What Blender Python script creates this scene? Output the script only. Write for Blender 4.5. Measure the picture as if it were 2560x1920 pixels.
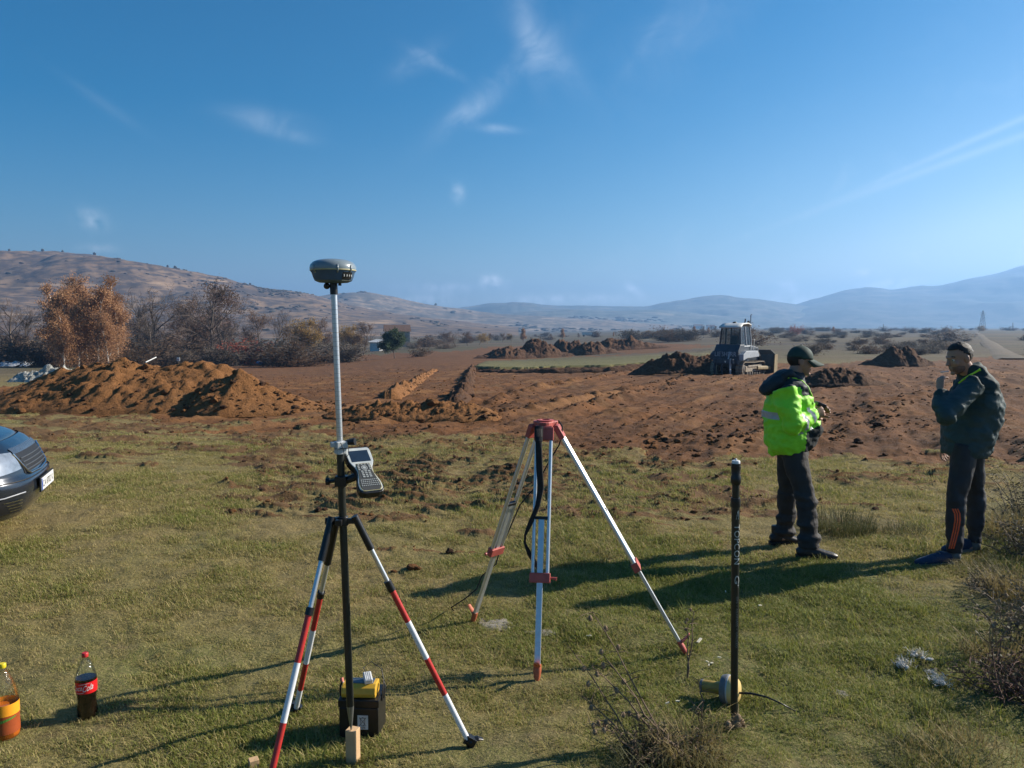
import bpy, bmesh, math, random
import numpy as np
from mathutils import Vector, Matrix, noise as mnoise
from mathutils.bvhtree import BVHTree

for _o in list(bpy.data.objects):
    bpy.data.objects.remove(_o)
scene = bpy.context.scene
COL = scene.collection
R = math.radians
rng = np.random.default_rng(7)
random.seed(7)

# ------------------------------------------------------------------ camera
CAM_H, FPX, PITCH = 1.95, 1950.0, math.atan(145 / 1950.0)     # photograph is 2560 x 1920
cam_d = bpy.data.cameras.new('camera')
cam = bpy.data.objects.new('camera', cam_d)
COL.objects.link(cam)
cam.location = (0, 0, CAM_H)
cam.rotation_euler = (math.pi / 2 - PITCH, 0, 0)
cam_d.sensor_fit = 'HORIZONTAL'
cam_d.sensor_width = 36.0
cam_d.lens = 36.0 * FPX / 2560
cam_d.clip_start, cam_d.clip_end = 0.1, 20000
scene.camera = cam

# ------------------------------------------------------------------ sky and sun
SUN_EL, SUN_AZ = R(28.0), math.atan2(0.945, 0.326)            # azimuth clockwise from +Y
SUN_DIR = Vector((math.sin(SUN_AZ) * math.cos(SUN_EL), math.cos(SUN_AZ) * math.cos(SUN_EL), math.sin(SUN_EL)))
world = bpy.data.worlds.new('World')
scene.world = world
world.use_nodes = True
SKY_STRENGTH, SUN_STRENGTH, EXPOSURE = 0.057, 5.0, 0.9
HAZE_DENSITY, HAZE_ANISO, HAZE_COLOR = 3.1e-4, 0.35, (0.30, 0.57, 1.0)

sun_d = bpy.data.lights.new('sun', 'SUN')
sun_d.energy, sun_d.angle, sun_d.color = SUN_STRENGTH, R(0.55), (1.0, 0.92, 0.80)
sun = bpy.data.objects.new('sun', sun_d)
COL.objects.link(sun)
sun.rotation_euler = (-SUN_DIR).to_track_quat('-Z', 'Y').to_euler()
sun.location = SUN_DIR * 50

vs = scene.view_settings
vs.view_transform, vs.look, vs.exposure, vs.gamma = 'Standard', 'None', EXPOSURE, 1.0
vs.use_curve_mapping = False
scene.cycles.max_bounces = 8
scene.cycles.transparent_max_bounces = 16
scene.cycles.volume_bounces = 0
scene.cycles.use_denoising = True

CB_R = Vector((1, 0, 0))
CB_F = Vector((0, math.cos(PITCH), -math.sin(PITCH)))
CB_U = Vector((0, math.sin(PITCH), math.cos(PITCH)))

def ray(px, py):
    return CB_F + CB_R * ((px - 1280) / FPX) - CB_U * ((py - 960) / FPX)

def pix(px, py, Y):
    """world point seen at a photograph pixel, at forward distance Y"""
    d = ray(px, py)
    return Vector((0, 0, CAM_H)) + d * (Y / d.y)

def to_pix(x, y, z):
    """numpy: world -> photograph pixels"""
    dz = z - CAM_H
    f = y * CB_F.y + dz * CB_F.z
    u = y * CB_U.y + dz * CB_U.z
    f = np.where(f < 0.05, 0.05, f)
    return 1280 + FPX * x / f, 960 - FPX * u / f

D = 2560 / 2212.0                                              # picture units used for most measurements

# world nodes: physical sky with thin high cloud plus added pale veil and horizon haze
nt = world.node_tree
nt.nodes.clear()
def N(t, **kw):
    n = nt.nodes.new(t)
    for k, v in kw.items():
        setattr(n, k, v)
    return n
def L(a, b):
    nt.links.new(a, b)
def inp(s, v):
    if hasattr(v, 'links') or hasattr(v, 'is_linked'):
        L(v, s)
    else:
        s.default_value = v
def M(op, a, b=None, c=None):
    n = N('ShaderNodeMath', operation=op)
    inp(n.inputs[0], a)
    if b is not None: inp(n.inputs[1], b)
    if c is not None: inp(n.inputs[2], c)
    return n.outputs[0]
sky = N('ShaderNodeTexSky', sky_type='NISHITA', sun_disc=False)
sky.sun_elevation, sky.sun_rotation = SUN_EL, SUN_AZ
sky.altitude, sky.air_density, sky.dust_density, sky.ozone_density = 600, 1.0, 1.0, 3.0
tc = N('ShaderNodeTexCoord')
dirv = tc.outputs['Generated']
def dotv(v):
    n = N('ShaderNodeVectorMath', operation='DOT_PRODUCT')
    L(dirv, n.inputs[0]); n.inputs[1].default_value = v
    return n.outputs['Value']
n1 = N('ShaderNodeTexNoise'); n1.inputs['Scale'].default_value = 18; n1.inputs['Detail'].default_value = 7
n1.inputs['Roughness'].default_value = 0.62; n1.inputs['Distortion'].default_value = 0.7
L(dirv, n1.inputs['Vector'])
wisp = M('MULTIPLY_ADD', n1.outputs['Fac'], 2.4, -0.75)
n2 = N('ShaderNodeTexNoise'); n2.inputs['Scale'].default_value = 70; n2.inputs['Detail'].default_value = 5
L(dirv, n2.inputs['Vector'])
puff = M('MULTIPLY_ADD', n2.outputs['Fac'], 4.0, -1.3)
# (x, y, half length, half width, tilt in the sky in degrees, strength, kind)   measured in picture units
CLOUDS = [(1075, 185, 120, 20, 38, .17, 0), (1140, 60, 80, 20, -78, .17, 0), (1190, 120, 70, 24, -42, .16, 0), (900, 130, 45, 16, 30, .16, 0),
          (940, 135, 42, 9, -25, .2, 0), (572, 258, 55, 16, -4, .20, 0), (618, 290, 45, 10, -8, .18, 0), (225, 225, 70, 8, -32, .05, 0), (1015, 245, 45, 14, 30, .22, 0),
          (1072, 278, 36, 7, -4, .26, 0), (1385, 105, 65, 8, 52, .06, 0), (2130, 290, 170, 5, 20.5, .24, 2), (2090, 336, 230, 6, 17, .22, 2),
          (197, 473, 15, 20, 70, .26, 1), (215, 538, 24, 7, 0, .25, 1), (990, 418, 11, 14, 0, .22, 1), (1062, 609, 20, 10, -8, 1.1, 1), (1368, 626, 18, 7, -30, .7, 1),
          (945, 622, 60, 8, 0, .5, 1), (930, 648, 60, 10, 0, .6, 1), (1170, 648, 60, 9, 0, .6, 1), (1310, 645, 60, 9, 0, .55, 1), (1705, 620, 22, 9, -20, .6, 1), (1710, 650, 50, 12, 0, .7, 1),
          (1868, 590, 16, 6, 0, .55, 1), (1925, 617, 40, 9, 5, .9, 1), (1480, 60, 160, 60, 40, .08, 0), (2100, 500, 300, 40, 14, .12, 2), (2230, 560, 300, 80, 8, .34, 2), (2150, 480, 520, 190, 6, .22, 2), (1500, 655, 800, 60, 0, .16, 2)]  # broad closing entries are a veil added to brighten right sky and horizon
tot = None
for (cx, cy, hl, hw, tilt, st, kind) in CLOUDS:
    c = ray(cx * D, cy * D).normalized()
    e = Vector((c.y, -c.x, 0)).normalized()                   # to the right along the horizon
    u = e.cross(c).normalized()
    t = R(tilt)
    a_ax, b_ax = e * math.cos(t) + u * math.sin(t), u * math.cos(t) - e * math.sin(t)
    k = D / FPX
    a = M('MULTIPLY_ADD', dotv(tuple(a_ax)), 1 / (hl * k), -c.dot(a_ax) / (hl * k))
    b = M('MULTIPLY_ADD', dotv(tuple(b_ax)), 1 / (hw * k), -c.dot(b_ax) / (hw * k))
    q = M('MULTIPLY_ADD', a, a, M('MULTIPLY', b, b))
    g = M('POWER', 2.718, M('MULTIPLY', q, -0.7))
    front = M('GREATER_THAN', dotv(tuple(c)), 0.3)
    g = M('MULTIPLY', M('MULTIPLY', g, front), st)
    nz = N('ShaderNodeClamp'); L(puff if kind == 1 else wisp, nz.inputs[0])
    nz.inputs['Min'].default_value = (0.15, 0.0, 0.6)[kind]; nz.inputs['Max'].default_value = (1.2, 1.3, 0.9)[kind]
    g = M('MULTIPLY', g, nz.outputs[0])
    tot = g if tot is None else M('ADD', tot, g)
cl = N('ShaderNodeClamp'); L(tot, cl.inputs[0])
mixn = N('ShaderNodeMix', data_type='RGBA')
L(cl.outputs[0], mixn.inputs['Factor'])
hs = N('ShaderNodeHueSaturation'); hs.inputs['Saturation'].default_value = 1.55; hs.inputs['Hue'].default_value = 0.493
L(sky.outputs[0], hs.inputs['Color'])
L(hs.outputs[0], mixn.inputs['A'])
mixn.inputs['B'].default_value = (11.0, 12.0, 13.0, 1)
bg = N('ShaderNodeBackground'); bg.inputs['Strength'].default_value = SKY_STRENGTH
L(mixn.outputs['Result'], bg.inputs['Color'])
wo = N('ShaderNodeOutputWorld')
L(bg.outputs[0], wo.inputs['Surface'])

# ------------------------------------------------------------------ numeric noise
def _hash(ix, iy, iz, seed):
    with np.errstate(over='ignore'):
        h = (ix.astype(np.uint32) * np.uint32(374761393) + iy.astype(np.uint32) * np.uint32(668265263)
             + iz.astype(np.uint32) * np.uint32(2147483647) + np.uint32(seed * 144269 + 12345))
        h = (h ^ (h >> np.uint32(13))) * np.uint32(1274126177)
        h = h ^ (h >> np.uint32(16))
    return h.astype(np.float64) / 4294967295.0

def vnoise(x, y, z=None, seed=0):
    x = np.asarray(x, float); y = np.asarray(y, float)
    z = np.zeros_like(x) if z is None else np.asarray(z, float)
    ix, iy, iz = np.floor(x).astype(np.int64), np.floor(y).astype(np.int64), np.floor(z).astype(np.int64)
    fx, fy, fz = x - ix, y - iy, z - iz
    sx, sy, sz = fx * fx * (3 - 2 * fx), fy * fy * (3 - 2 * fy), fz * fz * (3 - 2 * fz)
    out = 0
    for dz in ((0, 1) if np.any(fz) else (0,)):
        wz = sz if dz else 1 - sz
        for dy in (0, 1):
            wy = sy if dy else 1 - sy
            for dx in (0, 1):
                wx = sx if dx else 1 - sx
                out = out + wx * wy * wz * _hash(ix + dx, iy + dy, iz + dz, seed)
    return out * 2 - 1

def fbm(x, y, z=None, oct=4, seed=0, lac=2.03, gain=0.5):
    s, a, f = 0, 1.0, 1.0
    for i in range(oct):
        s = s + a * vnoise(np.asarray(x) * f + 17.3 * i, np.asarray(y) * f - 9.1 * i, None if z is None else np.asarray(z) * f, seed + i)
        a *= gain; f *= lac
    return s

def smooth(a, b, x):
    t = np.clip((np.asarray(x, float) - a) / (b - a), 0, 1)
    return t * t * (3 - 2 * t)

# ------------------------------------------------------------------ ground shape
GY = [-6000, 0, 8, 13, 20, 30, 50, 80, 120, 200, 300, 600, 1000, 6500]
GL = [0, 0, 0, -.05, -.25, -.6, -1.7, -2.9, -4.1, -5.2, -6.0, -7.0, -8.0, -10]
GM = [0, 0, 0, -.05, -.25, -.55, -1.35, -2.1, -2.9, -3.8, -4.5, -6.0, -8.0, -10]
GR = [0, 0, 0, -.05, -.2, -.45, -1.07, -1.35, -1.5, -1.6, -1.6, -1.8, -3.0, -9]
def G(x, y):
    x = np.asarray(x, float); y = np.asarray(y, float)
    s = x / np.maximum(y, 4.0)
    a, b, c = np.interp(y, GY, GL), np.interp(y, GY, GM), np.interp(y, GY, GR)
    t1, t2 = smooth(-.30, -.02, s), smooth(.0, .26, s)
    z = a * (1 - t1) + b * t1
    return z * (1 - t2) + c * t2

def gp(px, py, y0=2.0, y1=900.0):
    """ground point under a photograph pixel"""
    d = ray(px, py)
    lo, hi = y0, y1
    f = lambda Y: (CAM_H + d.z / d.y * Y) - float(G(d.x / d.y * Y, Y))
    if f(hi) > 0:
        p = pix(px, py, hi); return Vector((p.x, p.y, float(G(p.x, p.y))))
    for _ in range(50):
        mid = (lo + hi) / 2
        if f(mid) > 0: lo = mid
        else: hi = mid
    p = pix(px, py, hi)
    return Vector((p.x, p.y, float(G(p.x, p.y))))
def gd(x, y):                                                  # same, in picture units
    return gp(x * D, y * D)

# ------------------------------------------------------------------ materials
MATS = {}
def mat(name, color, rough=0.6, metal=0.0, var=0.12, scale=25.0, bump=0.0, bscale=None, spec=0.5, trans=0.0, ior=1.45, coat=0.0, alpha=1.0, col2=None, sss=0.0, attr=None, emis=None):
    """principled material with procedural mottling between two tones"""
    if name in MATS: return MATS[name]
    m = bpy.data.materials.new(name); m.use_nodes = True
    t = m.node_tree; p = t.nodes['Principled BSDF']
    c1 = (*color, 1); c2 = (*(col2 if col2 else [min(1, c * (1 - var * 2)) for c in color]), 1)
    tx = t.nodes.new('ShaderNodeTexCoord')
    nz = t.nodes.new('ShaderNodeTexNoise'); nz.inputs['Scale'].default_value = scale
    nz.inputs['Detail'].default_value = 5; nz.inputs['Roughness'].default_value = 0.6
    t.links.new(tx.outputs['Object'], nz.inputs['Vector'])
    mr = t.nodes.new('ShaderNodeMapRange'); mr.inputs['From Min'].default_value = .32; mr.inputs['From Max'].default_value = .68
    t.links.new(nz.outputs['Fac'], mr.inputs['Value'])
    mx = t.nodes.new('ShaderNodeMix'); mx.data_type = 'RGBA'
    mx.inputs['A'].default_value = c1; mx.inputs['B'].default_value = c2
    t.links.new(mr.outputs[0], mx.inputs['Factor'])
    t.links.new(mx.outputs['Result'], p.inputs['Base Color'])
    rr = t.nodes.new('ShaderNodeMapRange'); rr.inputs['To Min'].default_value = max(0.02, rough - .08); rr.inputs['To Max'].default_value = min(1, rough + .1)
    t.links.new(nz.outputs['Fac'], rr.inputs['Value']); t.links.new(rr.outputs[0], p.inputs['Roughness'])
    p.inputs['Metallic'].default_value = metal
    p.inputs['Specular IOR Level'].default_value = spec
    p.inputs['Transmission Weight'].default_value = trans
    p.inputs['IOR'].default_value = ior
    p.inputs['Coat Weight'].default_value = coat
    p.inputs['Coat Roughness'].default_value = .04
    p.inputs['Alpha'].default_value = alpha
    if sss:
        p.inputs['Subsurface Weight'].default_value = sss
        p.inputs['Subsurface Radius'].default_value = (.01, .004, .002)
    if bump:
        b = t.nodes.new('ShaderNodeBump'); b.inputs['Strength'].default_value = bump; b.inputs['Distance'].default_value = .01
        n3 = t.nodes.new('ShaderNodeTexNoise'); n3.inputs['Scale'].default_value = bscale or scale * 2; n3.inputs['Detail'].default_value = 6
        t.links.new(tx.outputs['Object'], n3.inputs['Vector'])
        t.links.new(n3.outputs['Fac'], b.inputs['Height']); t.links.new(b.outputs[0], p.inputs['Normal'])
    MATS[name] = m
    return m

# ------------------------------------------------------------------ mesh building
ORIGIN = {}
def as3(p): return (p[0], p[1], p[2])
class MB:
    def __init__(s): s.v = []; s.f = []
    def add(s, vs_, fs_):
        o = len(s.v); s.v.extend(as3(p) for p in vs_); s.f.extend([tuple(i + o for i in f) for f in fs_]); return s
    def box(s, c, size, rot=None, taper=1.0):
        c = Vector(c); h = Vector(size) / 2; pts = []
        for z in (-1, 1):
            k = taper if z > 0 else 1.0
            for x, y in ((-1, -1), (1, -1), (1, 1), (-1, 1)):
                p = Vector((x * h.x * k, y * h.y * k, z * h.z))
                if rot is not None: p = rot @ p
                pts.append(c + p)
        return s.add(pts, [(3, 2, 1, 0), (4, 5, 6, 7), (0, 1, 5, 4), (1, 2, 6, 5), (2, 3, 7, 6), (3, 0, 4, 7)])
    def tube(s, pts, rad, n=8, flat=None, up=None, caps=True, phase=0.0):
        """rings round a path; rad may be a number, list of numbers or list of (a,b) pairs"""
        P = [Vector(p) for p in pts]
        if not hasattr(rad, '__len__'): rad = [rad] * len(P)
        rings = []; ref = Vector(up) if up is not None else None
        base = len(s.v)
        for i, p in enumerate(P):
            t = (P[min(i + 1, len(P) - 1)] - P[max(i - 1, 0)])
            t = t.normalized() if t.length > 1e-9 else Vector((0, 0, 1))
            if ref is None:
                ref = Vector((0, 0, 1)) if abs(t.z) < .9 else Vector((1, 0, 0))
            a = (ref - t * ref.dot(t))
            a = a.normalized() if a.length > 1e-6 else t.orthogonal().normalized()
            b = t.cross(a)
            if up is None: ref = a
            r = rad[i]
            ra, rb = (r, r) if not hasattr(r, '__len__') else r
            for k in range(n):
                th = 2 * math.pi * k / n + phase
                s.v.append(as3(p + a * (math.cos(th) * ra) + b * (math.sin(th) * rb)))
        for i in range(len(P) - 1):
            for k in range(n):
                k2 = (k + 1) % n
                s.f.append((base + i * n + k, base + i * n + k2, base + (i + 1) * n + k2, base + (i + 1) * n + k))
        if caps:
            s.f.append(tuple(base + k for k in range(n - 1, -1, -1)))
            s.f.append(tuple(base + (len(P) - 1) * n + k for k in range(n)))
        return s
    def cyl(s, p0, p1, r0, r1=None, n=12, caps=True):
        return s.tube([p0, p1], [r0, r0 if r1 is None else r1], n, caps=caps)
    def lathe(s, prof, n=24, origin=(0, 0, 0), X=(1, 0, 0), Y=(0, 1, 0), Z=(0, 0, 1), caps=True):
        o, X, Y, Z = Vector(origin), Vector(X), Vector(Y), Vector(Z); base = len(s.v)
        for r, z in prof:
            for k in range(n):
                th = 2 * math.pi * k / n
                s.v.append(as3(o + X * (r * math.cos(th)) + Y * (r * math.sin(th)) + Z * z))
        m = len(prof)
        for i in range(m - 1):
            for k in range(n):
                k2 = (k + 1) % n
                s.f.append((base + i * n + k, base + i * n + k2, base + (i + 1) * n + k2, base + (i + 1) * n + k))
        if caps:
            s.f.append(tuple(base + k for k in range(n - 1, -1, -1))); s.f.append(tuple(base + (m - 1) * n + k for k in range(n)))
        return s
    def ell(s, c, r, rot=None, n=12, m=8):
        c = Vector(c); base = len(s.v)
        if not hasattr(r, '__len__'): r = (r, r, r)
        for i in range(1, m):
            ph = math.pi * i / m
            for k in range(n):
                th = 2 * math.pi * k / n
                p = Vector((r[0] * math.sin(ph) * math.cos(th), r[1] * math.sin(ph) * math.sin(th), r[2] * math.cos(ph)))
                if rot is not None: p = rot @ p
                s.v.append(as3(c + p))
        tp, bt = Vector((0, 0, r[2])), Vector((0, 0, -r[2]))
        if rot is not None: tp, bt = rot @ tp, rot @ bt
        s.v.append(as3(c + tp)); s.v.append(as3(c + bt)); T = len(s.v) - 2
        for i in range(m - 2):
            for k in range(n):
                k2 = (k + 1) % n
                s.f.append((base + i * n + k, base + (i + 1) * n + k, base + (i + 1) * n + k2, base + i * n + k2))
        for k in range(n):
            k2 = (k + 1) % n
            s.f.append((T, base + k, base + k2)); s.f.append((T + 1, base + (m - 2) * n + k2, base + (m - 2) * n + k))
        return s
    def prism(s, poly, h0, h1, o=(0, 0, 0), X=(1, 0, 0), Y=(0, 1, 0), Z=(0, 0, 1)):
        o, X, Y, Z = Vector(o), Vector(X), Vector(Y), Vector(Z); n = len(poly)
        pts = [o + X * a + Y * b + Z * h0 for a, b in poly] + [o + X * a + Y * b + Z * h1 for a, b in poly]
        fs = [tuple(range(n - 1, -1, -1)), tuple(range(n, 2 * n))] + [(i, (i + 1) % n, n + (i + 1) % n, n + i) for i in range(n)]
        return s.add(pts, fs)
    def grid(s, P):
        """P: rows of points"""
        base = len(s.v); m = len(P[0])
        for row in P: s.v.extend(as3(p) for p in row)
        for i in range(len(P) - 1):
            for k in range(m - 1):
                s.f.append((base + i * m + k, base + i * m + k + 1, base + (i + 1) * m + k + 1, base + (i + 1) * m + k))
        return s
    def build(s, name, material, parent=None, smooth=None, bevel=0.0, local=False, label=None, fix=True):
        me = bpy.data.meshes.new(name)
        o = ORIGIN.get(parent.name if parent else '', None) if not local else None
        v = s.v if o is None else [(p[0] - o[0], p[1] - o[1], p[2] - o[2]) for p in s.v]
        me.from_pydata(v, [], s.f)
        if fix:
            bm = bmesh.new(); bm.from_mesh(me); bmesh.ops.recalc_face_normals(bm, faces=bm.faces); bm.to_mesh(me); bm.free()
        return link(name, me, material, parent, smooth, bevel, label)

def link(name, me, material, parent=None, smooth=None, bevel=0.0, label=None):
    for m_ in (material if isinstance(material, (list, tuple)) else [material]):
        me.materials.append(m_)
    if smooth is not None:
        me.polygons.foreach_set('use_smooth', [True] * len(me.polygons))
        if smooth < 179: me.set_sharp_from_angle(angle=R(smooth))
    ob = bpy.data.objects.new(name, me); COL.objects.link(ob)
    if parent:
        ob.parent = parent
        if parent.name in ORIGIN: ORIGIN[ob.name] = ORIGIN[parent.name]
    if bevel:
        b = ob.modifiers.new('edge', 'BEVEL'); b.width = bevel; b.segments = 2; b.limit_method = 'ANGLE'; b.angle_limit = R(35)
    if label: ob['label'] = label
    return ob

def fast_mesh(name, V, F):
    """numpy arrays to mesh; F is (n,3) or (n,4)"""
    me = bpy.data.meshes.new(name)
    V = np.asarray(V, np.float32); F = np.asarray(F, np.int32); k = F.shape[1]
    me.vertices.add(len(V)); me.vertices.foreach_set('co', V.ravel())
    me.loops.add(F.size); me.loops.foreach_set('vertex_index', F.ravel())
    me.polygons.add(len(F)); me.polygons.foreach_set('loop_start', np.arange(0, F.size, k, dtype=np.int32))
    me.update(calc_edges=True); me.validate()
    return me

def thing(name, label, cat, loc=(0, 0, 0), rotz=0.0, group=None, world=True):
    o = bpy.data.objects.new(name, None); COL.objects.link(o)
    o.location = loc; o.rotation_euler = (0, 0, rotz); o.empty_display_size = .1
    o['label'] = label; o['category'] = cat
    if group: o['group'] = group
    if world and rotz == 0: ORIGIN[o.name] = Vector(loc)
    return o
def tag(o, label, cat, group=None, kind=None):
    if label: o['label'] = label
    if cat: o['category'] = cat
    if group: o['group'] = group
    if kind: o['kind'] = kind
    return o
def centre(o):
    """move a mesh thing's origin to the foot of its mesh"""
    me = o.data; n = len(me.vertices); c = np.empty(n * 3, np.float32); me.vertices.foreach_get('co', c); c = c.reshape(-1, 3)
    f = np.array([c[:, 0].mean(), c[:, 1].mean(), c[:, 2].min()], np.float32)
    me.vertices.foreach_set('co', (c - f).ravel()); me.update()
    o.location = Vector(o.location) + Vector(f.tolist())
    return o
def dup(root, loc, rotz=0.0, sc=(1, 1, 1), label=None, group=None):
    r = root.copy(); COL.objects.link(r); r.location = loc; r.rotation_euler = (0, 0, rotz); r.scale = sc
    if label: r['label'] = label
    if group: r['group'] = group
    for ch in root.children:
        c = ch.copy(); COL.objects.link(c); c.parent = r
        for g in ch.children:
            d = g.copy(); COL.objects.link(d); d.parent = c
    return r
def merge(parts):
    m = MB()
    for p in parts: m.add(p.v, p.f)
    return m
def remesh(mb, voxel, smooth_it=4, factor=.5):
    """closed shapes fused into one continuous surface"""
    me = bpy.data.meshes.new('tmp'); me.from_pydata(mb.v, [], mb.f)
    bm = bmesh.new(); bm.from_mesh(me); bmesh.ops.recalc_face_normals(bm, faces=bm.faces); bm.to_mesh(me); bm.free()
    ob = bpy.data.objects.new('tmp', me); COL.objects.link(ob)
    r = ob.modifiers.new('r', 'REMESH'); r.mode = 'VOXEL'; r.voxel_size = voxel; r.adaptivity = 0
    s = ob.modifiers.new('s', 'SMOOTH'); s.factor = factor; s.iterations = smooth_it
    dg = bpy.context.evaluated_depsgraph_get()
    ev = ob.evaluated_get(dg); m2 = ev.to_mesh()
    V = np.empty(len(m2.vertices) * 3, np.float32); m2.vertices.foreach_get('co', V)
    F = [tuple(p.vertices) for p in m2.polygons]
    Nn = np.empty(len(m2.vertices) * 3, np.float32); m2.vertices.foreach_get('normal', Nn)
    ev.to_mesh_clear(); bpy.data.objects.remove(ob); bpy.data.meshes.remove(me)
    return V.reshape(-1, 3).astype(float), F, Nn.reshape(-1, 3).astype(float)
def text_shape(body, shear=0.0, space=1.0, cuts=0):
    """flat lettering: 2-D points with cap height 1, and faces"""
    c = bpy.data.curves.new('t', 'FONT'); c.body = body; c.size = 1.4; c.shear = shear; c.space_character = space; c.resolution_u = 3
    ob = bpy.data.objects.new('t', c); COL.objects.link(ob)
    dg = bpy.context.evaluated_depsgraph_get(); ev = ob.evaluated_get(dg); m2 = ev.to_mesh()
    V = [tuple(v.co[:2]) for v in m2.vertices]; F = [tuple(p.vertices) for p in m2.polygons]
    ev.to_mesh_clear(); bpy.data.objects.remove(ob); bpy.data.curves.remove(c)
    if cuts:                                                   # extra edges so that lettering can follow a round surface
        bm = bmesh.new(); vv = [bm.verts.new((x, y, 0)) for x, y in V]
        for f in F:
            try: bm.faces.new([vv[i] for i in f])
            except ValueError: pass
        for k in range(1, cuts):
            bmesh.ops.bisect_plane(bm, geom=bm.verts[:] + bm.edges[:] + bm.faces[:], plane_co=(0, k / cuts, 0), plane_no=(0, 1, 0))
        bm.verts.index_update(); V = [tuple(v.co[:2]) for v in bm.verts]; F = [tuple(v.index for v in f.verts) for f in bm.faces]; bm.free()
    xs = [v[0] for v in V]; ys = [v[1] for v in V]
    x0, w, y0 = min(xs), max(xs) - min(xs), min(min(ys), 0)
    return [(x - x0, y) for x, y in V], F, w
# ------------------------------------------------------------------ ground sheet
def inside(poly, x, y):
    r = np.zeros(x.shape, bool); n = len(poly)
    for i in range(n):
        (x1, y1), (x2, y2) = poly[i], poly[(i + 1) % n]
        c = ((y1 > y) != (y2 > y)) & (x < (x2 - x1) * (y - y1) / ((y2 - y1) if y2 != y1 else 1e-9) + x1)
        r ^= c
    return r
DIRT = [(-60, 898), (150, 895), (280, 903), (400, 914), (600, 922), (720, 926), (900, 938), (1050, 948), (1150, 955), (1300, 968), (1450, 985), (1650, 990), (1800, 990),
        (2000, 992), (2300, 988), (2300, 790), (2212, 768), (2140, 770), (2060, 775), (1990, 785), (1900, 775), (1750, 790), (1690, 785), (1560, 772), (1480, 765), (1300, 768), (1040, 772),
        (1050, 764), (1400, 763), (1540, 748), (1540, 742), (1400, 738), (1060, 752), (1000, 760), (700, 768), (520, 785), (300, 800), (60, 830), (-60, 845)]
STRIP = [(1022, 799), (1050, 784), (1200, 776), (1380, 771), (1500, 764), (1560, 752), (1560, 766), (1450, 782), (1400, 792), (1300, 797), (1100, 802)]
def ground_masks(x, y, z):
    px, py = to_pix(x, y, z)
    u, v = px / D, py / D
    rough = np.where(y > 0.5, 1.0, 0)
    w = np.clip(5 + 120 / np.maximum(y, 2), 4, 12)
    ju = fbm(x * .8, y * .8, oct=3, seed=31) * w * 1.4
    jv = fbm(x * .8 + 50, y * .8, oct=4, seed=37) * w
    jv = jv * np.where(v > 870, 1.6, .35)
    d = inside(DIRT, u + ju, v + jv) & (y > 2)
    st = inside(STRIP, u + ju * .4, v + jv * .35) & (y > 2)
    dirt = np.where(d & ~st, 1.0, 0.0)
    # scraped turf in front of the dirt: rows of lifted clods
    wz = smooth(1215, 960, v) * smooth(330, 640, u) * (.25 + .75 * smooth(1720, 1450, u)) * (y > 2) * (v > 880)
    wz = wz * (1 + .35 * np.exp(-((u - 1150) / 420) ** 2))
    wz = np.maximum(wz, .62 * smooth(1040, 930, v) * (y > 2) * (v > 880))
    c, s = math.cos(R(-16)), math.sin(R(-16))
    a, b = x * c + y * s, -x * s + y * c
    streak = fbm(a * .9, b * 4.2, oct=4, seed=41, gain=.6) * .9 + .5 * fbm(x * .35, y * .35, oct=2, seed=43)
    scr = smooth(.10, .50, streak + wz * 1.8 - .80) * (wz > 0.02)
    # imprints of crawler tracks: parallel bars pressed into the turf
    bb = x * .50 + y * .866; rid = np.sin(2 * math.pi * (bb / .24 + .5 * fbm(x * .35, y * .35, oct=2, seed=46) + .10 * fbm(x * 3, y * 3, oct=2, seed=49)))
    tm = smooth(-.15, .45, fbm(x * .4 + 5, y * .7, oct=3, seed=47) + wz * 1.15 - .56) * (dirt < .5) * (y > 5) * (y < 16) * smooth(480, 820, u) * (.35 + .65 * smooth(-.4, .5, fbm(x * 1.6, y * 1.6, oct=3, seed=48)))
    ground_masks.rid = rid * tm
    scr = scr * (1 - smooth(.1, .5, tm)) + tm * smooth(.0, .5, rid)
    scr = np.where(dirt > 0, 0, scr)
    return dirt, scr, st.astype(float), streak, u, v

WINDROWS = [([(1060, 900), (1250, 865), (1480, 817)], .16, .32), ([(1230, 885), (1380, 850), (1500, 820)], .12, .28), ([(1050, 872), (1190, 832), (1420, 786)], .2, .4),
            ([(1300, 985), (1500, 930), (1720, 875)], .08, .3), ([(1560, 960), (1800, 900), (1990, 850)], .1, .35), ([(1780, 950), (1950, 880), (2060, 830)], .1, .3),
            ([(540, 800), (740, 795), (930, 802)], .18, .35), ([(900, 905), (1050, 882), (1200, 862)], .1, .25)]
_t = gd(1480, 817) - gd(1060, 900); TRK = Vector((_t.x, _t.y, 0)).normalized()
WR = [([gd(*q) for q in pts], h, w) for pts, h, w in WINDROWS]
def seg_dist(x, y, pts):
    best = np.full(x.shape, 1e9)
    for p, q in zip(pts[:-1], pts[1:]):
        dx, dy = q.x - p.x, q.y - p.y; l2 = dx * dx + dy * dy
        t = np.clip(((x - p.x) * dx + (y - p.y) * dy) / l2, 0, 1)
        best = np.minimum(best, np.hypot(x - p.x - t * dx, y - p.y - t * dy))
    return best
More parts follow.
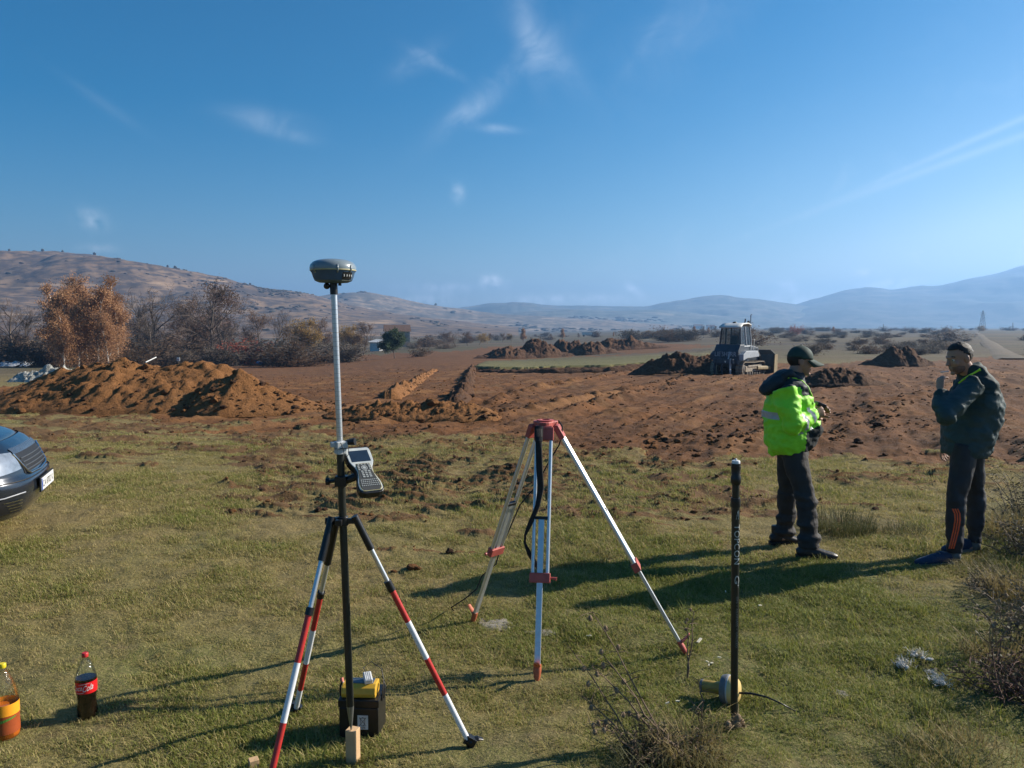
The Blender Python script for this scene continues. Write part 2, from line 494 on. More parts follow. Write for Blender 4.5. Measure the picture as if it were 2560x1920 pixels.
def ground_z(x, y, full=False):
    z = G(x, y)
    dirt, scr, st, streak, u, v = ground_masks(x, y, z)
    near = 1 - smooth(40, 120, y)
    tr_c, tr_s = TRK.x, TRK.y
    al, ac = x * tr_c + y * tr_s, -x * tr_s + y * tr_c
    track = fbm(al * .16, ac * 1.5, oct=4, seed=77, gain=.6)
    n1_ = fbm(x * .7, y * .7, oct=3, seed=3); n2_ = fbm(x * 3.1, y * 3.1, oct=3, seed=5)
    h = .020 * n1_ + .013 * n2_ + .010 * (1 - smooth(8, 16, y)) * fbm(x * 7, y * 7, oct=2, seed=6)
    h = h + dirt * near * (.035 * n1_ + .02 * n2_ + .04 * track + .035 * fbm(al * .05, ac * 2.4, oct=3, seed=78) + .018 * np.abs(fbm(x * 8, y * 8, oct=2, seed=8)) - .03)
    h = h + .026 * ground_masks.rid
    h = h + scr * (.018 + .03 * n2_ + .018 * np.abs(fbm(x * 9, y * 9, oct=2, seed=12)))
    h = h + st * .32
    for pts, hh, w in WR:
        dd = seg_dist(x, y, pts)
        h = h + hh * np.exp(-(dd / w) ** 2) * (.55 + .6 * fbm(x * 2.2, y * 2.2, oct=3, seed=71)) * dirt
    far = smooth(60, 200, np.hypot(x, y))
    h = h * (1 - far) + far * (.5 * fbm(x * .02, y * .02, oct=3, seed=9))
    h = np.where(np.hypot(x, y) < 2.2, h * .5, h)
    ground_z.tone = track
    return (z + h, dirt, scr, st, streak, u, v) if full else z + h

az = np.concatenate([np.linspace(-180, -46, 50, endpoint=False), np.linspace(-46, 46, 660, endpoint=False), np.linspace(46, 180, 50, endpoint=False)])
rad = np.concatenate([[0.02, .3, .8, 1.4], np.exp(np.linspace(math.log(2.0), math.log(70), 520)), np.exp(np.linspace(math.log(72), math.log(6000), 110))])
A, RR = np.meshgrid(np.radians(az), rad)
gx, gy = RR * np.sin(A), RR * np.cos(A)
gz, gdirt, gscr, gst, gstreak, gu, gv = ground_z(gx, gy, True)
nr, na = gx.shape
idx = np.arange(nr * na).reshape(nr, na)
q = np.stack([idx[:-1, :], idx[1:, :], np.roll(idx, -1, 1)[1:, :], np.roll(idx, -1, 1)[:-1, :]], -1).reshape(-1, 4)
gme = fast_mesh('ground', np.stack([gx, gy, gz], -1).reshape(-1, 3), q[:, ::-1])
for nm, arr in (('dirt', gdirt), ('scraped', gscr), ('strip', gst), ('tone', ground_z.tone * (1 - smooth(60, 140, gy))), ('lush', smooth(950, 1550, gu + 160 * fbm(gx * .5, gy * .5, oct=3, seed=15)) * smooth(1120, 1420, gv + 90 * fbm(gx * .7, gy * .7, oct=3, seed=16)) + .45 * smooth(1180, 1500, gv + 120 * fbm(gx * .7, gy * .7, oct=3, seed=17)))):
    at_ = gme.attributes.new(nm, 'FLOAT', 'POINT'); at_.data.foreach_set('value', np.asarray(arr, np.float32).ravel())
far_at = smooth(38, 120, np.hypot(gx, gy))
at_ = gme.attributes.new('far', 'FLOAT', 'POINT'); at_.data.foreach_set('value', far_at.astype(np.float32).ravel())

class NT:
    """small helper to write node materials"""
    def __init__(s, name):
        s.m = bpy.data.materials.new(name); s.m.use_nodes = True; s.t = s.m.node_tree; s.p = s.t.nodes['Principled BSDF']
        s.p.inputs['Specular IOR Level'].default_value = .25
        s.tc = s.t.nodes.new('ShaderNodeTexCoord')
    def n(s, t, **kw):
        n = s.t.nodes.new(t)
        for k, v in kw.items(): setattr(n, k, v)
        return n
    def l(s, a, b): s.t.links.new(a, b)
    def noise(s, scale, detail=5, rough=.6, stretch=None, dist=0.0):
        n = s.n('ShaderNodeTexNoise'); n.inputs['Scale'].default_value = scale; n.inputs['Detail'].default_value = detail
        n.inputs['Roughness'].default_value = rough; n.inputs['Distortion'].default_value = dist
        if stretch:
            mp = s.n('ShaderNodeMapping'); mp.inputs['Scale'].default_value = stretch
            s.l(s.tc.outputs['Object'], mp.inputs['Vector']); s.l(mp.outputs[0], n.inputs['Vector'])
        else: s.l(s.tc.outputs['Object'], n.inputs['Vector'])
        return n.outputs['Fac']
    def rng(s, v, a, b, c=0., d=1.):
        n = s.n('ShaderNodeMapRange'); s.l(v, n.inputs['Value'])
        for k, x in zip(('From Min', 'From Max', 'To Min', 'To Max'), (a, b, c, d)): n.inputs[k].default_value = x
        return n.outputs[0]
    def mix(s, f, a, b, mode='MIX'):
        n = s.n('ShaderNodeMix', data_type='RGBA', blend_type=mode)
        for k, v in (('Factor', f), ('A', a), ('B', b)):
            if isinstance(v, tuple): n.inputs[k].default_value = (*v, 1)
            elif isinstance(v, (int, float)): n.inputs[k].default_value = v
            else: s.l(v, n.inputs[k])
        return n.outputs['Result']
    def attr(s, name, kind='GEOMETRY'):
        n = s.n('ShaderNodeAttribute', attribute_name=name, attribute_type=kind); return n.outputs['Fac']
    def math(s, op, a, b):
        n = s.n('ShaderNodeMath', operation=op)
        for i, v in enumerate((a, b)):
            if isinstance(v, (int, float)): n.inputs[i].default_value = v
            else: s.l(v, n.inputs[i])
        return n.outputs[0]
    def bump(s, h, strength, dist):
        b = s.n('ShaderNodeBump'); b.inputs['Strength'].default_value = strength; b.inputs['Distance'].default_value = dist
        s.l(h, b.inputs['Height']); s.l(b.outputs[0], s.p.inputs['Normal'])
    def done(s, col, rough=.9):
        s.l(col, s.p.inputs['Base Color']); s.p.inputs['Roughness'].default_value = rough; return s.m

def soil_colour(g):
    a = g.mix(g.rng(g.noise(.35, 4), .35, .68), (.165, .066, .018), (.092, .040, .014))
    b = g.mix(g.rng(g.noise(2.2, 6, .68), .45, .75), a, (.078, .036, .014))
    c = g.mix(g.rng(g.noise(.9, 5, .6, (1, .5, 1)), .56, .74), b, (.155, .085, .036))
    c = g.mix(g.rng(g.attr('tone'), .35, 1.0), c, (.19, .088, .030))
    return g.mix(g.rng(g.noise(28, 4, .7), .58, .8), c, (.24, .12, .045))
GRASS_DRY, GRASS_GREEN, GRASS_BROWN = (.20, .148, .056), (.115, .128, .032), (.16, .115, .048)
g = NT('ground_soil_and_turf')
turf = g.mix(g.rng(g.math('ADD', g.noise(.55, 5, .65), g.math('MULTIPLY', g.attr('lush'), .22)), .46, .74), GRASS_DRY, GRASS_GREEN)
turf = g.mix(g.rng(g.noise(2.2, 6, .72), .47, .70), turf, GRASS_BROWN)
turf = g.mix(g.rng(g.noise(60, 3, .7), .5, .72), turf, (.28, .22, .10))
turf = g.mix(g.rng(g.noise(38, 3, .7), .55, .75), turf, (.05, .05, .014))
strip = g.mix(g.rng(g.noise(.5, 4), .4, .65), (.185, .165, .062), (.15, .145, .05))
turf = g.mix(g.attr('strip'), turf, strip)
soil = g.mix(g.math('MULTIPLY', g.attr('scraped'), .7), soil_colour(g), (.125, .076, .032))
field = g.mix(g.rng(g.noise(.012, 4, .5, (.5, 1.6, 1)), .4, .6), (.105, .080, .046), (.075, .068, .032))
field = g.mix(g.rng(g.noise(.05, 6, .65, (.35, 1.4, 1)), .45, .6), field, (.07, .052, .036))
field = g.mix(g.rng(g.noise(.03, 5, .6, (.3, 3.0, 1)), .6, .68), field, (.165, .125, .078))
turf = g.mix(g.attr('far'), turf, field)
dm = g.math('MAXIMUM', g.attr('dirt'), g.math('MULTIPLY', g.attr('scraped'), .85))
edge = g.rng(g.math('ADD', dm, g.rng(g.noise(9, 5, .7), 0, 1, -.35, .35)), .35, .65)
colr = g.mix(edge, turf, soil)
hgt = g.math('ADD', g.noise(45, 5, .7), g.math('MULTIPLY', g.noise(9, 5, .65), 1.5))
g.bump(hgt, .7, .035)
ground_mat = g.done(colr, .95)
ground = link('ground', gme, ground_mat, smooth=180); ground['kind'] = 'structure'; ground['label'] = 'grazed turf giving way to bulldozed red brown earth'

# ------------------------------------------------------------------ hills
def hill_material(name, dry, scrub, pale, scale):
    h = NT(name)
    c = h.mix(h.rng(h.noise(1.2 * scale, 4), .38, .62), dry, pale)
    c = h.mix(h.rng(h.noise(7 * scale, 6, .66, (1, 1, 2.5)), .46, .58), c, scrub)
    c = h.mix(h.rng(h.noise(10 * scale, 4, .6, (1, .8, 4)), .50, .62), c, tuple(k * .8 for k in scrub))
    c = h.mix(h.rng(h.noise(2.6 * scale, 6, .6, (.6, .6, 2.2)), .54, .64), c, scrub)
    c = h.mix(h.rng(h.noise(3.5 * scale, 3, .5, (.5, .5, 9)), .62, .68), c, tuple(min(1, k * 1.35) for k in pale))
    return h.done(c, 1.0)
def hill(name, ridge, dist, front, back, material, zfoot, gully=.18, n=300, m=70, seed=0, scale=.012, convex=.75):
    """land form whose crest line follows the given skyline"""
    xs = np.array([p[0] for p in ridge], float); ys = np.array([p[1] for p in ridge], float)
    cx = np.linspace(xs[0], xs[-1], n); cy = np.interp(cx, xs, ys)
    k = np.ones(7) / 7; cy[3:-3] = np.convolve(cy, k, 'valid')
    cy = cy + .9 * fbm(cx * .035, cx * 0, oct=4, seed=seed + 3)
    crest = [pix(a * D, b * D, dist) for a, b in zip(cx, cy)]
    P = np.empty((m, n, 3))
    t = np.concatenate([np.linspace(0, 1, m - 18), np.linspace(1, 2, 19)[1:]])
    for j, c in enumerate(crest):
        dirx = c.x / dist
        zf = zfoot if not callable(zfoot) else zfoot(dirx)
        H = max(c.z - zf, .5)
        Y = np.where(t <= 1, dist - front * (1 - t), dist + back * (t - 1))
        s = np.where(t <= 1, np.sin(t * math.pi / 2) ** (1 / convex) * .35 + .65 * t ** (1 / convex), np.cos((np.clip(t, 1, 2) - 1) * math.pi / 2))
        X = dirx * Y
        nz = np.abs(fbm(X * scale, Y * scale * .6, oct=5, seed=seed)) - .45
        lump = fbm(X * scale * .45 + 9, Y * scale * .8, oct=4, seed=seed + 11)
        env = np.sin(np.clip(t, 0, 1) * math.pi) ** .8
        z = zf + H * s + H * gully * env * (nz * .9 + lump * .8)
        lim = CAM_H + (c.z - CAM_H) * Y / dist - .002 * H               # slopes stay below their own crest line
        z = np.where(t < .97, np.minimum(z, lim), z)
        P[:, j, 0], P[:, j, 1], P[:, j, 2] = X, Y, z
    ii = np.arange(m * n).reshape(m, n)
    q = np.stack([ii[:-1, :-1], ii[:-1, 1:], ii[1:, 1:], ii[1:, :-1]], -1).reshape(-1, 4)
    ob = link(name, fast_mesh(name, P.reshape(-1, 3), q), material, smooth=180)
    ob['kind'] = 'structure'
    return ob, P
hm1 = hill_material('dry_hillside', (.172, .110, .068), (.078, .058, .047), (.225, .152, .094), .006)
hm2 = hill_material('scrubby_hillside', (.22, .16, .115), (.11, .095, .075), (.27, .20, .14), .004)
hm3 = hill_material('far_range', (.13, .13, .11), (.085, .10, .085), (.17, .155, .125), .0022)
hm4 = hill_material('far_mountain', (.10, .105, .10), (.07, .085, .08), (.13, .125, .11), .0016)
RID1 = [(-260, 560), (-120, 547), (0, 542), (60, 542), (120, 543), (190, 549), (250, 558), (300, 566), (350, 574), (400, 583), (450, 594), (490, 602), (530, 613), (560, 622), (600, 627), (640, 630), (690, 640), (720, 649), (760, 660), (800, 668), (850, 676), (900, 683), (960, 690), (1040, 698), (1120, 706)]
hill1, P1 = hill('hill', RID1, 1200, 640, 600, hm1, -7.5, gully=.16, seed=21, scale=.006, convex=.8, n=420, m=120)
hill1['label'] = 'long brown hill with dry grass and dark scrub at left'
RID2 = [(560, 660), (660, 645), (730, 633), (790, 631), (830, 636), (880, 649), (940, 660), (1000, 668), (1080, 678), (1180, 684), (1300, 690), (1380, 697), (1500, 704)]
hill2, P2 = hill('hill', RID2, 1900, 650, 700, hm2, -9, gully=.22, seed=33, scale=.005, n=260, m=70)
RID3 = [(930, 672), (1000, 664), (1050, 656), (1110, 653), (1160, 656), (1200, 660), (1270, 660), (1320, 662), (1400, 661), (1450, 652), (1500, 643), (1545, 637), (1600, 643), (1660, 650), (1720, 658), (1790, 668), (1860, 680)]
hill3, P3 = hill('hill', RID3, 3300, 900, 700, hm3, -9, gully=.2, seed=45, scale=.003, n=260, m=60)
RID3B = [(960, 690), (1060, 680), (1150, 672), (1240, 668), (1330, 671), (1420, 668), (1500, 676), (1580, 684), (1700, 692), (1790, 700)]
hill3b, P3B = hill('hill', RID3B, 2500, 700, 600, hm3, -9, gully=.22, seed=57, scale=.004, n=240, m=60)
RID4 = [(1560, 690), (1640, 680), (1690, 667), (1740, 650), (1790, 637), (1830, 626), (1870, 620), (1895, 621), (1925, 626), (1960, 622), (1990, 617), (2020, 618), (2060, 611), (2110, 598), (2150, 592), (2180, 583), (2212, 573), (2300, 552), (2420, 530), (2600, 520)]
hill4, P4 = hill('mountain', RID4, 3700, 1500, 1200, hm4, -9, gully=.14, seed=63, scale=.002, n=300, m=70)

# ------------------------------------------------------------------ air
hb = MB().box((0, 0, 145), (12600, 12600, 340))
hzm = bpy.data.materials.new('haze'); hzm.use_nodes = True
t_ = hzm.node_tree; t_.nodes.clear()
o_ = t_.nodes.new('ShaderNodeOutputMaterial'); v_ = t_.nodes.new('ShaderNodeVolumePrincipled')
v_.inputs['Color'].default_value = (*HAZE_COLOR, 1); v_.inputs['Density'].default_value = HAZE_DENSITY; v_.inputs['Anisotropy'].default_value = HAZE_ANISO
t_.links.new(v_.outputs[0], o_.inputs['Volume'])
hzm.cycles.homogeneous_volume = True if hasattr(hzm, 'cycles') and hasattr(hzm.cycles, 'homogeneous_volume') else None
haze = hb.build('haze', hzm); haze['kind'] = 'stuff'

# ------------------------------------------------------------------ heaps of earth
sm_ = NT('turned_earth'); sc_ = soil_colour(sm_)
sc_ = sm_.mix(.6, sc_, (.30, .135, .046)); sm_.bump(sm_.math('ADD', sm_.noise(30, 6, .72), sm_.math('MULTIPLY', sm_.noise(6, 5, .65), 2.0)), .9, .06)
EARTH = sm_.done(sc_, .95)
sm_ = NT('dark_soil_and_scarp_shade'); sc_ = soil_colour(sm_)
sc_ = sm_.mix(.6, sc_, (.075, .042, .027)); sm_.bump(sm_.math('ADD', sm_.noise(22, 6, .72), sm_.math('MULTIPLY', sm_.noise(4, 5, .65), 2.0)), .9, .08)
DARK_EARTH = sm_.done(sc_, .95)  # dark soil; also carries the painted shade along the strip scarp
sm_ = NT('crushed_stone'); sc_ = sm_.mix(sm_.rng(sm_.noise(5, 4, .7), .42, .62), (.46, .45, .40), (.17, .17, .15)); sm_.bump(sm_.noise(9, 5, .7), .9, .1)
STONE = sm_.done(sc_, .9)

def heap(name, label, cat, spine, hw, material, group=None, nu=90, nv=34, lump=.22, seed=0, lscale=2.2, skew=0.0):
    """ridge of loose earth: spine is [(ground point, crest height)]"""
    pts = [Vector((p.x, p.y, 0)) for p, h in spine]; hs = [h for p, h in spine]
    seg = [0.0]
    for a, b in zip(pts[:-1], pts[1:]): seg.append(seg[-1] + (b - a).length)
    Ltot = seg[-1]
    u = np.linspace(-hw * .6, Ltot + hw * .6, nu)
    uc = np.clip(u, 0, Ltot)
    X = np.interp(uc, seg, [p.x for p in pts]); Y = np.interp(uc, seg, [p.y for p in pts]); H = np.interp(uc, seg, hs)
    tx, ty = np.gradient(np.interp(np.linspace(0, Ltot, nu), seg, [p.x for p in pts])), np.gradient(np.interp(np.linspace(0, Ltot, nu), seg, [p.y for p in pts]))
    ln = np.hypot(tx, ty) + 1e-9; tx, ty = tx / ln, ty / ln
    end = np.where(u < 0, -u, np.where(u > Ltot, u - Ltot, 0)) / (hw * .6)
    over = np.where(u < 0, u, np.where(u > Ltot, u - Ltot, 0))
    X, Y = X + tx * over, Y + ty * over
    v = np.linspace(-1, 1, nv)
    wloc = hw * (.45 + .55 * np.clip(H / (max(hs) + 1e-6), 0, 1))
    xx = X[:, None] + (-ty * wloc)[:, None] * v[None]; yy = Y[:, None] + (tx * wloc)[:, None] * v[None]
    rr = np.sqrt(np.minimum((v + skew * (1 - v * v))[None] ** 2 + end[:, None] ** 2, 1))
    prof = np.clip(1 - rr, 0, 1); prof = prof * .75 + .25 * (1 - rr ** 2)
    n_ = fbm(xx * lscale * .4, yy * lscale * .4, oct=5, seed=seed, gain=.6)
    n2 = np.abs(fbm(xx * lscale, yy * lscale, oct=4, seed=seed + 5, gain=.62))
    n3 = np.abs(fbm(xx * lscale * 3.1, yy * lscale * 3.1, oct=3, seed=seed + 9, gain=.6)); ends = fbm(X * lscale * .9, Y * lscale * .9, oct=4, seed=seed + 15)
    h = H[:, None] * (prof * (1 + lump * .55 * n_ + (lump * .22 * ends)[:, None]) + (lump * .5 * (n2 - .3) + lump * .25 * (n3 - .3)) * np.clip(prof * 3, 0, 1))
    zz = G(xx, yy) + h - .05 * (rr > .96) + .02
    ii = np.arange(nu * nv).reshape(nu, nv)
    q = np.stack([ii[:-1, :-1], ii[1:, :-1], ii[1:, 1:], ii[:-1, 1:]], -1).reshape(-1, 4)
    if abs(np.mean(tx)) and np.mean(tx) < 0: pass
    me = fast_mesh(name, np.stack([xx, yy, zz], -1).reshape(-1, 3), q)
    bm = bmesh.new(); bm.from_mesh(me); bmesh.ops.recalc_face_normals(bm, faces=bm.faces)
    if sum(f.normal.z for f in bm.faces) < 0: bmesh.ops.reverse_faces(bm, faces=bm.faces)
    bm.to_mesh(me); bm.free()
    ob = link(name, me, material, smooth=180)
    tag(ob, label, cat, group)
    return centre(ob)
def skyline(pts, Y):
    """crest heights measured from a skyline in the picture at forward distance Y"""
    out = []
    for x, y in pts:
        p = pix(x * D, y * D, Y); out.append((p, max(p.z - float(G(p.x, p.y)), .03)))
    return out
HEAPS = [
 heap('earth_mound', 'long orange brown spoil mound on the left edge of the dug field', 'earth mound',
      skyline([(-40, 862), (0, 850), (60, 830), (100, 814), (150, 802), (200, 795), (260, 784), (300, 785), (360, 787), (430, 780), (480, 787), (530, 808), (580, 832), (640, 858), (690, 876)], 21.5), 2.6, EARTH, nu=190, nv=70, lump=.17, seed=101, lscale=2.0),
 heap('earth_mound', 'fresh stony orange heap leaning on the front of the long spoil mound', 'earth mound',
      skyline([(392, 872), (420, 850), (450, 830), (480, 816), (515, 808), (560, 826), (620, 852), (690, 880), (725, 890)], 20.0), 1.5, EARTH, nu=110, nv=50, lump=.15, seed=113, lscale=2.6),
 heap('earth_mound', 'low clod bank with a dark hollow behind the pole mounted receiver', 'earth mound',
      skyline([(735, 889), (770, 880), (820, 873), (870, 868), (910, 868), (950, 872), (1000, 870), (1045, 882)], 18.2), .75, EARTH, nu=120, nv=30, lump=.45, seed=121, lscale=3.2),
 heap('earth_mound', 'crumbly orange berm along the left side of the smooth graded track', 'earth mound',
      [(gd(845, 860), .16), (gd(862, 848), .28), (gd(885, 835), .18), (gd(910, 818), .2), (gd(938, 800), .12)], .45, EARTH, nu=150, nv=24, lump=.9, seed=131, lscale=2.6),
 heap('earth_mound', 'dark crumbly berm along the right side of the smooth graded track', 'earth mound',
      [(gd(985, 870), .15), (gd(998, 858), .28), (gd(1006, 835), .24), (gd(1014, 815), .3), (gd(1020, 797), .26)], .42, DARK_EARTH, nu=170, nv=24, lump=.9, seed=137, lscale=2.6),
 heap('earth_mound', 'dark soil bank pushed up at the left of the bulldozer', 'earth mound',
      skyline([(1388, 793), (1410, 781), (1440, 770), (1480, 768), (1520, 766), (1560, 768)], 50), 1.6, DARK_EARTH, nu=130, nv=36, lump=.3, seed=141, lscale=1.4),
 heap('earth_mound', 'dark lump of soil beside the bulldozer blade, behind the capped man', 'earth mound',
      skyline([(1742, 818), (1765, 806), (1800, 799), (1850, 802), (1886, 822)], 33), 1.3, DARK_EARTH, nu=110, nv=36, lump=.42, seed=149, lscale=1.8),
 heap('earth_mound', 'small dark heap with a knobbly top, between the two men', 'earth mound',
      skyline([(1885, 776), (1906, 767), (1922, 757), (1934, 754), (1946, 762), (1962, 757), (1990, 775)], 62), 1.8, DARK_EARTH, nu=110, nv=36, lump=.42, seed=151, lscale=1.2),
 heap('earth_mound', 'dark line of scarp and painted shade along the near edge of the green strip', 'earth mound',
      [(gd(1035, 803), .15), (gd(1100, 805), .28), (gd(1200, 805), .32), (gd(1320, 801), .3), (gd(1410, 795), .35)], .55, DARK_EARTH, nu=140, nv=14, lump=.6, seed=163, lscale=1.8)]  # dark soil colour stands in for shadow along the raised turf edge
for i, (pts, Y, lab) in enumerate([
    ([(1056, 764), (1075, 752), (1092, 747), (1118, 752), (1135, 760)], 118, 'leftmost and lowest of the dark heaps beyond the green strip'),
    ([(1120, 760), (1140, 744), (1158, 737), (1180, 738), (1200, 752), (1212, 760)], 120, 'pointed dark heap second from the left beyond the green strip'),
    ([(1196, 748), (1212, 736), (1232, 733), (1250, 735), (1268, 748)], 132, 'rounded dark heap in the middle of the row beyond the green strip'),
    ([(1240, 756), (1258, 745), (1275, 738), (1290, 738), (1305, 752)], 122, 'small dark heap standing in front of the row beyond the green strip'),
    ([(1290, 745), (1310, 734), (1335, 729), (1365, 729), (1385, 738), (1420, 745)], 138, 'longest and rightmost dark heap beyond the green strip')]):
    heap('earth_mound', lab, 'earth mound', skyline(pts, Y), 4.0, DARK_EARTH, group='spoil heaps beyond the green strip', nu=90, nv=36, lump=.42, seed=170 + i * 7, lscale=.8)
heap('gravel_pile', 'pale grey pile of crushed stone behind the long earth mound', 'gravel pile',
     skyline([(50, 807), (78, 801), (100, 798), (116, 800), (130, 791), (142, 794), (158, 807)], 52), 1.5, STONE, nu=80, nv=30, lump=.4, seed=191, lscale=2.6)

# ------------------------------------------------------------------ scattered pieces (instanced in one object each)
def lib(name, objs):
    c = bpy.data.collections.new(name)
    for o in objs:
        COL.objects.unlink(o); c.objects.link(o)
    return c
def scatter(name, label, pts, rotz, scl, pick, coll, extra=None, tilt=None):
    me = bpy.data.meshes.new(name); me.vertices.add(len(pts)); me.vertices.foreach_set('co', np.asarray(pts, np.float32).ravel())
    def attr(n, t, v, key='value'):
        a = me.attributes.new(n, t, 'POINT'); a.data.foreach_set(key, v)
    rot = np.zeros((len(pts), 3), np.float32); rot[:, 2] = rotz
    if tilt is not None: rot[:, :2] = tilt
    attr('turn', 'FLOAT_VECTOR', rot.ravel(), 'vector')
    s3 = np.repeat(np.asarray(scl, np.float32)[:, None], 3, 1) if np.ndim(scl) == 1 else np.asarray(scl, np.float32)
    attr('size', 'FLOAT_VECTOR', s3.ravel(), 'vector')
    attr('pick', 'INT', np.asarray(pick, np.int32))
    for k, v in (extra or {}).items(): attr(k, 'FLOAT', np.asarray(v, np.float32))
    ob = bpy.data.objects.new(name, me); COL.objects.link(ob); ob['kind'] = 'stuff'; ob['label'] = label
    ng = bpy.data.node_groups.new(name, 'GeometryNodeTree')
    ng.interface.new_socket('Geometry', in_out='INPUT', socket_type='NodeSocketGeometry')
    ng.interface.new_socket('Geometry', in_out='OUTPUT', socket_type='NodeSocketGeometry')
    nn = ng.nodes; gi = nn.new('NodeGroupInput'); go = nn.new('NodeGroupOutput')
    iop = nn.new('GeometryNodeInstanceOnPoints'); ci = nn.new('GeometryNodeCollectionInfo')
    ci.inputs['Collection'].default_value = coll; ci.inputs['Separate Children'].default_value = True; ci.inputs['Reset Children'].default_value = True
    def na_(n, t):
        x = nn.new('GeometryNodeInputNamedAttribute'); x.data_type = t; x.inputs['Name'].default_value = n; return x.outputs[0]
    ng.links.new(gi.outputs[0], iop.inputs['Points']); ng.links.new(ci.outputs[0], iop.inputs['Instance'])
    iop.inputs['Pick Instance'].default_value = True
    ng.links.new(na_('pick', 'INT'), iop.inputs['Instance Index'])
    ng.links.new(na_('turn', 'FLOAT_VECTOR'), iop.inputs['Rotation']); ng.links.new(na_('size', 'FLOAT_VECTOR'), iop.inputs['Scale'])
    ng.links.new(iop.outputs[0], go.inputs[0])
    mo = ob.modifiers.new('spread', 'NODES'); mo.node_group = ng
    return ob

def clod_mesh(seed, sub=2):
    bm = bmesh.new(); bmesh.ops.create_icosphere(bm, subdivisions=sub, radius=.5)
    for v in bm.verts:
        d = mnoise.noise(v.co * 2.3 + Vector((seed * 7.1, 0, 0))) * .5 + mnoise.noise(v.co * 5 + Vector((0, seed * 3.3, 0))) * .25
        v.co *= 1 + d; v.co.z *= .72
    me = bpy.data.meshes.new('clod'); bm.to_mesh(me); bm.free(); return me
clods = lib('clod_kinds', [link('clod', clod_mesh(i), EARTH if i % 3 else DARK_EARTH, smooth=35) for i in range(6)])
def frustum_points(n, y0, y1, power=1.0, half=.72):
    t = rng.random(n); y = (y0 ** (1 - power) + t * (y1 ** (1 - power) - y0 ** (1 - power))) ** (1 / (1 - power)) if power != 1 else y0 * (y1 / y0) ** t
    return (rng.random(n) * 2 - 1) * (half * y + .4), y
cx_, cy_ = frustum_points(26000, 6, 75, 1.0)
cz_, cd_, cs_, cst_, ck_, cu_, cv_ = ground_z(cx_, cy_, True)
w_ = cd_ * (.35 + .65 * smooth(-.2, .5, fbm(cx_ * .5, cy_ * .5, oct=3, seed=201))) * .55 + .6 * cs_
wr_ = np.zeros_like(cx_)
for pts, hh, w in WR: wr_ = np.maximum(wr_, np.exp(-(seg_dist(cx_, cy_, pts) / (w * 1.3)) ** 2))
w_ = np.maximum(w_, wr_ * cd_)
keep = rng.random(len(cx_)) < w_
cx_, cy_, cz_, cs_, wr_, cd_ = cx_[keep], cy_[keep], cz_[keep], cs_[keep], wr_[keep], cd_[keep]
size = np.exp(rng.normal(-3.5, .55, len(cx_))) * (1 + wr_ * .8) * np.where(cs_ > .1, .8, 1) * (1 + smooth(20, 60, cy_) * .8); size = np.minimum(size, np.where(cs_ > .1, .085, .2))
scatter('soil_clods', 'clods of turned soil strewn over the dug field', np.stack([cx_, cy_, cz_ + size * .1], -1), rng.random(len(cx_)) * 6.28, size, rng.integers(0, 6, len(cx_)), clods)
# lumps on the spoil heaps
hp = []
for ob in HEAPS[:5]:
    me = ob.data; n = len(me.polygons); k = 700 if ob is HEAPS[0] else (450 if ob is HEAPS[1] else 200)
    sel = rng.integers(0, n, k); L_ = Vector(ob.location)
    hp += [tuple(L_ + me.polygons[int(i)].center) for i in sel]
hp = np.array(hp); hs_ = np.exp(rng.normal(-2.75, .6, len(hp)))
scatter('heap_clods', 'loose lumps lying on the spoil heaps', hp, rng.random(len(hp)) * 6.28, np.clip(hs_, .03, .28), rng.integers(0, 6, len(hp)), clods)

# grass tufts
def grass_material(name, lush, straw):
    g = NT(name)
    dry = g.math('ADD', g.attr('dry', 'INSTANCER'), g.attr('tint'))
    c = g.mix(g.rng(dry, .35, 1.25), lush, straw)
    g.l(c, g.p.inputs['Base Color']); g.p.inputs['Roughness'].default_value = .6
    tr = g.n('ShaderNodeBsdfTranslucent'); g.l(c, tr.inputs['Color'])
    mx = g.n('ShaderNodeMixShader'); mx.inputs[0].default_value = .4
    g.l(g.p.outputs[0], mx.inputs[1]); g.l(tr.outputs[0], mx.inputs[2])
    g.l(mx.outputs[0], g.t.nodes['Material Output'].inputs['Surface'])
    return g.m
GRASS = grass_material('grass_blades', (.205, .225, .045), (.44, .345, .155))
def tuft(seed, n=40, rad=.075, h=(.008, .026), w=.0024, lean=1.7):
    r = random.Random(seed); V = []; F = []; T = []
    for i in range(n):
        a = r.random() * 6.28; d = rad * math.sqrt(r.random()); bx, by = d * math.cos(a), d * math.sin(a)
        hh = r.uniform(*h) * (1.3 if r.random() < .12 else 1); la = r.random() * 6.28; ln = hh * r.uniform(.15, lean * 1.3)
        dx, dy = math.cos(la), math.sin(la); sx, sy = -dy * w * r.uniform(.6, 1.2), dx * w * r.uniform(.6, 1.2); o = len(V)
        V += [(bx - sx, by - sy, -.01), (bx + sx, by + sy, -.01), (bx + dx * ln * .35 - sx * .8, by + dy * ln * .35 - sy * .8, hh * .6), (bx + dx * ln * .35 + sx * .8, by + dy * ln * .35 + sy * .8, hh * .6), (bx + dx * ln, by + dy * ln, hh)]
        F += [(o, o + 1, o + 3, o + 2), (o + 2, o + 3, o + 4)]
        T += [r.choice([0, 0, .15, .3, .55, .9])] * 5
    me = bpy.data.meshes.new('grass_tuft'); me.from_pydata(V, [], F)
    a = me.attributes.new('tint', 'FLOAT', 'POINT'); a.data.foreach_set('value', T)
    return me
tufts = lib('grass_kinds', [link('grass_tuft', tuft(i), GRASS) for i in range(6)] + [link('grass_tuft', tuft(20 + i, 22, .07, (.03, .06), .0022, 1.3), GRASS) for i in range(3)] + [link('grass_tuft', tuft(40 + i, 16, .09, (.008, .018), .0022, 6.0), GRASS) for i in range(3)])
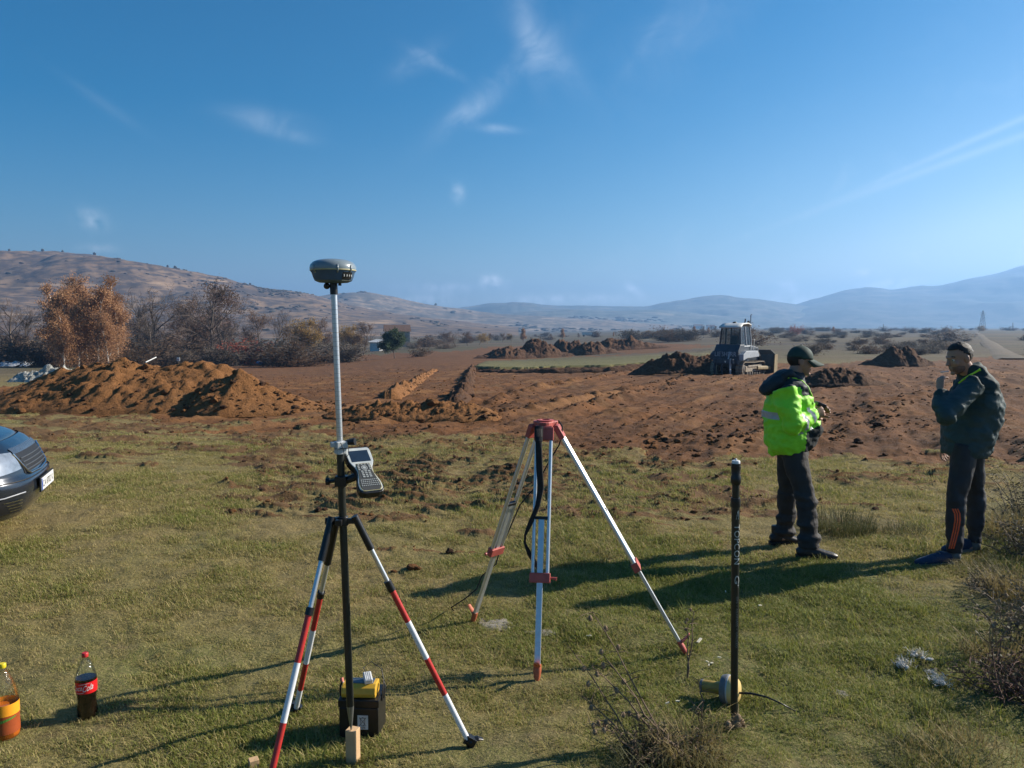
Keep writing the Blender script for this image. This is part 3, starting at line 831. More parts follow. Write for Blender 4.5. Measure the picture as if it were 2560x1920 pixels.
def grass(n, y0, y1, smin, smax, power):
    x, y = frustum_points(n, y0, y1, power)
    z, d_, s_, st_, k_, u_, v_ = ground_z(x, y, True)
    patch = fbm(x * .9, y * .9, oct=3, seed=301) + .6 * fbm(x * 4, y * 4, oct=2, seed=303)
    keep = (d_ < .5) & (rng.random(n) > s_ * .8) & (rng.random(n) < .62 + .5 * patch)
    x, y, z, u_, v_, patch = x[keep], y[keep], z[keep], u_[keep], v_[keep], patch[keep]
    lush = smooth(950, 1550, u_ + 160 * fbm(x * .5, y * .5, oct=3, seed=15)) * smooth(1120, 1420, v_ + 90 * fbm(x * .7, y * .7, oct=3, seed=16))
    lush = np.clip(lush + .45 * smooth(1180, 1500, v_ + 120 * fbm(x * .7, y * .7, oct=3, seed=17)), 0, 1.1)
    dry = np.clip(.62 - .62 * lush - .38 * patch + rng.normal(0, .12, len(x)) + .15 * smooth(1250, 1000, v_), -.1, 1.0)
    tall = rng.random(len(x)) < (.015 + .04 * smooth(.3, .9, patch) + .10 * smooth(1500, 2100, u_) * smooth(1250, 1450, v_))
    pick = np.where(tall, rng.integers(6, 9, len(x)), np.where(rng.random(len(x)) < .22 + .2 * (dry > .6), rng.integers(9, 12, len(x)), rng.integers(0, 6, len(x)))); dry = np.where(pick >= 9, np.maximum(dry, .7), dry)
    sc = rng.uniform(smin, smax, len(x)) * (1 + .35 * patch.clip(-.6, 1))
    return np.stack([x, y, z], -1), rng.random(len(x)) * 6.28, sc, pick, dry
parts_ = [grass(22000, 2.6, 6.5, .65, 1.05, 0.0), grass(24000, 6.5, 14, .8, 1.2, 0.0), grass(9000, 14, 34, 1.0, 1.5, 0.5)]
P_, r_, s_, p_, d_ = [np.concatenate([q[i] for q in parts_]) for i in range(5)]
scatter('grass', 'short grazed grass, green in front and straw coloured behind', P_, r_, s_, p_, tufts, {'dry': d_})
# ------------------------------------------------------------------ people
SKIN = mat('skin', (.37, .20, .135), .5, var=.06, scale=30, sss=.08)  # tone darkened to carry the shade on the face
HIVIS = mat('lime_yellow_fabric', (.30, .80, .03), .6, var=.04, scale=14, bump=.25, bscale=60, col2=(.25, .70, .02))
DARKTEAL = mat('dark_green_fabric', (.028, .058, .062), .7, var=.1, scale=12, bump=.3, bscale=70)  # tone lifted slightly to carry the milky veil over this man
CAPCLOTH = mat('cap_cloth', (.02, .05, .04), .75, var=.1, scale=18, bump=.2, bscale=120)
NAVYDARK = mat('dark_shoulder_fabric', (.013, .024, .03), .65, var=.1, scale=14, bump=.3, bscale=60)
SWEATER = mat('dark_fleece', (.017, .022, .024), .9, var=.1, scale=20, bump=.3, bscale=90)
REFLECT = mat('reflective_tape', (.42, .44, .46), .35, var=.05, scale=20)
TROUSER = mat('charcoal_work_cloth', (.034, .030, .029), .8, var=.12, scale=10, bump=.3, bscale=60)
TRACK = mat('black_blue_track_cloth', (.016, .018, .025), .6, var=.12, scale=10, bump=.25, bscale=60)
BOOT = mat('dark_boot_leather', (.028, .023, .02), .45, var=.15, scale=25, bump=.2)
SHOEBLUE = mat('blue_shoe_mesh', (.012, .030, .075), .7, var=.12, scale=40, bump=.2, bscale=160)
SOLE = mat('grey_sole', (.16, .17, .17), .7)
SOLEB = mat('black_sole', (.015, .015, .015), .7)
HAIR = mat('dark_hair', (.012, .010, .009), .6, var=.2, scale=60, bump=.6, bscale=180)
NEON = mat('neon_piping', (.45, .85, .04), .5)
ORANGE = mat('orange_stripe', (.85, .13, .04), .6)
EYEW = mat('eye_white', (.6, .58, .55), .25)
EYED = mat('eye_iris', (.03, .018, .012), .2)
LIP = mat('lip', (.35, .15, .12), .5)

def hand(mb, wrist, d, n, side, curl=(.5, .7, .5), spread=.12, thumb=.5):
    """palm, four fingers bent towards the palm side n, thumb from the palm's edge"""
    w = Vector(wrist); d = Vector(d).normalized(); n = Vector(n); n = (n - d * n.dot(d)).normalized(); s = d.cross(n) * side
    mb.tube([w - d * .03, w, w + d * .03, w + d * .065, w + d * .092], [(.024, .028), (.023, .03), (.019, .039), (.016, .044), (.013, .040)], 10, up=n)
    for i, (off, ln) in enumerate(((.033, .072), (.011, .080), (-.011, .075), (-.032, .060))):
        b = w + d * (.082 - .004 * abs(i - 1)) + s * off
        fd = (d + s * (off * spread * 25)).normalized()
        pts = [b - fd * .015, b]; a = 0
        for k, fr in enumerate((.45, .32, .25)):
            a += curl[k] + .06 * i
            dirn = (fd * math.cos(a) + n * math.sin(a)).normalized()
            b = b + dirn * ln * fr; pts.append(b)
        mb.tube(pts, [.0105, .0105, .0095, .0085, .0068], 7)
    b = w + d * .028 + s * .03 + n * .006
    t1 = (d * .55 + s * .75 + n * .35).normalized(); t2 = (d * .8 + s * .25 + n * thumb).normalized()
    mb.tube([b - t1 * .02, b + t1 * .012, b + t1 * .036, b + t1 * .036 + t2 * .03, b + t1 * .036 + t2 * .054], [.013, .0145, .0125, .0105, .008], 8)
    return mb

def head(mb, c, f, u, k=1.0):
    """skull, jaw, brow, nose, lips, chin and ears; c is the middle of the head, f forward, u up"""
    f = Vector(f).normalized(); u = Vector(u); u = (u - f * u.dot(f)).normalized(); s = u.cross(f); c = Vector(c)
    rot = Matrix((f, s, u)).transposed()
    P = lambda x, y, z: c + (f * x + s * y + u * z) * k
    mb.ell(P(-.012, 0, .032), (.098 * k, .077 * k, .088 * k), rot, 20, 14)
    mb.ell(P(.022, 0, -.02), (.068 * k, .066 * k, .078 * k), rot, 18, 12)
    mb.tube([P(.03, 0, -.02), P(.042, 0, -.065), P(.05, 0, -.1), P(.052, 0, -.115)], [(.058 * k, .062 * k), (.046 * k, .052 * k), (.03 * k, .036 * k), (.016 * k, .02 * k)], 14, up=f)
    mb.tube([P(.068, -.045, .022), P(.086, 0, .026), P(.068, .045, .022)], [.012 * k, .014 * k, .012 * k], 8)
    mb.tube([P(.084, 0, .016), P(.098, 0, -.008), P(.112, 0, -.028), P(.094, 0, -.036)], [(.009 * k, .009 * k), (.012 * k, .011 * k), (.013 * k, .016 * k), (.008 * k, .015 * k)], 9, up=f)
    mb.tube([P(.078, -.022, -.062), P(.091, 0, -.06), P(.078, .022, -.062)], [.007 * k, .009 * k, .007 * k], 7)
    mb.tube([P(.074, -.02, -.074), P(.087, 0, -.073), P(.074, .02, -.074)], [.007 * k, .010 * k, .007 * k], 7)
    mb.ell(P(.075, 0, -.103), (.018 * k, .022 * k, .016 * k), rot)
    for e in (-1, 1):
        mb.ell(P(.062, .042 * e, -.025), (.02 * k, .02 * k, .022 * k), rot)
        mb.ell(P(-.014, .077 * e, -.006), (.02 * k, .010 * k, .033 * k), rot, 10, 8)
    return P, rot

def shell(c, r, rot, keep, n=40, m=28, grow=0.0, seed=0, amp=0.0):
    """part of an ellipsoid (cap or hair)"""
    mb = MB(); mb.ell(c, r, rot, n, m); out = MB(); c = Vector(c); inv = rot.transposed()
    used = {}
    for f in mb.f:
        loc = [inv @ (Vector(mb.v[i]) - c) for i in f]
        ctr = sum(loc, Vector()) / len(loc)
        if keep(ctr):
            idx_ = []
            for i in f:
                if i not in used:
                    p = Vector(mb.v[i]); 
                    if amp: p += (p - c).normalized() * amp * mnoise.noise(p * 60)
                    used[i] = len(out.v); out.v.append(as3(p))
                idx_.append(used[i])
            out.f.append(tuple(idx_))
    return out

def split_build(V, F, cls, spec, parent, smooth=180):
    """one surface cut into pieces of cloth by a class per face: spec = {class: (name, material, parent key)}"""
    made = {}
    for k in spec:
        nm, mt, pk = spec[k]
        fs = [F[i] for i in np.nonzero(cls == k)[0]]
        if not fs: continue
        used = sorted({i for f in fs for i in f}); mp = {a: b for b, a in enumerate(used)}
        m = MB(); m.v = [tuple(V[i]) for i in used]; m.f = [tuple(mp[i] for i in f) for f in fs]
        made[k] = m.build(nm, mt, made.get(pk, parent) if pk is not None else parent, smooth=smooth, fix=False)
    return made
def face_centres(V, F): return np.array([V[list(f)].mean(0) for f in F])
def fold(V, Nn, amp, fx, fy, fz, seed, w=1.0):
    n = fbm(V[:, 0] * fx, V[:, 1] * fy, V[:, 2] * fz, oct=3, seed=seed, gain=.5)
    return V + Nn * (amp * n * w)[:, None]
def bvh_of(V, F): return BVHTree.FromPolygons([tuple(v) for v in V], F)
def hit(bvh, px, py, lift=.004):
    d = ray(px, py).normalized()
    p, n, i, dist = bvh.ray_cast(Vector((0, 0, CAM_H)), d)
    return None if p is None else p - d * lift
def zpy(z, Y): return to_pix(np.array(0.), np.array(float(Y)), np.array(float(z)))[1]
def XZ(px, z, Y):
    """point at a height z above datum, forward distance Y, on the picture column px"""
    p = pix(px, float(zpy(z, Y)), Y); return Vector((p.x, Y, z))
def seglen_t(P, a, b):
    a, b = np.array(a), np.array(b); ab = b - a
    t = np.clip(((P - a) @ ab) / (ab @ ab), 0, 1)
    return t, np.linalg.norm(P - (a + t[:, None] * ab), axis=1)

def shoe(heel, toe, width, height, parent, upper, sole, name='shoe'):
    h, t = Vector(heel), Vector(toe); d = (t - h); L_ = d.length; d.normalize(); s = Vector((-d.y, d.x, 0)); u = Vector((0, 0, 1))
    P = lambda a, z: h + d * (L_ * a) + u * z
    m = MB(); m.tube([P(-.02, .045), P(.06, .05), P(.25, .055), P(.45, .05), P(.68, .038), P(.88, .03), P(.99, .026)],
                     [(.03, width * .55), (.048, width * .75), (.052, width * .8), (.047, width * .92), (.036, width), (.028, width * .85), (.016, width * .45)], 14, up=u)
    m.tube([P(.2, .04), P(.19, .09), P(.18, height)], [(width * .95, width * .72), (width * .98, width * .72), (width * 1.0, width * .74)], 14, up=d)
    V, F, Nn = remesh(m, .007, 5)
    V[:, 2] = np.maximum(V[:, 2], h.z + .012)
    ob = MB(); ob.v = [tuple(v) for v in V]; ob.f = F
    so = ob.build(name, upper, parent, smooth=180, fix=False)
    pr = []
    for a, wv in ((0, .5), (.03, .72), (.1, .82), (.3, .84), (.5, .92), (.7, 1.0), (.85, .92), (.95, .65), (1.0, .3)): pr.append((a, wv * width * 1.04))
    poly = [(L_ * a - .01, w_) for a, w_ in pr] + [(L_ * a - .01, -w_) for a, w_ in reversed(pr)]
    MB().prism(poly, -.004, .024, h, d, s, u).build('sole', sole, so, smooth=40)
    # laces
    lm = MB()
    for k in range(4):
        a = .36 + .075 * k; lm.tube([P(a, .1 - .014 * k) + s * width * .45, P(a + .01, .112 - .018 * k), P(a, .1 - .014 * k) - s * width * .45], .004, 5)
    lm.build('lace', SOLE if upper is SHOEBLUE else SOLEB, so, smooth=60)
    return so

# ---- man in the lime jacket ------------------------------------------------
p1 = thing('person', 'man in dark cap and lime yellow reflective jacket with both hands held at his chest', 'person', (2.42, 6.65, 0))
Yc = 6.65; f1 = Vector((1, .02, 0))
A_ = dict(neck=pix(1984, 940, Yc), head=pix(2001, 904, Yc - .01),
          shR=XZ(1963, 1.435, 6.45), shL=XZ(1975, 1.435, 6.85), elR=pix(1984, 1066, 6.36), elL=pix(1995, 1062, 6.92),
          wrR=pix(2036, 1036, 6.52), wrL=pix(2038, 1028, 6.74),
          hipR=XZ(1983, .90, 6.54), hipL=XZ(1975, .90, 6.74), knR=pix(2014, 1248, 6.46), knL=pix(1968, 1232, 6.83), anR=pix(2024, 1372, 6.42), anL=pix(1961, 1340, 6.88))
body = MB()
body.tube([XZ(1978, .86, Yc), XZ(1978, .98, Yc), XZ(1976, 1.10, Yc), XZ(1972, 1.27, Yc), XZ(1972, 1.40, Yc), XZ(1976, 1.46, Yc)],
          [(.105, .15), (.115, .155), (.12, .15), (.115, .165), (.095, .17), (.065, .10)], 18, up=f1)
body.tube([XZ(1974, 1.42, Yc), XZ(1984, 1.50, Yc), A_['head'] + Vector((-.02, 0, -.03))], [.066, .06, .06], 14)
Ph, Rh = head(body, A_['head'], (1, -.03, -.06), (0, 0, 1), 1.0)
for a, b, c in (('shR', 'elR', 'wrR'), ('shL', 'elL', 'wrL')):
    body.tube([A_[a], A_[a].lerp(A_[b], .5), A_[b]], [.052, .05, .042], 10); body.tube([A_[b], A_[b].lerp(A_[c], .4), A_[c]], [.043, .042, .03], 10)
for a, b, c in (('hipR', 'knR', 'anR'), ('hipL', 'knL', 'anL')):
    body.tube([A_[a], A_[a].lerp(A_[b], .4), A_[b]], [.082, .078, .055], 12); body.tube([A_[b], A_[b].lerp(A_[c], .35), A_[c]], [.055, .056, .036], 12)
    body.tube([A_[c] + Vector((-.03, 0, -.02)), A_[c] + Vector((.02, 0, -.03)), A_[c] + Vector((.06, -.01, -.04))], [.032, .03, .02], 8)
hand(body, A_['wrR'], (1, .28, .30), (-.25, .85, -.1), -1, (.55, .75, .5))
hand(body, A_['wrL'], (1, -.30, .34), (-.25, -.85, -.1), 1, (.6, .8, .5))
V, F, Nn = remesh(body, .0055, 2, .4)
m = MB(); m.v = [tuple(v) for v in V]; m.f = F
m.build('body', SKIN, p1, smooth=180, fix=False)
for e in (-1, 1):
    ey = MB().ell(Ph(.071, .031 * e, .006), .012, None, 12, 8).build('eye', EYEW, p1, smooth=180)
    MB().ell(Ph(.0795, .032 * e, .006), (.005, .006, .006), None, 8, 6).build('iris', EYED, ey, smooth=180)
    MB().tube([Ph(.078, .016 * e, .027), Ph(.08, .034 * e, .032), Ph(.066, .05 * e, .026)], [.004, .005, .003], 6).build('eyebrow', HAIR, p1, smooth=180)
hb_ = shell(Ph(-.012, 0, .030), (.1015, .0805, .092), Rh, lambda q: q.x < .035 and q.z > -.085 + max(0, q.x + .03) * 1.2 and not (abs(q.y) > .068 and q.x > -.03 and q.z < -.01), seed=3, amp=.003)
hb_.build('hair', HAIR, p1, smooth=180)
cap_ = shell(Ph(-.006, 0, .036), (.106, .086, .099), Rh, lambda q: q.z > -.006 - .1 * min(0, q.x + .02))
cp = cap_.build('cap', CAPCLOTH, p1, smooth=180); sd = cp.modifiers.new('thick', 'SOLIDIFY'); sd.thickness = .004; sd.offset = 0
vis = []
for i in range(9):
    row = []
    for j in range(13):
        a = (j / 12 - .5) * 2; r_ = i / 8
        x = .082 * math.sqrt(max(0, 1 - (a * .93) ** 2)) + .115 * r_ * math.sqrt(max(0, 1 - (a * .88) ** 2)) + .006
        y = .083 * a * (1 - .06 * r_)
        z = .034 - .046 * r_ - .022 * a * a * (1 + .3 * r_)
        row.append(Ph(x, y, z))
    vis.append(row)
vo = MB().grid(vis).build('visor', CAPCLOTH, cp, smooth=180); sd = vo.modifiers.new('thick', 'SOLIDIFY'); sd.thickness = .006
MB().ell(Ph(-.006, 0, .142), (.007, .007, .004), Rh).build('button', CAPCLOTH, cp, smooth=180)

jk = MB()
jr = [(1128, 1974, .155, .205), (1108, 1969, .195, .228), (1065, 1971, .208, .238), (1020, 1972, .198, .236), (985, 1971, .178, .236), (962, 1972, .135, .215), (946, 1977, .10, .13), (934, 1984, .088, .088), (926, 1986, .082, .082)]
jk.tube([pix(px, py, Yc) for py, px, a, b in jr], [(a, b) for py, px, a, b in jr], 26, up=f1)
for a, b, c in (('shR', 'elR', 'wrR'), ('shL', 'elL', 'wrL')):
    jk.tube([A_[a] + Vector((-.01, 0, .0)), A_[a].lerp(A_[b], .3), A_[a].lerp(A_[b], .7), A_[b]], [.092, .098, .094, .082], 16)
    jk.ell(A_[b], .088)
    jk.tube([A_[b] + (A_[b] - A_[c]) * .06, A_[b].lerp(A_[c], .35), A_[b].lerp(A_[c], .75), A_[b].lerp(A_[c], .98)], [.078, .082, .07, .056], 16)
# belly of the fleece showing under the open front
jk.ell(pix(2010, 1070, Yc), (.15, .19, .17)); jk.ell(pix(2000, 1100, Yc), (.13, .18, .11))
V, F, Nn = remesh(jk, .010, 4)
V = fold(V, Nn, .020, 6, 6, 11, 61); V = fold(V, Nn, .006, 16, 16, 22, 67)
C_ = face_centres(V, F)
t1, d1 = seglen_t(C_, A_['shR'], A_['elR']); t2, d2 = seglen_t(C_, A_['elR'], A_['wrR']); t3, d3 = seglen_t(C_, A_['shL'], A_['elL']); t4, d4 = seglen_t(C_, A_['elL'], A_['wrL'])
sleeve = ((d1 < .125) & (t1 > .02) & (C_[:, 1] < 6.50)) | (d2 < .10) | ((d3 < .125) & (C_[:, 1] > 6.80)) | (d4 < .10)
cpx, cpy = to_pix(C_[:, 0], C_[:, 1], C_[:, 2])
xf = 2.445 + .10 * smooth(1.0, 1.34, C_[:, 2])
cls = np.zeros(len(F), int)
zt = C_[:, 2]
cls[(~sleeve) & (zt > 1.375)] = 1
cls[(~sleeve) & (C_[:, 0] > 2.52) & (zt > 1.30) & (zt < 1.44)] = 1
cls[sleeve & (t1 < .14) & (d1 < .13) & (zt > 1.46)] = 1
cls[(~sleeve) & (zt > 1.165) & (zt < 1.225)] = 2
cls[(~sleeve) & (np.abs(C_[:, 0] - 2.315) < .024) & (zt > 1.22) & (zt < 1.40)] = 2
cls[((d2 < .1) & (((t2 > .22) & (t2 < .36)) | ((t2 > .62) & (t2 < .74)))) | ((d4 < .1) & (((t4 > .22) & (t4 < .36)) | ((t4 > .62) & (t4 < .74))))] = 2
cls[(~sleeve) & (C_[:, 0] > xf) & (zt < 1.33)] = 3
made = split_build(V, F, cls, {0: ('jacket', HIVIS, None), 1: ('shoulder_panel', NAVYDARK, 0), 2: ('reflective_band', REFLECT, 0), 3: ('sweater', SWEATER, None)}, p1)
jb = bvh_of(V, F)
for pl in ([(1948, 934), (1960, 938), (1972, 946)], [(1936, 964), (1950, 952), (1968, 944), (1990, 946), (2006, 953), (2020, 968), (2030, 990), (2032, 1010)]):
    pts = [hit(jb, *q, lift=.003) for q in pl]; pts = [q for q in pts if q is not None]
    if len(pts) > 1: MB().tube(pts, .007, 6).build('piping', NEON, made[0], smooth=180)
hm = MB(); hm.tube([pix(1980, 945, Yc), pix(1958, 944, Yc), pix(1936, 958, Yc), pix(1916, 976, Yc), pix(1903, 984, Yc)], [(.07, .10), (.075, .125), (.075, .125), (.055, .10), (.025, .05)], 14, up=(0, 0, 1))
hm.tube([pix(1958, 940, Yc - .12), pix(1975, 934, Yc - .10), pix(1996, 946, Yc - .09)], [.03, .034, .026], 8); hm.tube([pix(1958, 940, Yc + .12), pix(1975, 934, Yc + .10), pix(1996, 946, Yc + .09)], [.03, .034, .026], 8)
V, F, Nn = remesh(hm, .009, 4); V = fold(V, Nn, .012, 9, 9, 14, 77)
m = MB(); m.v = [tuple(v) for v in V]; m.f = F; m.build('hood', NAVYDARK, made[0], smooth=180, fix=False)

def trousers(A, hips, parent, material, seed, thigh=.098, knee=.083, cuff=.085, bunch=1.0):
    tr = MB()
    tr.tube([hips[0], hips[1], hips[2]], [hips[3], hips[4], hips[5]], 22, up=hips[6])
    for s in ('R', 'L'):
        h, k, a = A['hip' + s], A['kn' + s], A['an' + s]
        tr.tube([h + Vector((0, 0, .05)), h.lerp(k, .25), h.lerp(k, .65), k, k.lerp(a, .35), k.lerp(a, .7), a + Vector((0, 0, .01))], [thigh, thigh * 1.02, thigh * .93, knee, knee * .98, knee * .93, cuff], 16)
    V, F, Nn = remesh(tr, .009, 4)
    low = np.maximum(smooth(.48, .2, V[:, 2]), .8 * np.exp(-((V[:, 2] - .52) / .12) ** 2)) * bunch
    V = fold(V, Nn, .020, 5, 5, 17, seed, low); V = fold(V, Nn, .010, 9, 9, 7, seed + 5)
    m = MB(); m.v = [tuple(v) for v in V]; m.f = F
    return m.build('trousers', material, parent, smooth=180, fix=False), bvh_of(V, F)
trousers(A_, (XZ(1981, .84, Yc), XZ(1979, .93, Yc), XZ(1983, 1.03, Yc), (.12, .175), (.135, .185), (.145, .175), f1), p1, TROUSER, 83)
zg = float(ground_z(np.array([2.5]), np.array([6.4]))[0])
zg2 = float(ground_z(np.array([2.4]), np.array([6.88]))[0])
shoe((2.395, 6.43, zg), (2.715, 6.37, zg), .05, .17, p1, BOOT, SOLEB, 'boot')
shoe((2.325, 6.89, zg2), (2.615, 6.90, zg2), .05, .17, p1, BOOT, SOLEB, 'boot')
ph_ = MB(); ph_.box(pix(2050, 1012, 6.64), (.075, .10, .035), Matrix.Rotation(.4, 3, 'Y')).build('held_phone', mat('black_plastic', (.012, .012, .013), .35), p1, bevel=.006)

# ---- man in the dark green jacket ------------------------------------------
p2 = thing('person', 'bareheaded man in dark green jacket and black track trousers with one hand at his mouth', 'person', (3.75, 6.45, 0))
Y2 = 6.45; f2 = Vector((-1, -.05, 0))
B_ = dict(head=pix(2398, 896, Y2 - .02), shL=XZ(2438, 1.49, 6.24), shR=XZ(2432, 1.49, 6.67), elL=pix(2364, 1040, 6.13), wrL=pix(2351, 974, 6.24),
          elR=pix(2384, 1052, 6.74), wrR=pix(2362, 1110, 6.72),
          hipL=XZ(2412, .93, 6.34), hipR=XZ(2428, .93, 6.56), knL=pix(2390, 1252, 6.31), knR=pix(2441, 1245, 6.62), anL=pix(2386, 1384, 6.31), anR=pix(2436, 1358, 6.62))
body = MB()
body.tube([XZ(2418, .89, Y2), XZ(2420, 1.02, Y2), XZ(2424, 1.15, Y2), XZ(2432, 1.32, Y2), XZ(2434, 1.45, Y2), XZ(2428, 1.51, Y2)],
          [(.11, .155), (.115, .16), (.12, .155), (.12, .175), (.095, .18), (.065, .1)], 18, up=f2)
body.tube([XZ(2430, 1.47, Y2), XZ(2421, 1.56, Y2), B_['head'] + Vector((.02, 0, -.03))], [.07, .062, .06], 14)
Ph2, Rh2 = head(body, B_['head'], (-1, -.12, -.24), (-.1, 0, 1), 1.04)
for a, b, c in (('shR', 'elR', 'wrR'), ('shL', 'elL', 'wrL')):
    body.tube([B_[a], B_[a].lerp(B_[b], .5), B_[b]], [.052, .05, .042], 10); body.tube([B_[b], B_[b].lerp(B_[c], .4), B_[c]], [.043, .042, .03], 10)
for a, b, c in (('hipR', 'knR', 'anR'), ('hipL', 'knL', 'anL')):
    body.tube([B_[a], B_[a].lerp(B_[b], .4), B_[b]], [.084, .08, .056], 12); body.tube([B_[b], B_[b].lerp(B_[c], .35), B_[c]], [.056, .057, .036], 12)
    body.tube([B_[c] + Vector((.03, 0, -.02)), B_[c] + Vector((-.02, 0, -.03)), B_[c] + Vector((-.06, -.01, -.04))], [.032, .03, .02], 8)
hand(body, B_['wrL'], (.15, .38, 1), (1, .2, -.1), 1, (.45, .6, .5))
hand(body, B_['wrR'], (-.15, 0, -1), (.5, -.8, 0), 1, (.25, .35, .3))
V, F, Nn = remesh(body, .0055, 2, .4)
m = MB(); m.v = [tuple(v) for v in V]; m.f = F
m.build('body', SKIN, p2, smooth=180, fix=False)
for e in (-1, 1):
    ey = MB().ell(Ph2(.071, .031 * e, .006), .0122, None, 12, 8).build('eye', EYEW, p2, smooth=180)
    MB().ell(Ph2(.079, .032 * e, .004), (.005, .006, .006), None, 8, 6).build('iris', EYED, ey, smooth=180)
    MB().tube([Ph2(.078, .014 * e, .028), Ph2(.08, .034 * e, .033), Ph2(.066, .05 * e, .027)], [.005, .006, .004], 6).build('eyebrow', HAIR, p2, smooth=180)
hr = shell(Ph2(-.010, 0, .034), (.107, .082, .100), Rh2, lambda q: (q.z > min(.056, .004 + max(0, q.x + .004) * 1.0) or (q.x < -.016 and q.z > -.085)) and not (abs(q.y) > .07 and -.03 < q.x < .01 and q.z < -.012), seed=5, amp=.006)
ho = hr.build('hair', HAIR, p2, smooth=180); sd = ho.modifiers.new('thick', 'SOLIDIFY'); sd.thickness = .006
bd = shell(Ph2(.03, 0, -.058), (.062, .062, .064), Rh2, lambda q: q.z < .012 - .1 * (q.x - .03) and q.x > -.035 and not (q.x > .04 and abs(q.y) < .02 and -.02 < q.z < .02))
bd.build('stubble', mat('stubble', (.23, .125, .09), .8, var=.2, scale=90), p2, smooth=180)

jk = MB()
jr = [(1140, 2409, .158, .20), (1120, 2411, .185, .22), (1085, 2422, .20, .232), (1050, 2430, .20, .238), (1010, 2436, .188, .24), (980, 2438, .165, .24), (955, 2436, .125, .215), (936, 2430, .095, .125), (920, 2424, .082, .085), (912, 2422, .078, .078)]
jk.tube([pix(px, py, Y2) for py, px, a, b in jr], [(a, b) for py, px, a, b in jr], 26, up=f2)
for a, b, c in (('shR', 'elR', 'wrR'), ('shL', 'elL', 'wrL')):
    jk.tube([B_[a], B_[a].lerp(B_[b], .3), B_[a].lerp(B_[b], .7), B_[b]], [.09, .094, .088, .076], 16)
    jk.ell(B_[b], .088)
    jk.tube([B_[b] + (B_[b] - B_[c]) * .06, B_[b].lerp(B_[c], .35), B_[b].lerp(B_[c], .75), B_[b].lerp(B_[c], .97)], [.074, .074, .062, .05], 16)
V, F, Nn = remesh(jk, .010, 4)
V = fold(V, Nn, .020, 6, 6, 10, 91); V = fold(V, Nn, .006, 15, 15, 20, 97)
C_ = face_centres(V, F); cls = np.zeros(len(F), int); cpx, cpy = to_pix(C_[:, 0], C_[:, 1], C_[:, 2])
t1, d1 = seglen_t(C_, B_['shL'], B_['elL']); t3, d3 = seglen_t(C_, B_['shR'], B_['elR'])
cls[(C_[:, 2] > 1.40) & ~((d1 < .11) & (t1 > .1)) & ~((d3 < .11) & (t3 > .1))] = 1
made2 = split_build(V, F, cls, {0: ('jacket', DARKTEAL, None), 1: ('shoulder_panel', mat('deep_green_fabric', (.012, .034, .034), .75, bump=.3, bscale=80), 0)}, p2)
jb = bvh_of(V, F)
pts = [hit(jb, *q, lift=.004) for q in [(2397, 958), (2408, 949), (2420, 941), (2434, 933), (2446, 926), (2451, 924)]]; pts = [q for q in pts if q is not None]
if len(pts) > 1: MB().tube(pts, [.008] * (len(pts) - 1) + [.011], 6).build('piping', NEON, made2[0], smooth=180)
tro, tb = trousers(B_, (XZ(2416, .88, Y2), XZ(2417, .96, Y2), XZ(2418, 1.06, Y2), (.125, .18), (.135, .185), (.14, .175), f2), p2, TRACK, 103, thigh=.092, knee=.071, cuff=.058, bunch=.55)
for k in range(3):
    pl = [(2381.5 + 6.2 * k, 1272), (2387 + 6.2 * k, 1284), (2388 + 6.2 * k, 1300), (2384 + 6.2 * k, 1325), (2378.5 + 6.0 * k, 1348), (2372.5 + 5.6 * k, 1372)]
    P_l = []; 
    for (a, b), (c, d_) in zip(pl[:-1], pl[1:]):
        for j in range(5):
            P_l.append((a + (c - a) * j / 5, b + (d_ - b) * j / 5))
    P_l.append(pl[-1])
    sm = MB(); rows = []
    for (a, b) in P_l:
        l_, r__ = hit(tb, a - 1.9, b, .004), hit(tb, a + 1.9, b, .004)
        if l_ is not None and r__ is not None: rows.append([l_, l_.lerp(r__, .5), r__])
    if len(rows) > 2:
        so = sm.grid(rows).build('stripe', ORANGE, tro, smooth=180); sd = so.modifiers.new('thick', 'SOLIDIFY'); sd.thickness = .003
for k in range(3):                                             # small three bar mark on the thigh
    rows = []
    for j in range(4):
        x0, y0 = 2353.5 + 3.6 * k + j * .5, 1186 - (3.5 + 3.2 * k) * (1 - j / 3) * 1.2
        l_, r__ = hit(tb, x0, y0, .004), hit(tb, x0 + 2.8, y0 + 1.2, .004)
        if l_ is not None and r__ is not None: rows.append([l_, r__])
    if len(rows) > 1: MB().grid(rows).build('mark', ORANGE, tro, smooth=180)
zg = float(ground_z(np.array([3.4]), np.array([6.3]))[0]); zg2 = float(ground_z(np.array([3.8]), np.array([6.62]))[0])
s1 = shoe((3.62, 6.31, zg), (3.305, 6.27, zg), .052, .105, p2, SHOEBLUE, SOLE)
s2 = shoe((3.985, 6.64, zg2), (3.69, 6.57, zg2), .052, .105, p2, SHOEBLUE, SOLE)
for a in ('anL', 'anR'):
    MB().tube([B_[a] + Vector((.005, 0, -.05)), B_[a] + Vector((.003, 0, .02))], [.045, .045], 12).build('sock', mat('grey_sock', (.12, .13, .13), .9), p2, smooth=180)
MB().tube([B_['wrL'].lerp(B_['head'], .55) + Vector((-.03, -.02, .01)), B_['wrL'].lerp(B_['head'], .55) + Vector((-.10, -.03, .0))], .0042, 6).build('cigarette', mat('paper_white', (.75, .73, .7), .7), p2, smooth=180)
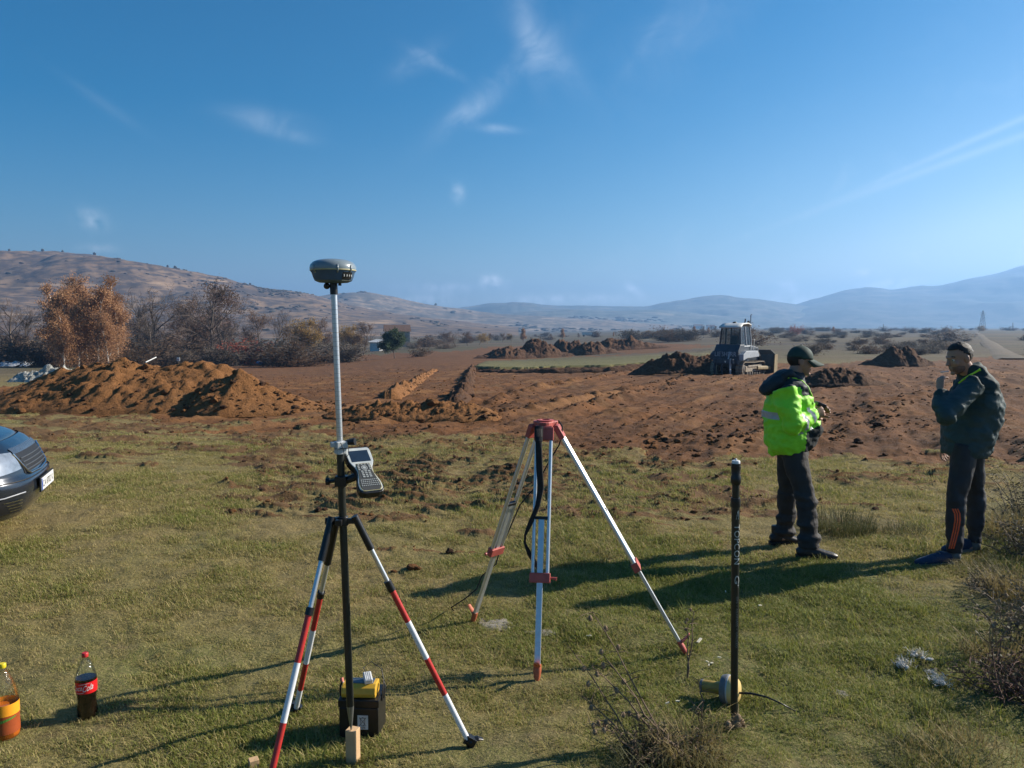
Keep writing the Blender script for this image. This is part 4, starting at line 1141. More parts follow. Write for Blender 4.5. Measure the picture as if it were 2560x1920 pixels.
# ------------------------------------------------------------------ survey equipment
ALU = mat('brushed_aluminium', (.62, .64, .66), .34, metal=.75, var=.06, scale=40)
WHITEP = mat('white_painted_tube', (.74, .75, .76), .35, var=.05, scale=30)
REDP = mat('red_painted_tube', (.50, .035, .03), .4, var=.1, scale=30)
BLACKP = mat('black_plastic', (.012, .012, .013), .4, var=.1, scale=40)
CARBON = mat('dark_carbon_tube', (.022, .024, .020), .32, var=.15, scale=30)
GREYCAST = mat('light_grey_casting', (.50, .51, .50), .5, var=.08, scale=40)
SHELLTOP = mat('shade_dark_grey_shell', (.20, .24, .26), .3, var=.06, scale=30, coat=.4)  # whole dome darkened to carry the shade on its near side
SHELLLOW = mat('sky_tinted_slate_shell', (.045, .095, .165), .5, var=.08, scale=30)  # blue of the sky veil is mixed into the base colour
YELLOWLINE = mat('yellow_seam', (.45, .40, .22), .5)
SALMON = mat('faded_red_plastic', (.46, .095, .075), .5, var=.12, scale=20)
ORANGEP = mat('orange_red_plastic', (.55, .14, .06), .5, var=.15, scale=20)
STRAP = mat('black_webbing', (.014, .014, .015), .85, var=.15, scale=80, bump=.3, bscale=300)
WOOD = mat('raw_pine', (.62, .40, .21), .7, var=.14, scale=9, bump=.15, bscale=40)
SCREEN = mat('dark_screen', (.02, .035, .06), .12)
KEYGREY = mat('key_grey', (.34, .36, .35), .5)
KEYPANEL = mat('keypad_dark', (.05, .052, .05), .5)
WHITEPL = mat('white_plastic', (.72, .72, .70), .4)

stk_g = gp(882, 1910)
YR = stk_g.y
zst = pix(877, 1824, YR).z
a_, b_ = pix(878, 1824, YR), pix(834, 708, YR)
def PA(py):
    t = (1824 - py) / (1824 - 708.0); return a_.lerp(b_, t)
AXR = (b_ - a_).normalized()
st_ = thing('wooden_stake', 'square pale wooden stake under the tip of the receiver pole', 'stake', (stk_g.x, YR, stk_g.z))
c0 = Vector((a_.x, YR + .012, 0))
m = MB(); w = .024; ang = R(28)
sq = [(w * math.sqrt(2) * math.cos(ang + k * math.pi / 2), w * math.sqrt(2) * math.sin(ang + k * math.pi / 2)) for k in range(4)]
m.prism(sq, stk_g.z - .05, a_.z - .002, (c0.x + .004, c0.y, 0)); m.build('post', WOOD, st_, bevel=.0015)
s2_ = thing('wooden_stake', 'short pale stake end peeping up at the bottom edge by the striped leg', 'stake', (pix(634, 1900, 3.3).x, 3.3, 0))
q = pix(634, 1897, 3.3); m = MB(); m.box((q.x, q.y, q.z / 2 - .02), (.04, .04, q.z + .04), Matrix.Rotation(.5, 3, 'Z')); m.build('post', WOOD, s2_, bevel=.0015)

rv = thing('survey_pole', 'tall two tone survey pole with satellite receiver on top and striped legs', 'survey pole', tuple(a_))
MB().tube([a_, PA(1808), PA(1775), PA(1760)], [.003, .0075, .0145, .0165], 20).build('point_tip', mat('steel', (.32, .33, .33), .35, metal=.8), rv, smooth=50)
MB().tube([PA(1762), PA(1122)], .0165, 24).build('lower_pole', CARBON, rv, smooth=50)
MB().tube([PA(1122), PA(724)], .0128, 24).build('upper_pole', ALU, rv, smooth=50)
scale_ = MB()
for k in range(30):                                            # graduation marks on the upper tube
    c = PA(1080 - k * 11); scale_.tube([c, c + AXR * .0012], .0130, 20)
scale_.build('graduation_mark', mat('grey_print', (.25, .25, .25), .5), rv)
MB().tube([PA(735), PA(702)], [.0165, .0165], 18).build('top_fitting', BLACKP, rv, smooth=50)
kc = PA(716); MB().ell(kc + Vector((-.028, -.006, .002)), (.014, .012, .014)).build('lock_knob', BLACKP, rv, smooth=180)
rc = PA(678) + AXR * .0
low = MB().lathe([(.028, -.053), (.062, -.050), (.078, -.043), (.084, -.03), (.089, -.012), (.095, -.002), (.0965, .0)], 48, rc, Z=AXR)
ro = low.build('receiver', SHELLLOW, rv, smooth=40)
MB().lathe([(.0968, -.0015), (.0975, .001), (.0968, .0035)], 48, rc, Z=AXR).build('seam', YELLOWLINE, ro, smooth=40)
MB().lathe([(.0965, .0036), (.0975, .012), (.094, .024), (.084, .035), (.066, .043), (.042, .0475), (.015, .049), (.001, .049)], 48, rc, Z=AXR).build('dome', SHELLTOP, ro, smooth=40)
def rdir(th): return Vector((math.sin(th), -math.cos(th), 0))
pn = MB(); rows = []
for zz, r in ((-.040, .0835), (-.030, .0868), (-.018, .0892), (-.010, .0925)):
    rows.append([rc + AXR * zz + rdir(R(38) + R(34) * k / 8) * r for k in range(9)])
pn.grid(rows).build('led_panel', BLACKP, ro, smooth=60)
ic = MB()
for k in range(4):
    dr = rdir(R(42) + R(26) * k / 3); tg = Vector((dr.y * -1, dr.x, 0)); p = rc + AXR * -.023 + dr * .0905
    ic.tube([p + AXR * .004 + dr * .001, p - AXR * .006 + dr * -.0005], .0016, 5); ic.tube([p - tg * .003, p + tg * .003], .0012, 5)
ic.build('led_icon', WHITEPL, ro)
wl = MB(); rows = []
for zz, r in ((-.046, .078), (-.043, .0825)):
    rows.append([rc + AXR * zz + rdir(R(38) + R(34) * k / 8) * r for k in range(9)])
wl.grid(rows).build('panel_lip', WHITEPL, ro, smooth=60)
for th in (24, 62, -40):
    dr = rdir(R(th)); MB().tube([rc + dr * .0885 - AXR * .012, rc + dr * .0975 + AXR * .002, rc + dr * .0965 + AXR * .02], .004, 6).build('rib', SHELLTOP, ro, smooth=180)
MB().cyl(rc + Vector((.03, -.01, -.05)), rc + Vector((.03, -.01, -.064)), .007).build('antenna_socket', BLACKP, ro, smooth=50)
# clamp between the tubes
cc = PA(1104)
cl_ = MB(); cl_.box(cc + Vector((.004, -.004, .006)), (.05, .044, .03), Matrix.Rotation(R(35), 3, 'Z')); cl_.box(cc + Vector((.002, -.002, -.022)), (.042, .042, .024), Matrix.Rotation(R(35), 3, 'Z'))
cl_.box(cc + Vector((-.024, -.008, .008)), (.03, .028, .022), Matrix.Rotation(R(20), 3, 'Z'))
co_ = cl_.build('tube_clamp', GREYCAST, rv, bevel=.003)
MB().cyl(cc + Vector((.026, .004, .014)), cc + Vector((.066, -.002, .02)), .012, .0165, 14).build('clamp_knob', BLACKP, co_, smooth=50)
wr = MB(); wr.tube([cc + Vector((.01, -.036, .02)), cc + Vector((.022, -.036, -.005)), cc + Vector((.024, -.034, -.03)), cc + Vector((.034, -.03, -.045)), cc + Vector((.042, -.026, -.03)), cc + Vector((.042, -.024, .0))], .0016, 5)
wr.tube([cc + Vector((-.018, -.03, -.008)), cc + Vector((.045, -.026, -.006))], .0018, 5); wr.build('safety_wire', BLACKP, co_, smooth=180)
# field controller
EW = Vector((.86, .50, 0)).normalized(); EL = Vector((.105, -.181, -.16)).normalized(); EL = (EL - EW * EL.dot(EW)).normalized(); EN = EL.cross(EW); EN = EN if EN.y < 0 else -EN
CO = pix(889, 1119, 3.42)
outl = [(.0, .050), (.004, .055), (.012, .059), (.05, .060), (.085, .058), (.105, .051), (.125, .041), (.145, .0375), (.165, .039), (.19, .046), (.215, .053), (.235, .0555), (.255, .054), (.266, .046), (.271, .03)]
def outline(k=1.0, dl=0.0):
    return [(-w_ * k, l_ * k + dl) for l_, w_ in outl] + [(w_ * k, l_ * k + dl) for l_, w_ in reversed(outl)]
ctrl = MB().prism(outline(), -.028, .004, CO, EW, EL, EN).build('controller', BLACKP, rv, bevel=.004)
MB().prism(outline(.93, .009), .002, .007, CO, EW, EL, EN).build('face_frame', mat('grey_white_bezel', (.50, .53, .52), .35), ctrl, bevel=.002)
rr_ = lambda w0, w1, l0, l1: [(-w0, l0), (w0, l0), (w1, l1), (-w1, l1)]
MB().prism(rr_(.043, .043, .026, .092), .0055, .0085, CO, EW, EL, EN).build('screen', SCREEN, ctrl, bevel=.001)
kp = [(-.028, .106), (.028, .106), (.031, .125), (.030, .15), (.036, .185), (.044, .22), (.043, .245), (.034, .258), (-.034, .258), (-.043, .245), (-.044, .22), (-.036, .185), (-.030, .15), (-.031, .125)]
MB().prism([(a * 1.07, (b - .18) * 1.035 + .18) for a, b in kp], .006, .0082, CO, EW, EL, EN).build('keypad_rim', YELLOWLINE, ctrl)
MB().prism(kp, .007, .0094, CO, EW, EL, EN).build('keypad', KEYPANEL, ctrl)
ks = MB()
def key(a, l, w_, h_): ks.prism([(a - w_, l - h_), (a + w_, l - h_), (a + w_, l + h_), (a - w_, l + h_)], .009, .0115, CO, EW, EL, EN)
for i in range(4): key(-.021 + .014 * i, .112, .004, .0022)
for r_i in range(4):
    for i in range(3): key(-.015 + .015 * i, .152 + .0105 * r_i, .0052, .0032)
for i in range(2):
    for j in range(3): key((-1 + 2 * i) * .0245, .121 + .010 * j, .004, .003)
for r_i in range(4):
    for i in range(9 + (r_i > 1)): key(-.034 - .001 * r_i + (.068 + .002 * r_i) * i / (8 + (r_i > 1)), .202 + .0105 * r_i, .0024, .0022)
ks.lathe([(.0075, .009), (.0075, .0115)], 14, CO + EL * .132, EW, EL, EN); 
ring = MB(); 
ring.lathe([(.0105, .009), (.0105, .0112), (.0135, .0112), (.0135, .009)], 18, CO + EL * .132, EW, EL, EN, caps=False)
ks.v and ks.add(ring.v, ring.f)
ko = ks.build('keys', KEYGREY, ctrl); ko['kind'] = 'stuff'
# bracket
bc = PA(1190)
br = MB(); br.box(bc, (.05, .05, .045)); br.tube([bc + Vector((.02, .0, 0)), CO + EL * .13 - EN * .03], [.016, .02], 10); br.box(CO + EL * .13 - EN * .034, (.05, .05, .02), Matrix((EW, EL, EN)).transposed())
bo = br.build('bracket', BLACKP, rv, bevel=.003)
MB().tube([bc + Vector((-.02, 0, 0)), bc + Vector((-.048, -.005, -.002)), bc + Vector((-.05, -.005, -.002)), bc + Vector((-.066, -.006, -.003))], [.008, .008, .0155, .0155], 12).build('bracket_knob', BLACKP, bo, smooth=50)
# hub and legs of the pole stand
hc = PA(1290)
hu = MB(); hu.tube([hc - AXR * .02, hc + AXR * .02], .024, 18); hu.box(hc + Vector((-.03, .0, .0)), (.035, .03, .03)); hu.box(hc + Vector((.035, .0, 0)), (.035, .025, .022)); hu.box(hc + Vector((-.012, -.03, 0)), (.03, .03, .025))
hub_o = hu.build('hub', BLACKP, rv, bevel=.003)
MB().tube([hc + Vector((-.045, -.004, .0)), hc + Vector((-.055, -.004, 0)), hc + Vector((-.075, -.006, 0))], [.007, .0155, .0155], 12).build('hub_knob', BLACKP, hub_o, smooth=50)
def zz(x, y): return float(ground_z(np.array([x]), np.array([y]))[0])
def striped_leg(top, foot, marks, lab=None, foot_claw=True):
    top, foot = Vector(top), Vector(foot); d = foot - top
    P = lambda t: top + d * t
    base_ = MB().tube([P(0), P(marks[0])], [.0155, .0165], 14).build('leg', BLACKP, rv, smooth=50, label=lab)
    kinds = ['white', 'collar', 'red', 'white', 'red', 'white', 'red']
    t0 = marks[0]
    for kd, t1 in zip(kinds, marks[1:]):
        if kd == 'collar':
            MB().tube([P(t0 - .002), P(t1 + .004)], .0175, 14).build('collar', BLACKP, base_, smooth=50)
        else:
            r = .0105 if t0 < marks[1] else .0135
            MB().tube([P(t0), P(t1)], r, 14).build('white_section' if kd == 'white' else 'red_section', ALU if (kd == 'white' and r < .012) else (WHITEP if kd == 'white' else REDP), base_, smooth=50)
        t0 = t1
    if foot_claw:
        fm = MB(); f = P(1.0); side = Vector((d.y, -d.x, 0)).normalized(); out = Vector((d.x, d.y, 0)).normalized()
        fm.tube([P(.965), P(1.0)], [.02, .016], 10); fm.box(P(.972) + out * .01, (.055, .035, .04), Matrix.Rotation(.5, 3, 'Y'))
        fm.tube([P(.975), P(.975) + out * .045 + Vector((0, 0, .008)), P(.975) + out * .07 + Vector((0, 0, .0))], [(.012, .022), (.01, .02), (.004, .012)], 8); fm.tube([P(.985), f + Vector((0, 0, -.015))], [.012, .004], 8)
        fm.build('foot', BLACKP, base_, bevel=.002)
    return base_
tR, fR = pix(886, 1290, YR - .005), gp(1178, 1866); fR.z = zz(fR.x, fR.y)
striped_leg(tR, fR, [.135, .27, .305, .44, .60, .76, .968])
tB, fB = pix(842, 1300, YR + .02), gp(738, 1776); fB.z = zz(fB.x, fB.y)
striped_leg(tB, fB, [.2, .34, .36, .53, .71, .86, .98])
tF = pix(829, 1292, YR - .02)
fF = Vector((tF.x, 0, 0)); q1 = pix(683, 1915, 2.98); dirF = (q1 - tF); fF = tF + dirF * ((tF.z - .0) / (tF.z - q1.z)); 
striped_leg(tF, fF, [.155, .315, .335, .495, .685, .90, .97], foot_claw=True)

# ---- battery with the yellow radio -----------------------------------------
bg_ = gp(897, 1846)
bt = thing('battery', 'black box battery with crossed out bin label behind the wooden stake', 'battery', tuple(bg_))
Rb = Matrix.Rotation(R(-3), 3, 'Z'); BX, BY = Rb @ Vector((1, 0, 0)), Rb @ Vector((0, 1, 0)); UZ = Vector((0, 0, 1))
BO = Vector((bg_.x, bg_.y, bg_.z))
Pb = lambda x, y, z: BO + BX * x + BY * y + UZ * z
BATT = mat('battery_black', (.010, .010, .010), .38, var=.1, scale=30)
MB().box(Pb(0, .085, .072), (.188, .165, .15), Rb).build('case', BATT, bt, bevel=.004)
MB().box(Pb(0, .085, .168), (.196, .173, .038), Rb).build('lid', BATT, bt, bevel=.004)
for sx in (-1, 1):
    MB().tube([Pb(.101 * sx, .06, .16), Pb(.105 * sx, .07, .215), Pb(.10 * sx, .10, .24)], [(.004, .012)] * 3, 8).build('handle', BATT, bt, smooth=60)
lb = MB().box(Pb(.02, .0015, .078), (.05, .002, .068), Rb).build('bin_label', mat('white_label', (.62, .62, .60), .5), bt)
lp = lambda u, v: Pb(.02 + u * .021, -.0004, .078 + v * .03)
ln = MB()
for a, b in (((-.75, .72), (.75, .72)), ((-.55, .7), (-.4, -.45)), ((.55, .7), (.4, -.45)), ((-.4, -.45), (.4, -.45)), ((-.8, .85), (.8, -.55)), ((.8, .85), (-.8, -.55)), ((-.2, .85), (.2, .85)), ((.1, -.4), (.35, -.38))):
    ln.tube([lp(*a), lp(*b)], .0009, 5)
tv, tf, tw = text_shape('60%')
ln.add([lp(-.6 + 1.2 * x / tw, -.95 + .34 * y) - BY * .0006 for x, y in tv], tf)
ln.build('bin_symbol', BLACKP, lb)
# yellow radio lying on the lid
rd = thing('radio_unit', 'yellow cased radio unit with grey top panel lying on the battery', 'radio', tuple(Pb(-.005, .07, .188)))
Pr = lambda x, y, z: Pb(-.005 + x, .065 + y, .188 + z)
YEL = mat('warm_yellow_plastic', (.62, .36, .035), .4, var=.08, scale=20)
rp = [(-.045, .0), (-.05, .02), (-.042, .045), (-.02, .058), (.045, .058), (.05, .03), (.045, .0)]
rm = MB(); rm.prism(rp, -.082, .082, Pr(0, 0, 0), BY, UZ, BX); rm.build('case', YEL, rd, bevel=.004)
MB().box(Pr(.0, .012, .059), (.13, .055, .004), Rb).build('top_panel', mat('slate_panel', (.06, .08, .11), .3), rd, bevel=.001)
MB().tube([Pr(-.083, 0, .03), Pr(-.079, 0, .03)], .028, 16).build('end_cap', WHITEPL, rd, smooth=50)
MB().tube([Pr(-.088, .0, .055), Pr(-.094, .01, .07)], [.008, .009], 10).build('terminal_cap', mat('salmon_cap', (.6, .16, .1), .5), rd, smooth=50)
wc = thing('charger_plug', 'white ribbed plug block resting on the yellow radio', 'plug', tuple(Pr(.035, .0, .06)))
Rw = Matrix.Rotation(R(20), 3, 'Z') @ Matrix.Rotation(R(18), 3, 'X')
MB().box(Pr(.036, .002, .078), (.038, .06, .024), Rw).build('block', WHITEPL, wc, bevel=.003)
for k in range(4): MB().box(Pr(.036, .002, .078) + Rw @ Vector((-.013 + .0085 * k, 0, .0125)), (.004, .055, .004), Rw).build('rib', WHITEPL, wc)
cb_ = MB(); cb_.tube([Pr(.03, .03, .07), Pr(.0, .06, .10), Pr(.03, .10, .115), Pr(.08, .10, .08), Pr(.105, .06, .02), Pr(.108, .02, -.03)], .0022, 6)
tag(centre(cb_.build('cable', BLACKP, smooth=180)), 'thin dark cable looping over the back of the battery', 'cable')

# ---- tripod -----------------------------------------------------------------
tp_g = (.285, 4.72)
hd_c = pix(1363, 1060, 4.66)
tr_ = thing('survey_tripod', 'aluminium survey tripod with faded red head and black carrying strap', 'tripod', (hd_c.x, hd_c.y, 0))
feet = [gp(1342, 1702), gp(1722, 1642), gp(1178, 1546)]
for f in feet: f.z = zz(f.x, f.y)
hm_ = MB(); rp = []
for k in range(24):
    th = 2 * math.pi * k / 24; r = .068 + .014 * math.cos(3 * (th - math.atan2(feet[0].y - hd_c.y, feet[0].x - hd_c.x))); rp.append((r * math.cos(th), r * math.sin(th)))
hm_.prism(rp, -.018, .018, hd_c); hdo = hm_.build('head', SALMON, tr_, bevel=.004)
MB().lathe([(.05, .018), (.05, .026), (.03, .028), (.028, .02)], 28, hd_c).build('top_plate', SALMON, hdo, smooth=40)
for i, f in enumerate(feet):
    rad_ = Vector((f.x - hd_c.x, f.y - hd_c.y, 0)).normalized(); tan = Vector((-rad_.y, rad_.x, 0)) if i != 1 else Vector((.115, .993, 0)).normalized()
    H = hd_c + rad_ * .072 + Vector((0, 0, -.02)); F = Vector(f) + Vector((0, 0, -.02)); d = F - H; Ln = d.length; dn = d.normalized(); out = tan.cross(dn); out = out if out.dot(rad_) > 0 else -out
    P = lambda t: H + d * t
    rot = Matrix((tan, out, dn)).transposed()
    sw = .042
    hi_ = MB(); hi_.box(P(.0) + dn * .03, (.115, .034, .08), rot); hi_.tube([H - tan * .05, H + tan * .05], .02, 12)
    leg = hi_.build('leg', SALMON, tr_, bevel=.004)
    rl = MB()
    for s in (-1, 1):
        rail = MB().tube([P(.04) + tan * sw * s, P(.60) + tan * sw * s], [(.011, .013)] * 2, 14, up=tan).build('rail', ALU, leg, smooth=40)
    MB().box(P(.66), (.034, .020, Ln * .58), rot).build('sliding_leg', ALU, leg, bevel=.003)
    MB().box(P(.365), (.076, .024, .018), rot).build('slide_stop', BLACKP, leg, bevel=.002)
    cm = MB(); cm.box(P(.60), (.118, .042, .055), rot); co2 = cm.build('leg_clamp', SALMON, leg, bevel=.004)
    MB().tube([P(.60) + tan * .055, P(.60) + tan * .075, P(.60) + tan * .095 + dn * .004], [.007, .007, .011], 10).build('wing_screw', SALMON, co2, smooth=50)
    fm = MB(); fm.tube([P(.925), P(.95), P(.975), P(.998)], [(.022, .014), (.023, .017), (.018, .014), (.004, .004)], 12, up=tan); 
    fm.tube([P(.935), P(.935) + out * .035 + Vector((0, 0, .012)), P(.935) + out * .062 + Vector((0, 0, .028))], [(.008, .02), (.006, .018), (.004, .013)], 8, up=dn)
    fm.build('spike', ORANGEP if i != 1 else SALMON, leg, smooth=50)
sp = MB(); pth = [(1347, 1072, 4.50), (1347, 1120, 4.46), (1349, 1175, 4.44), (1352, 1220, 4.44), (1344, 1265, 4.42), (1325, 1310, 4.40), (1313, 1338, 4.40), (1312, 1358, 4.40), (1324, 1385, 4.40), (1338, 1408, 4.41), (1350, 1424, 4.42)]
sp.tube([pix(*q) for q in pth], [(.003, .019)] * 4 + [(.003, .014)] * 2 + [(.003, .007)] * 2 + [(.003, .014)] * 3, 8, up=(0, -1, 0))
sp.build('carrying_strap', STRAP, tr_, smooth=180)
bk = MB(); bk.tube([pix(1347, 1066, 4.52), pix(1347, 1105, 4.47)], [(.006, .026), (.006, .022)], 8, up=(0, -1, 0)); bk.build('strap_pad', STRAP, tr_, smooth=60)
cd = MB(); cd.tube([pix(1397, 1052, 4.66), pix(1406, 1066, 4.62), pix(1404, 1090, 4.63), pix(1398, 1112, 4.66), pix(1375, 1150, 4.7), pix(1340, 1215, 4.8), pix(1300, 1262, 4.88), pix(1275, 1320, 4.98), pix(1250, 1375, 5.02), pix(1240, 1410, 5.05), pix(1205, 1440, 5.08), pix(1192, 1472, 5.10), pix(1165, 1495, 5.12), pix(1128, 1519, 5.25), pix(1134, 1527, 5.22)], .0045, 6)
cd.build('cord', STRAP, tr_, smooth=180)

# ---- black pole with lettering ----------------------------------------------
tg = gp(1835, 1818); YT = tg.y
a2, b2 = Vector(tg), pix(1840, 1150, YT)
def PT(py): return a2.lerp(b2, (1818 - py) / (1818 - 1150.0))
tc_ = thing('survey_pole', 'short black survey pole with white lettering standing in dry weeds', 'survey pole', tuple(tg))
MB().tube([PT(1828), PT(1800), PT(1780)], [.004, .013, .0155], 18).build('point_tip', mat('steel', (.32, .33, .33), .35, metal=.8), tc_, smooth=50)
MB().tube([PT(1785), PT(1560), PT(1262)], [.0170, .0185, .0195], 24).build('lower_tube', CARBON, tc_, smooth=50)
MB().tube([PT(1264), PT(1252), PT(1250), PT(1242)], [.0235, .0235, .0235, .021], 24).build('lower_collar', BLACKP, tc_, smooth=50)
MB().tube([PT(1250), PT(1205)], .0175, 24).build('upper_tube', CARBON, tc_, smooth=50)
MB().tube([PT(1210), PT(1204), PT(1192), PT(1186), PT(1165)], [.019, .0245, .0245, .0195, .0235], 24).build('upper_collar', BLACKP, tc_, smooth=50)
MB().tube([PT(1168), PT(1158)], [.0225, .0215], 20).build('socket_ring', BLACKP, tc_, smooth=50)
cp_ = MB().tube([PT(1158), PT(1153), PT(1151)], [.0195, .0195, .017], 20).build('cap', WHITEPL, tc_, smooth=50)
MB().ell(PT(1149), (.006, .006, .006)).build('bubble', WHITEPL, cp_, smooth=180)
AX2 = (b2 - a2).normalized()
PRINT = mat('white_print', (.50, .52, .50), .6)
def down_text(body, py0, py1, half, cen=0.0, r=.0199):
    tv, tf, tw = text_shape(body, space=1.05, cuts=7); Lm = (PT(py1) - PT(py0)).length
    m = MB(); m.add([PT(py0) - AX2 * (Lm * x / tw) + rdir((y - .5) * half * 2 + cen) * r for x, y in tv], tf); return m
down_text('TOPCON', 1306, 1404, .74, .22).build('lettering', PRINT, tc_, fix=False)
down_text('G', 1432, 1452, .62, .25).build('lettering', PRINT, tc_, fix=False)
down_text('+', 1450, 1462, .3, .55).build('lettering', PRINT, tc_, fix=False)
down_text('GPS + GLONASS + GALILEO', 1484, 1612, .24, .25, .0195).build('lettering', mat('dim_print', (.22, .23, .21), .6), tc_, fix=False)
em = MB(); 
for k in range(3):
    e0 = PT(1293 - 7 * k); em.add([e0 + rdir(-.15 + .12 * k) * .02, e0 + rdir(.5 + .06 * k) * .02, e0 + AX2 * .016 + rdir(.62 - .05 * k) * .02, e0 + AX2 * .010 + rdir(-.05 + .12 * k) * .02], [(0, 1, 2, 3)])
em.build('emblem', PRINT, tc_, fix=False)

# ---- yellow receiver lying in the grass ---------------------------------------
yg = gp(1806, 1768)
yl = thing('satellite_receiver', 'yellow and grey receiver lying on its side behind the black pole', 'receiver', (yg.x, yg.y, zz(yg.x, yg.y)))
ax = Vector((.86, -.55, .10)).normalized(); s1_ = ax.cross(Vector((0, 0, 1))).normalized(); s2_2 = s1_.cross(ax)
yc_ = pix(1822, 1724, yg.y + .03)
PALEY = mat('pale_yellow_plastic', (.70, .50, .20), .35, var=.06, scale=18)
GREYR = mat('mid_grey_rubber', (.15, .155, .16), .6)
MB().lathe([(.071, .0), (.073, .015), (.068, .035), (.052, .05), (.025, .058), (.001, .059)], 30, yc_, s1_, s2_2, ax).build('dome', PALEY, yl, smooth=50)
MB().lathe([(.055, -.034), (.07, -.03), (.0755, -.012), (.0755, .0), (.071, .001)], 30, yc_, s1_, s2_2, ax).build('band', GREYR, yl, smooth=50)
MB().lathe([(.072, .0), (.0742, .004), (.0735, .009)], 30, yc_, s1_, s2_2, ax).build('pale_ring', mat('pale_grey_plastic', (.5, .5, .5), .5), yl, smooth=50)
MB().lathe([(.029, -.14), (.031, -.13), (.031, -.03)], 24, yc_, s1_, s2_2, ax).build('battery_tube', mat('mustard_plastic', (.42, .28, .055), .45), yl, smooth=50)
MB().lathe([(.03, -.148), (.032, -.14), (.032, -.134)], 24, yc_, s1_, s2_2, ax).build('end_cap', GREYR, yl, smooth=50)
wp = MB(); wp.tube([yc_ + ax * .05 + Vector((0, -.02, .0)), pix(1880, 1734, yg.y - .02), pix(1915, 1742, yg.y - .05), pix(1950, 1757, yg.y - .08), pix(1988, 1778, yg.y - .1)], [.006, .006, .0048, .004, .003], 8)
wp.build('whip_antenna', BLACKP, yl, smooth=180)

# ---- bottles ---------------------------------------------------------------
def pet(name, tint):
    m = bpy.data.materials.new(name); m.use_nodes = True; t = m.node_tree; t.nodes.remove(t.nodes['Principled BSDF'])
    tr = t.nodes.new('ShaderNodeBsdfTransparent'); tr.inputs['Color'].default_value = (*tint, 1)
    gl = t.nodes.new('ShaderNodeBsdfGlossy'); gl.inputs['Roughness'].default_value = .06
    fr = t.nodes.new('ShaderNodeFresnel'); fr.inputs['IOR'].default_value = 1.22
    nz = t.nodes.new('ShaderNodeTexNoise'); nz.inputs['Scale'].default_value = 30
    bp = t.nodes.new('ShaderNodeBump'); bp.inputs['Strength'].default_value = .25; bp.inputs['Distance'].default_value = .01
    t.links.new(nz.outputs['Fac'], bp.inputs['Height']); t.links.new(bp.outputs[0], gl.inputs['Normal'])
    ad = t.nodes.new('ShaderNodeMath'); ad.operation = 'MULTIPLY_ADD'; ad.inputs[1].default_value = .55; ad.inputs[2].default_value = .03; t.links.new(fr.outputs[0], ad.inputs[0])
    mx = t.nodes.new('ShaderNodeMixShader'); t.links.new(ad.outputs[0], mx.inputs[0]); t.links.new(tr.outputs[0], mx.inputs[1]); t.links.new(gl.outputs[0], mx.inputs[2])
    t.links.new(mx.outputs[0], t.nodes['Material Output'].inputs['Surface']); return m
PET = pet('clear_pet', (.93, .95, .95))
def bottle(label, px, py, prof, fill, liquid, cap_mat, lab0, lab1, lab_mat, h):
    g_ = gp(px, py); g_.z = zz(g_.x, g_.y) - .004
    o = thing('drink_bottle', label, 'bottle', tuple(g_))
    MB().lathe(prof, 36, g_, caps=True).build('shell', PET, o, smooth=60)
    def rad(z):
        return float(np.interp(z, [q[1] for q in prof], [q[0] for q in prof]))
    zs = [z for z in np.linspace(.004, fill, 22)]
    MB().lathe([(rad(z) - .0014, z) for z in zs] + [(.001, fill)], 36, g_).build('drink', liquid, o, smooth=60)
    lo_ = MB().lathe([(rad(z) + .0009, z) for z in np.linspace(lab0, lab1, 7)], 40, g_, caps=False).build('label', lab_mat, o, smooth=60)
    zt = prof[-1][1]
    cpb = MB(); cpb.lathe([(.0145, zt - .004), (.0152, zt - .001), (.0152, zt + .014), (.013, zt + .017)], 20, g_)
    cpb.build('screw_cap', cap_mat, o, smooth=40)
    return o, g_, rad, lo_
prof = [(.030, 0), (.041, .003), (.046, .012), (.047, .03), (.0455, .055), (.0425, .085), (.0425, .10), (.046, .125), (.0482, .145), (.0485, .195), (.0475, .215), (.041, .245), (.030, .272), (.019, .292), (.0135, .303), (.0130, .315)]
co, cg, crad, clab = bottle('red capped cola bottle with red label standing in the grass', 219, 1792, prof, .208, mat('cola', (.012, .006, .003), .08, coat=.3), mat('red_cap', (.55, .03, .03), .4), .138, .196, mat('red_label', (.60, .012, .015), .35, var=.05), .33)
def wrap(body, z0, ch, th0, th1, shear=.35):
    tv, tf, tw = text_shape(body, shear=shear)
    return [cg + rdir(th0 + (th1 - th0) * x / tw) * (crad(z0 + ch * y) + .0017) + UZ * (z0 + ch * y + .010 * (x / tw)) for x, y in tv], tf
m = MB(); m.add(*wrap('Coca', .150, .026, R(-56), R(6))); m.add(*wrap('Cola', .150, .030, R(10), R(66)))
rows = [[cg + rdir(R(-20) + R(70) * k / 12) * (crad(.186) + .0017) + UZ * (.1845 + .007 * (k / 12) + s * .0022 * math.sin(math.pi * k / 12)) for k in range(13)] for s in (0, 1)]
m.grid(rows); rows = [[cg + rdir(R(-45) + R(60) * k / 12) * (crad(.148) + .0017) + UZ * (.147 - .004 * math.sin(math.pi * k / 12) + s * .0018) for k in range(13)] for s in (0, 1)]; m.grid(rows)
m.build('lettering', WHITEPL, clab, fix=False)
prof2 = [(.045, 0), (.056, .004), (.060, .014), (.0605, .05), (.0595, .08), (.0605, .11), (.0605, .155), (.060, .185), (.057, .215), (.049, .25), (.036, .285), (.022, .312), (.0145, .325), (.0135, .34)]
oo, og, orad, olab = bottle('yellow capped orange drink bottle cut by the left edge', 15, 1842, prof2, .150, mat('orange_drink', (.55, .13, .012), .12, coat=.3), mat('yellow_cap', (.80, .62, .02), .4), .118, .172, mat('orange_label', (.85, .33, .02), .4, var=.05), .35)
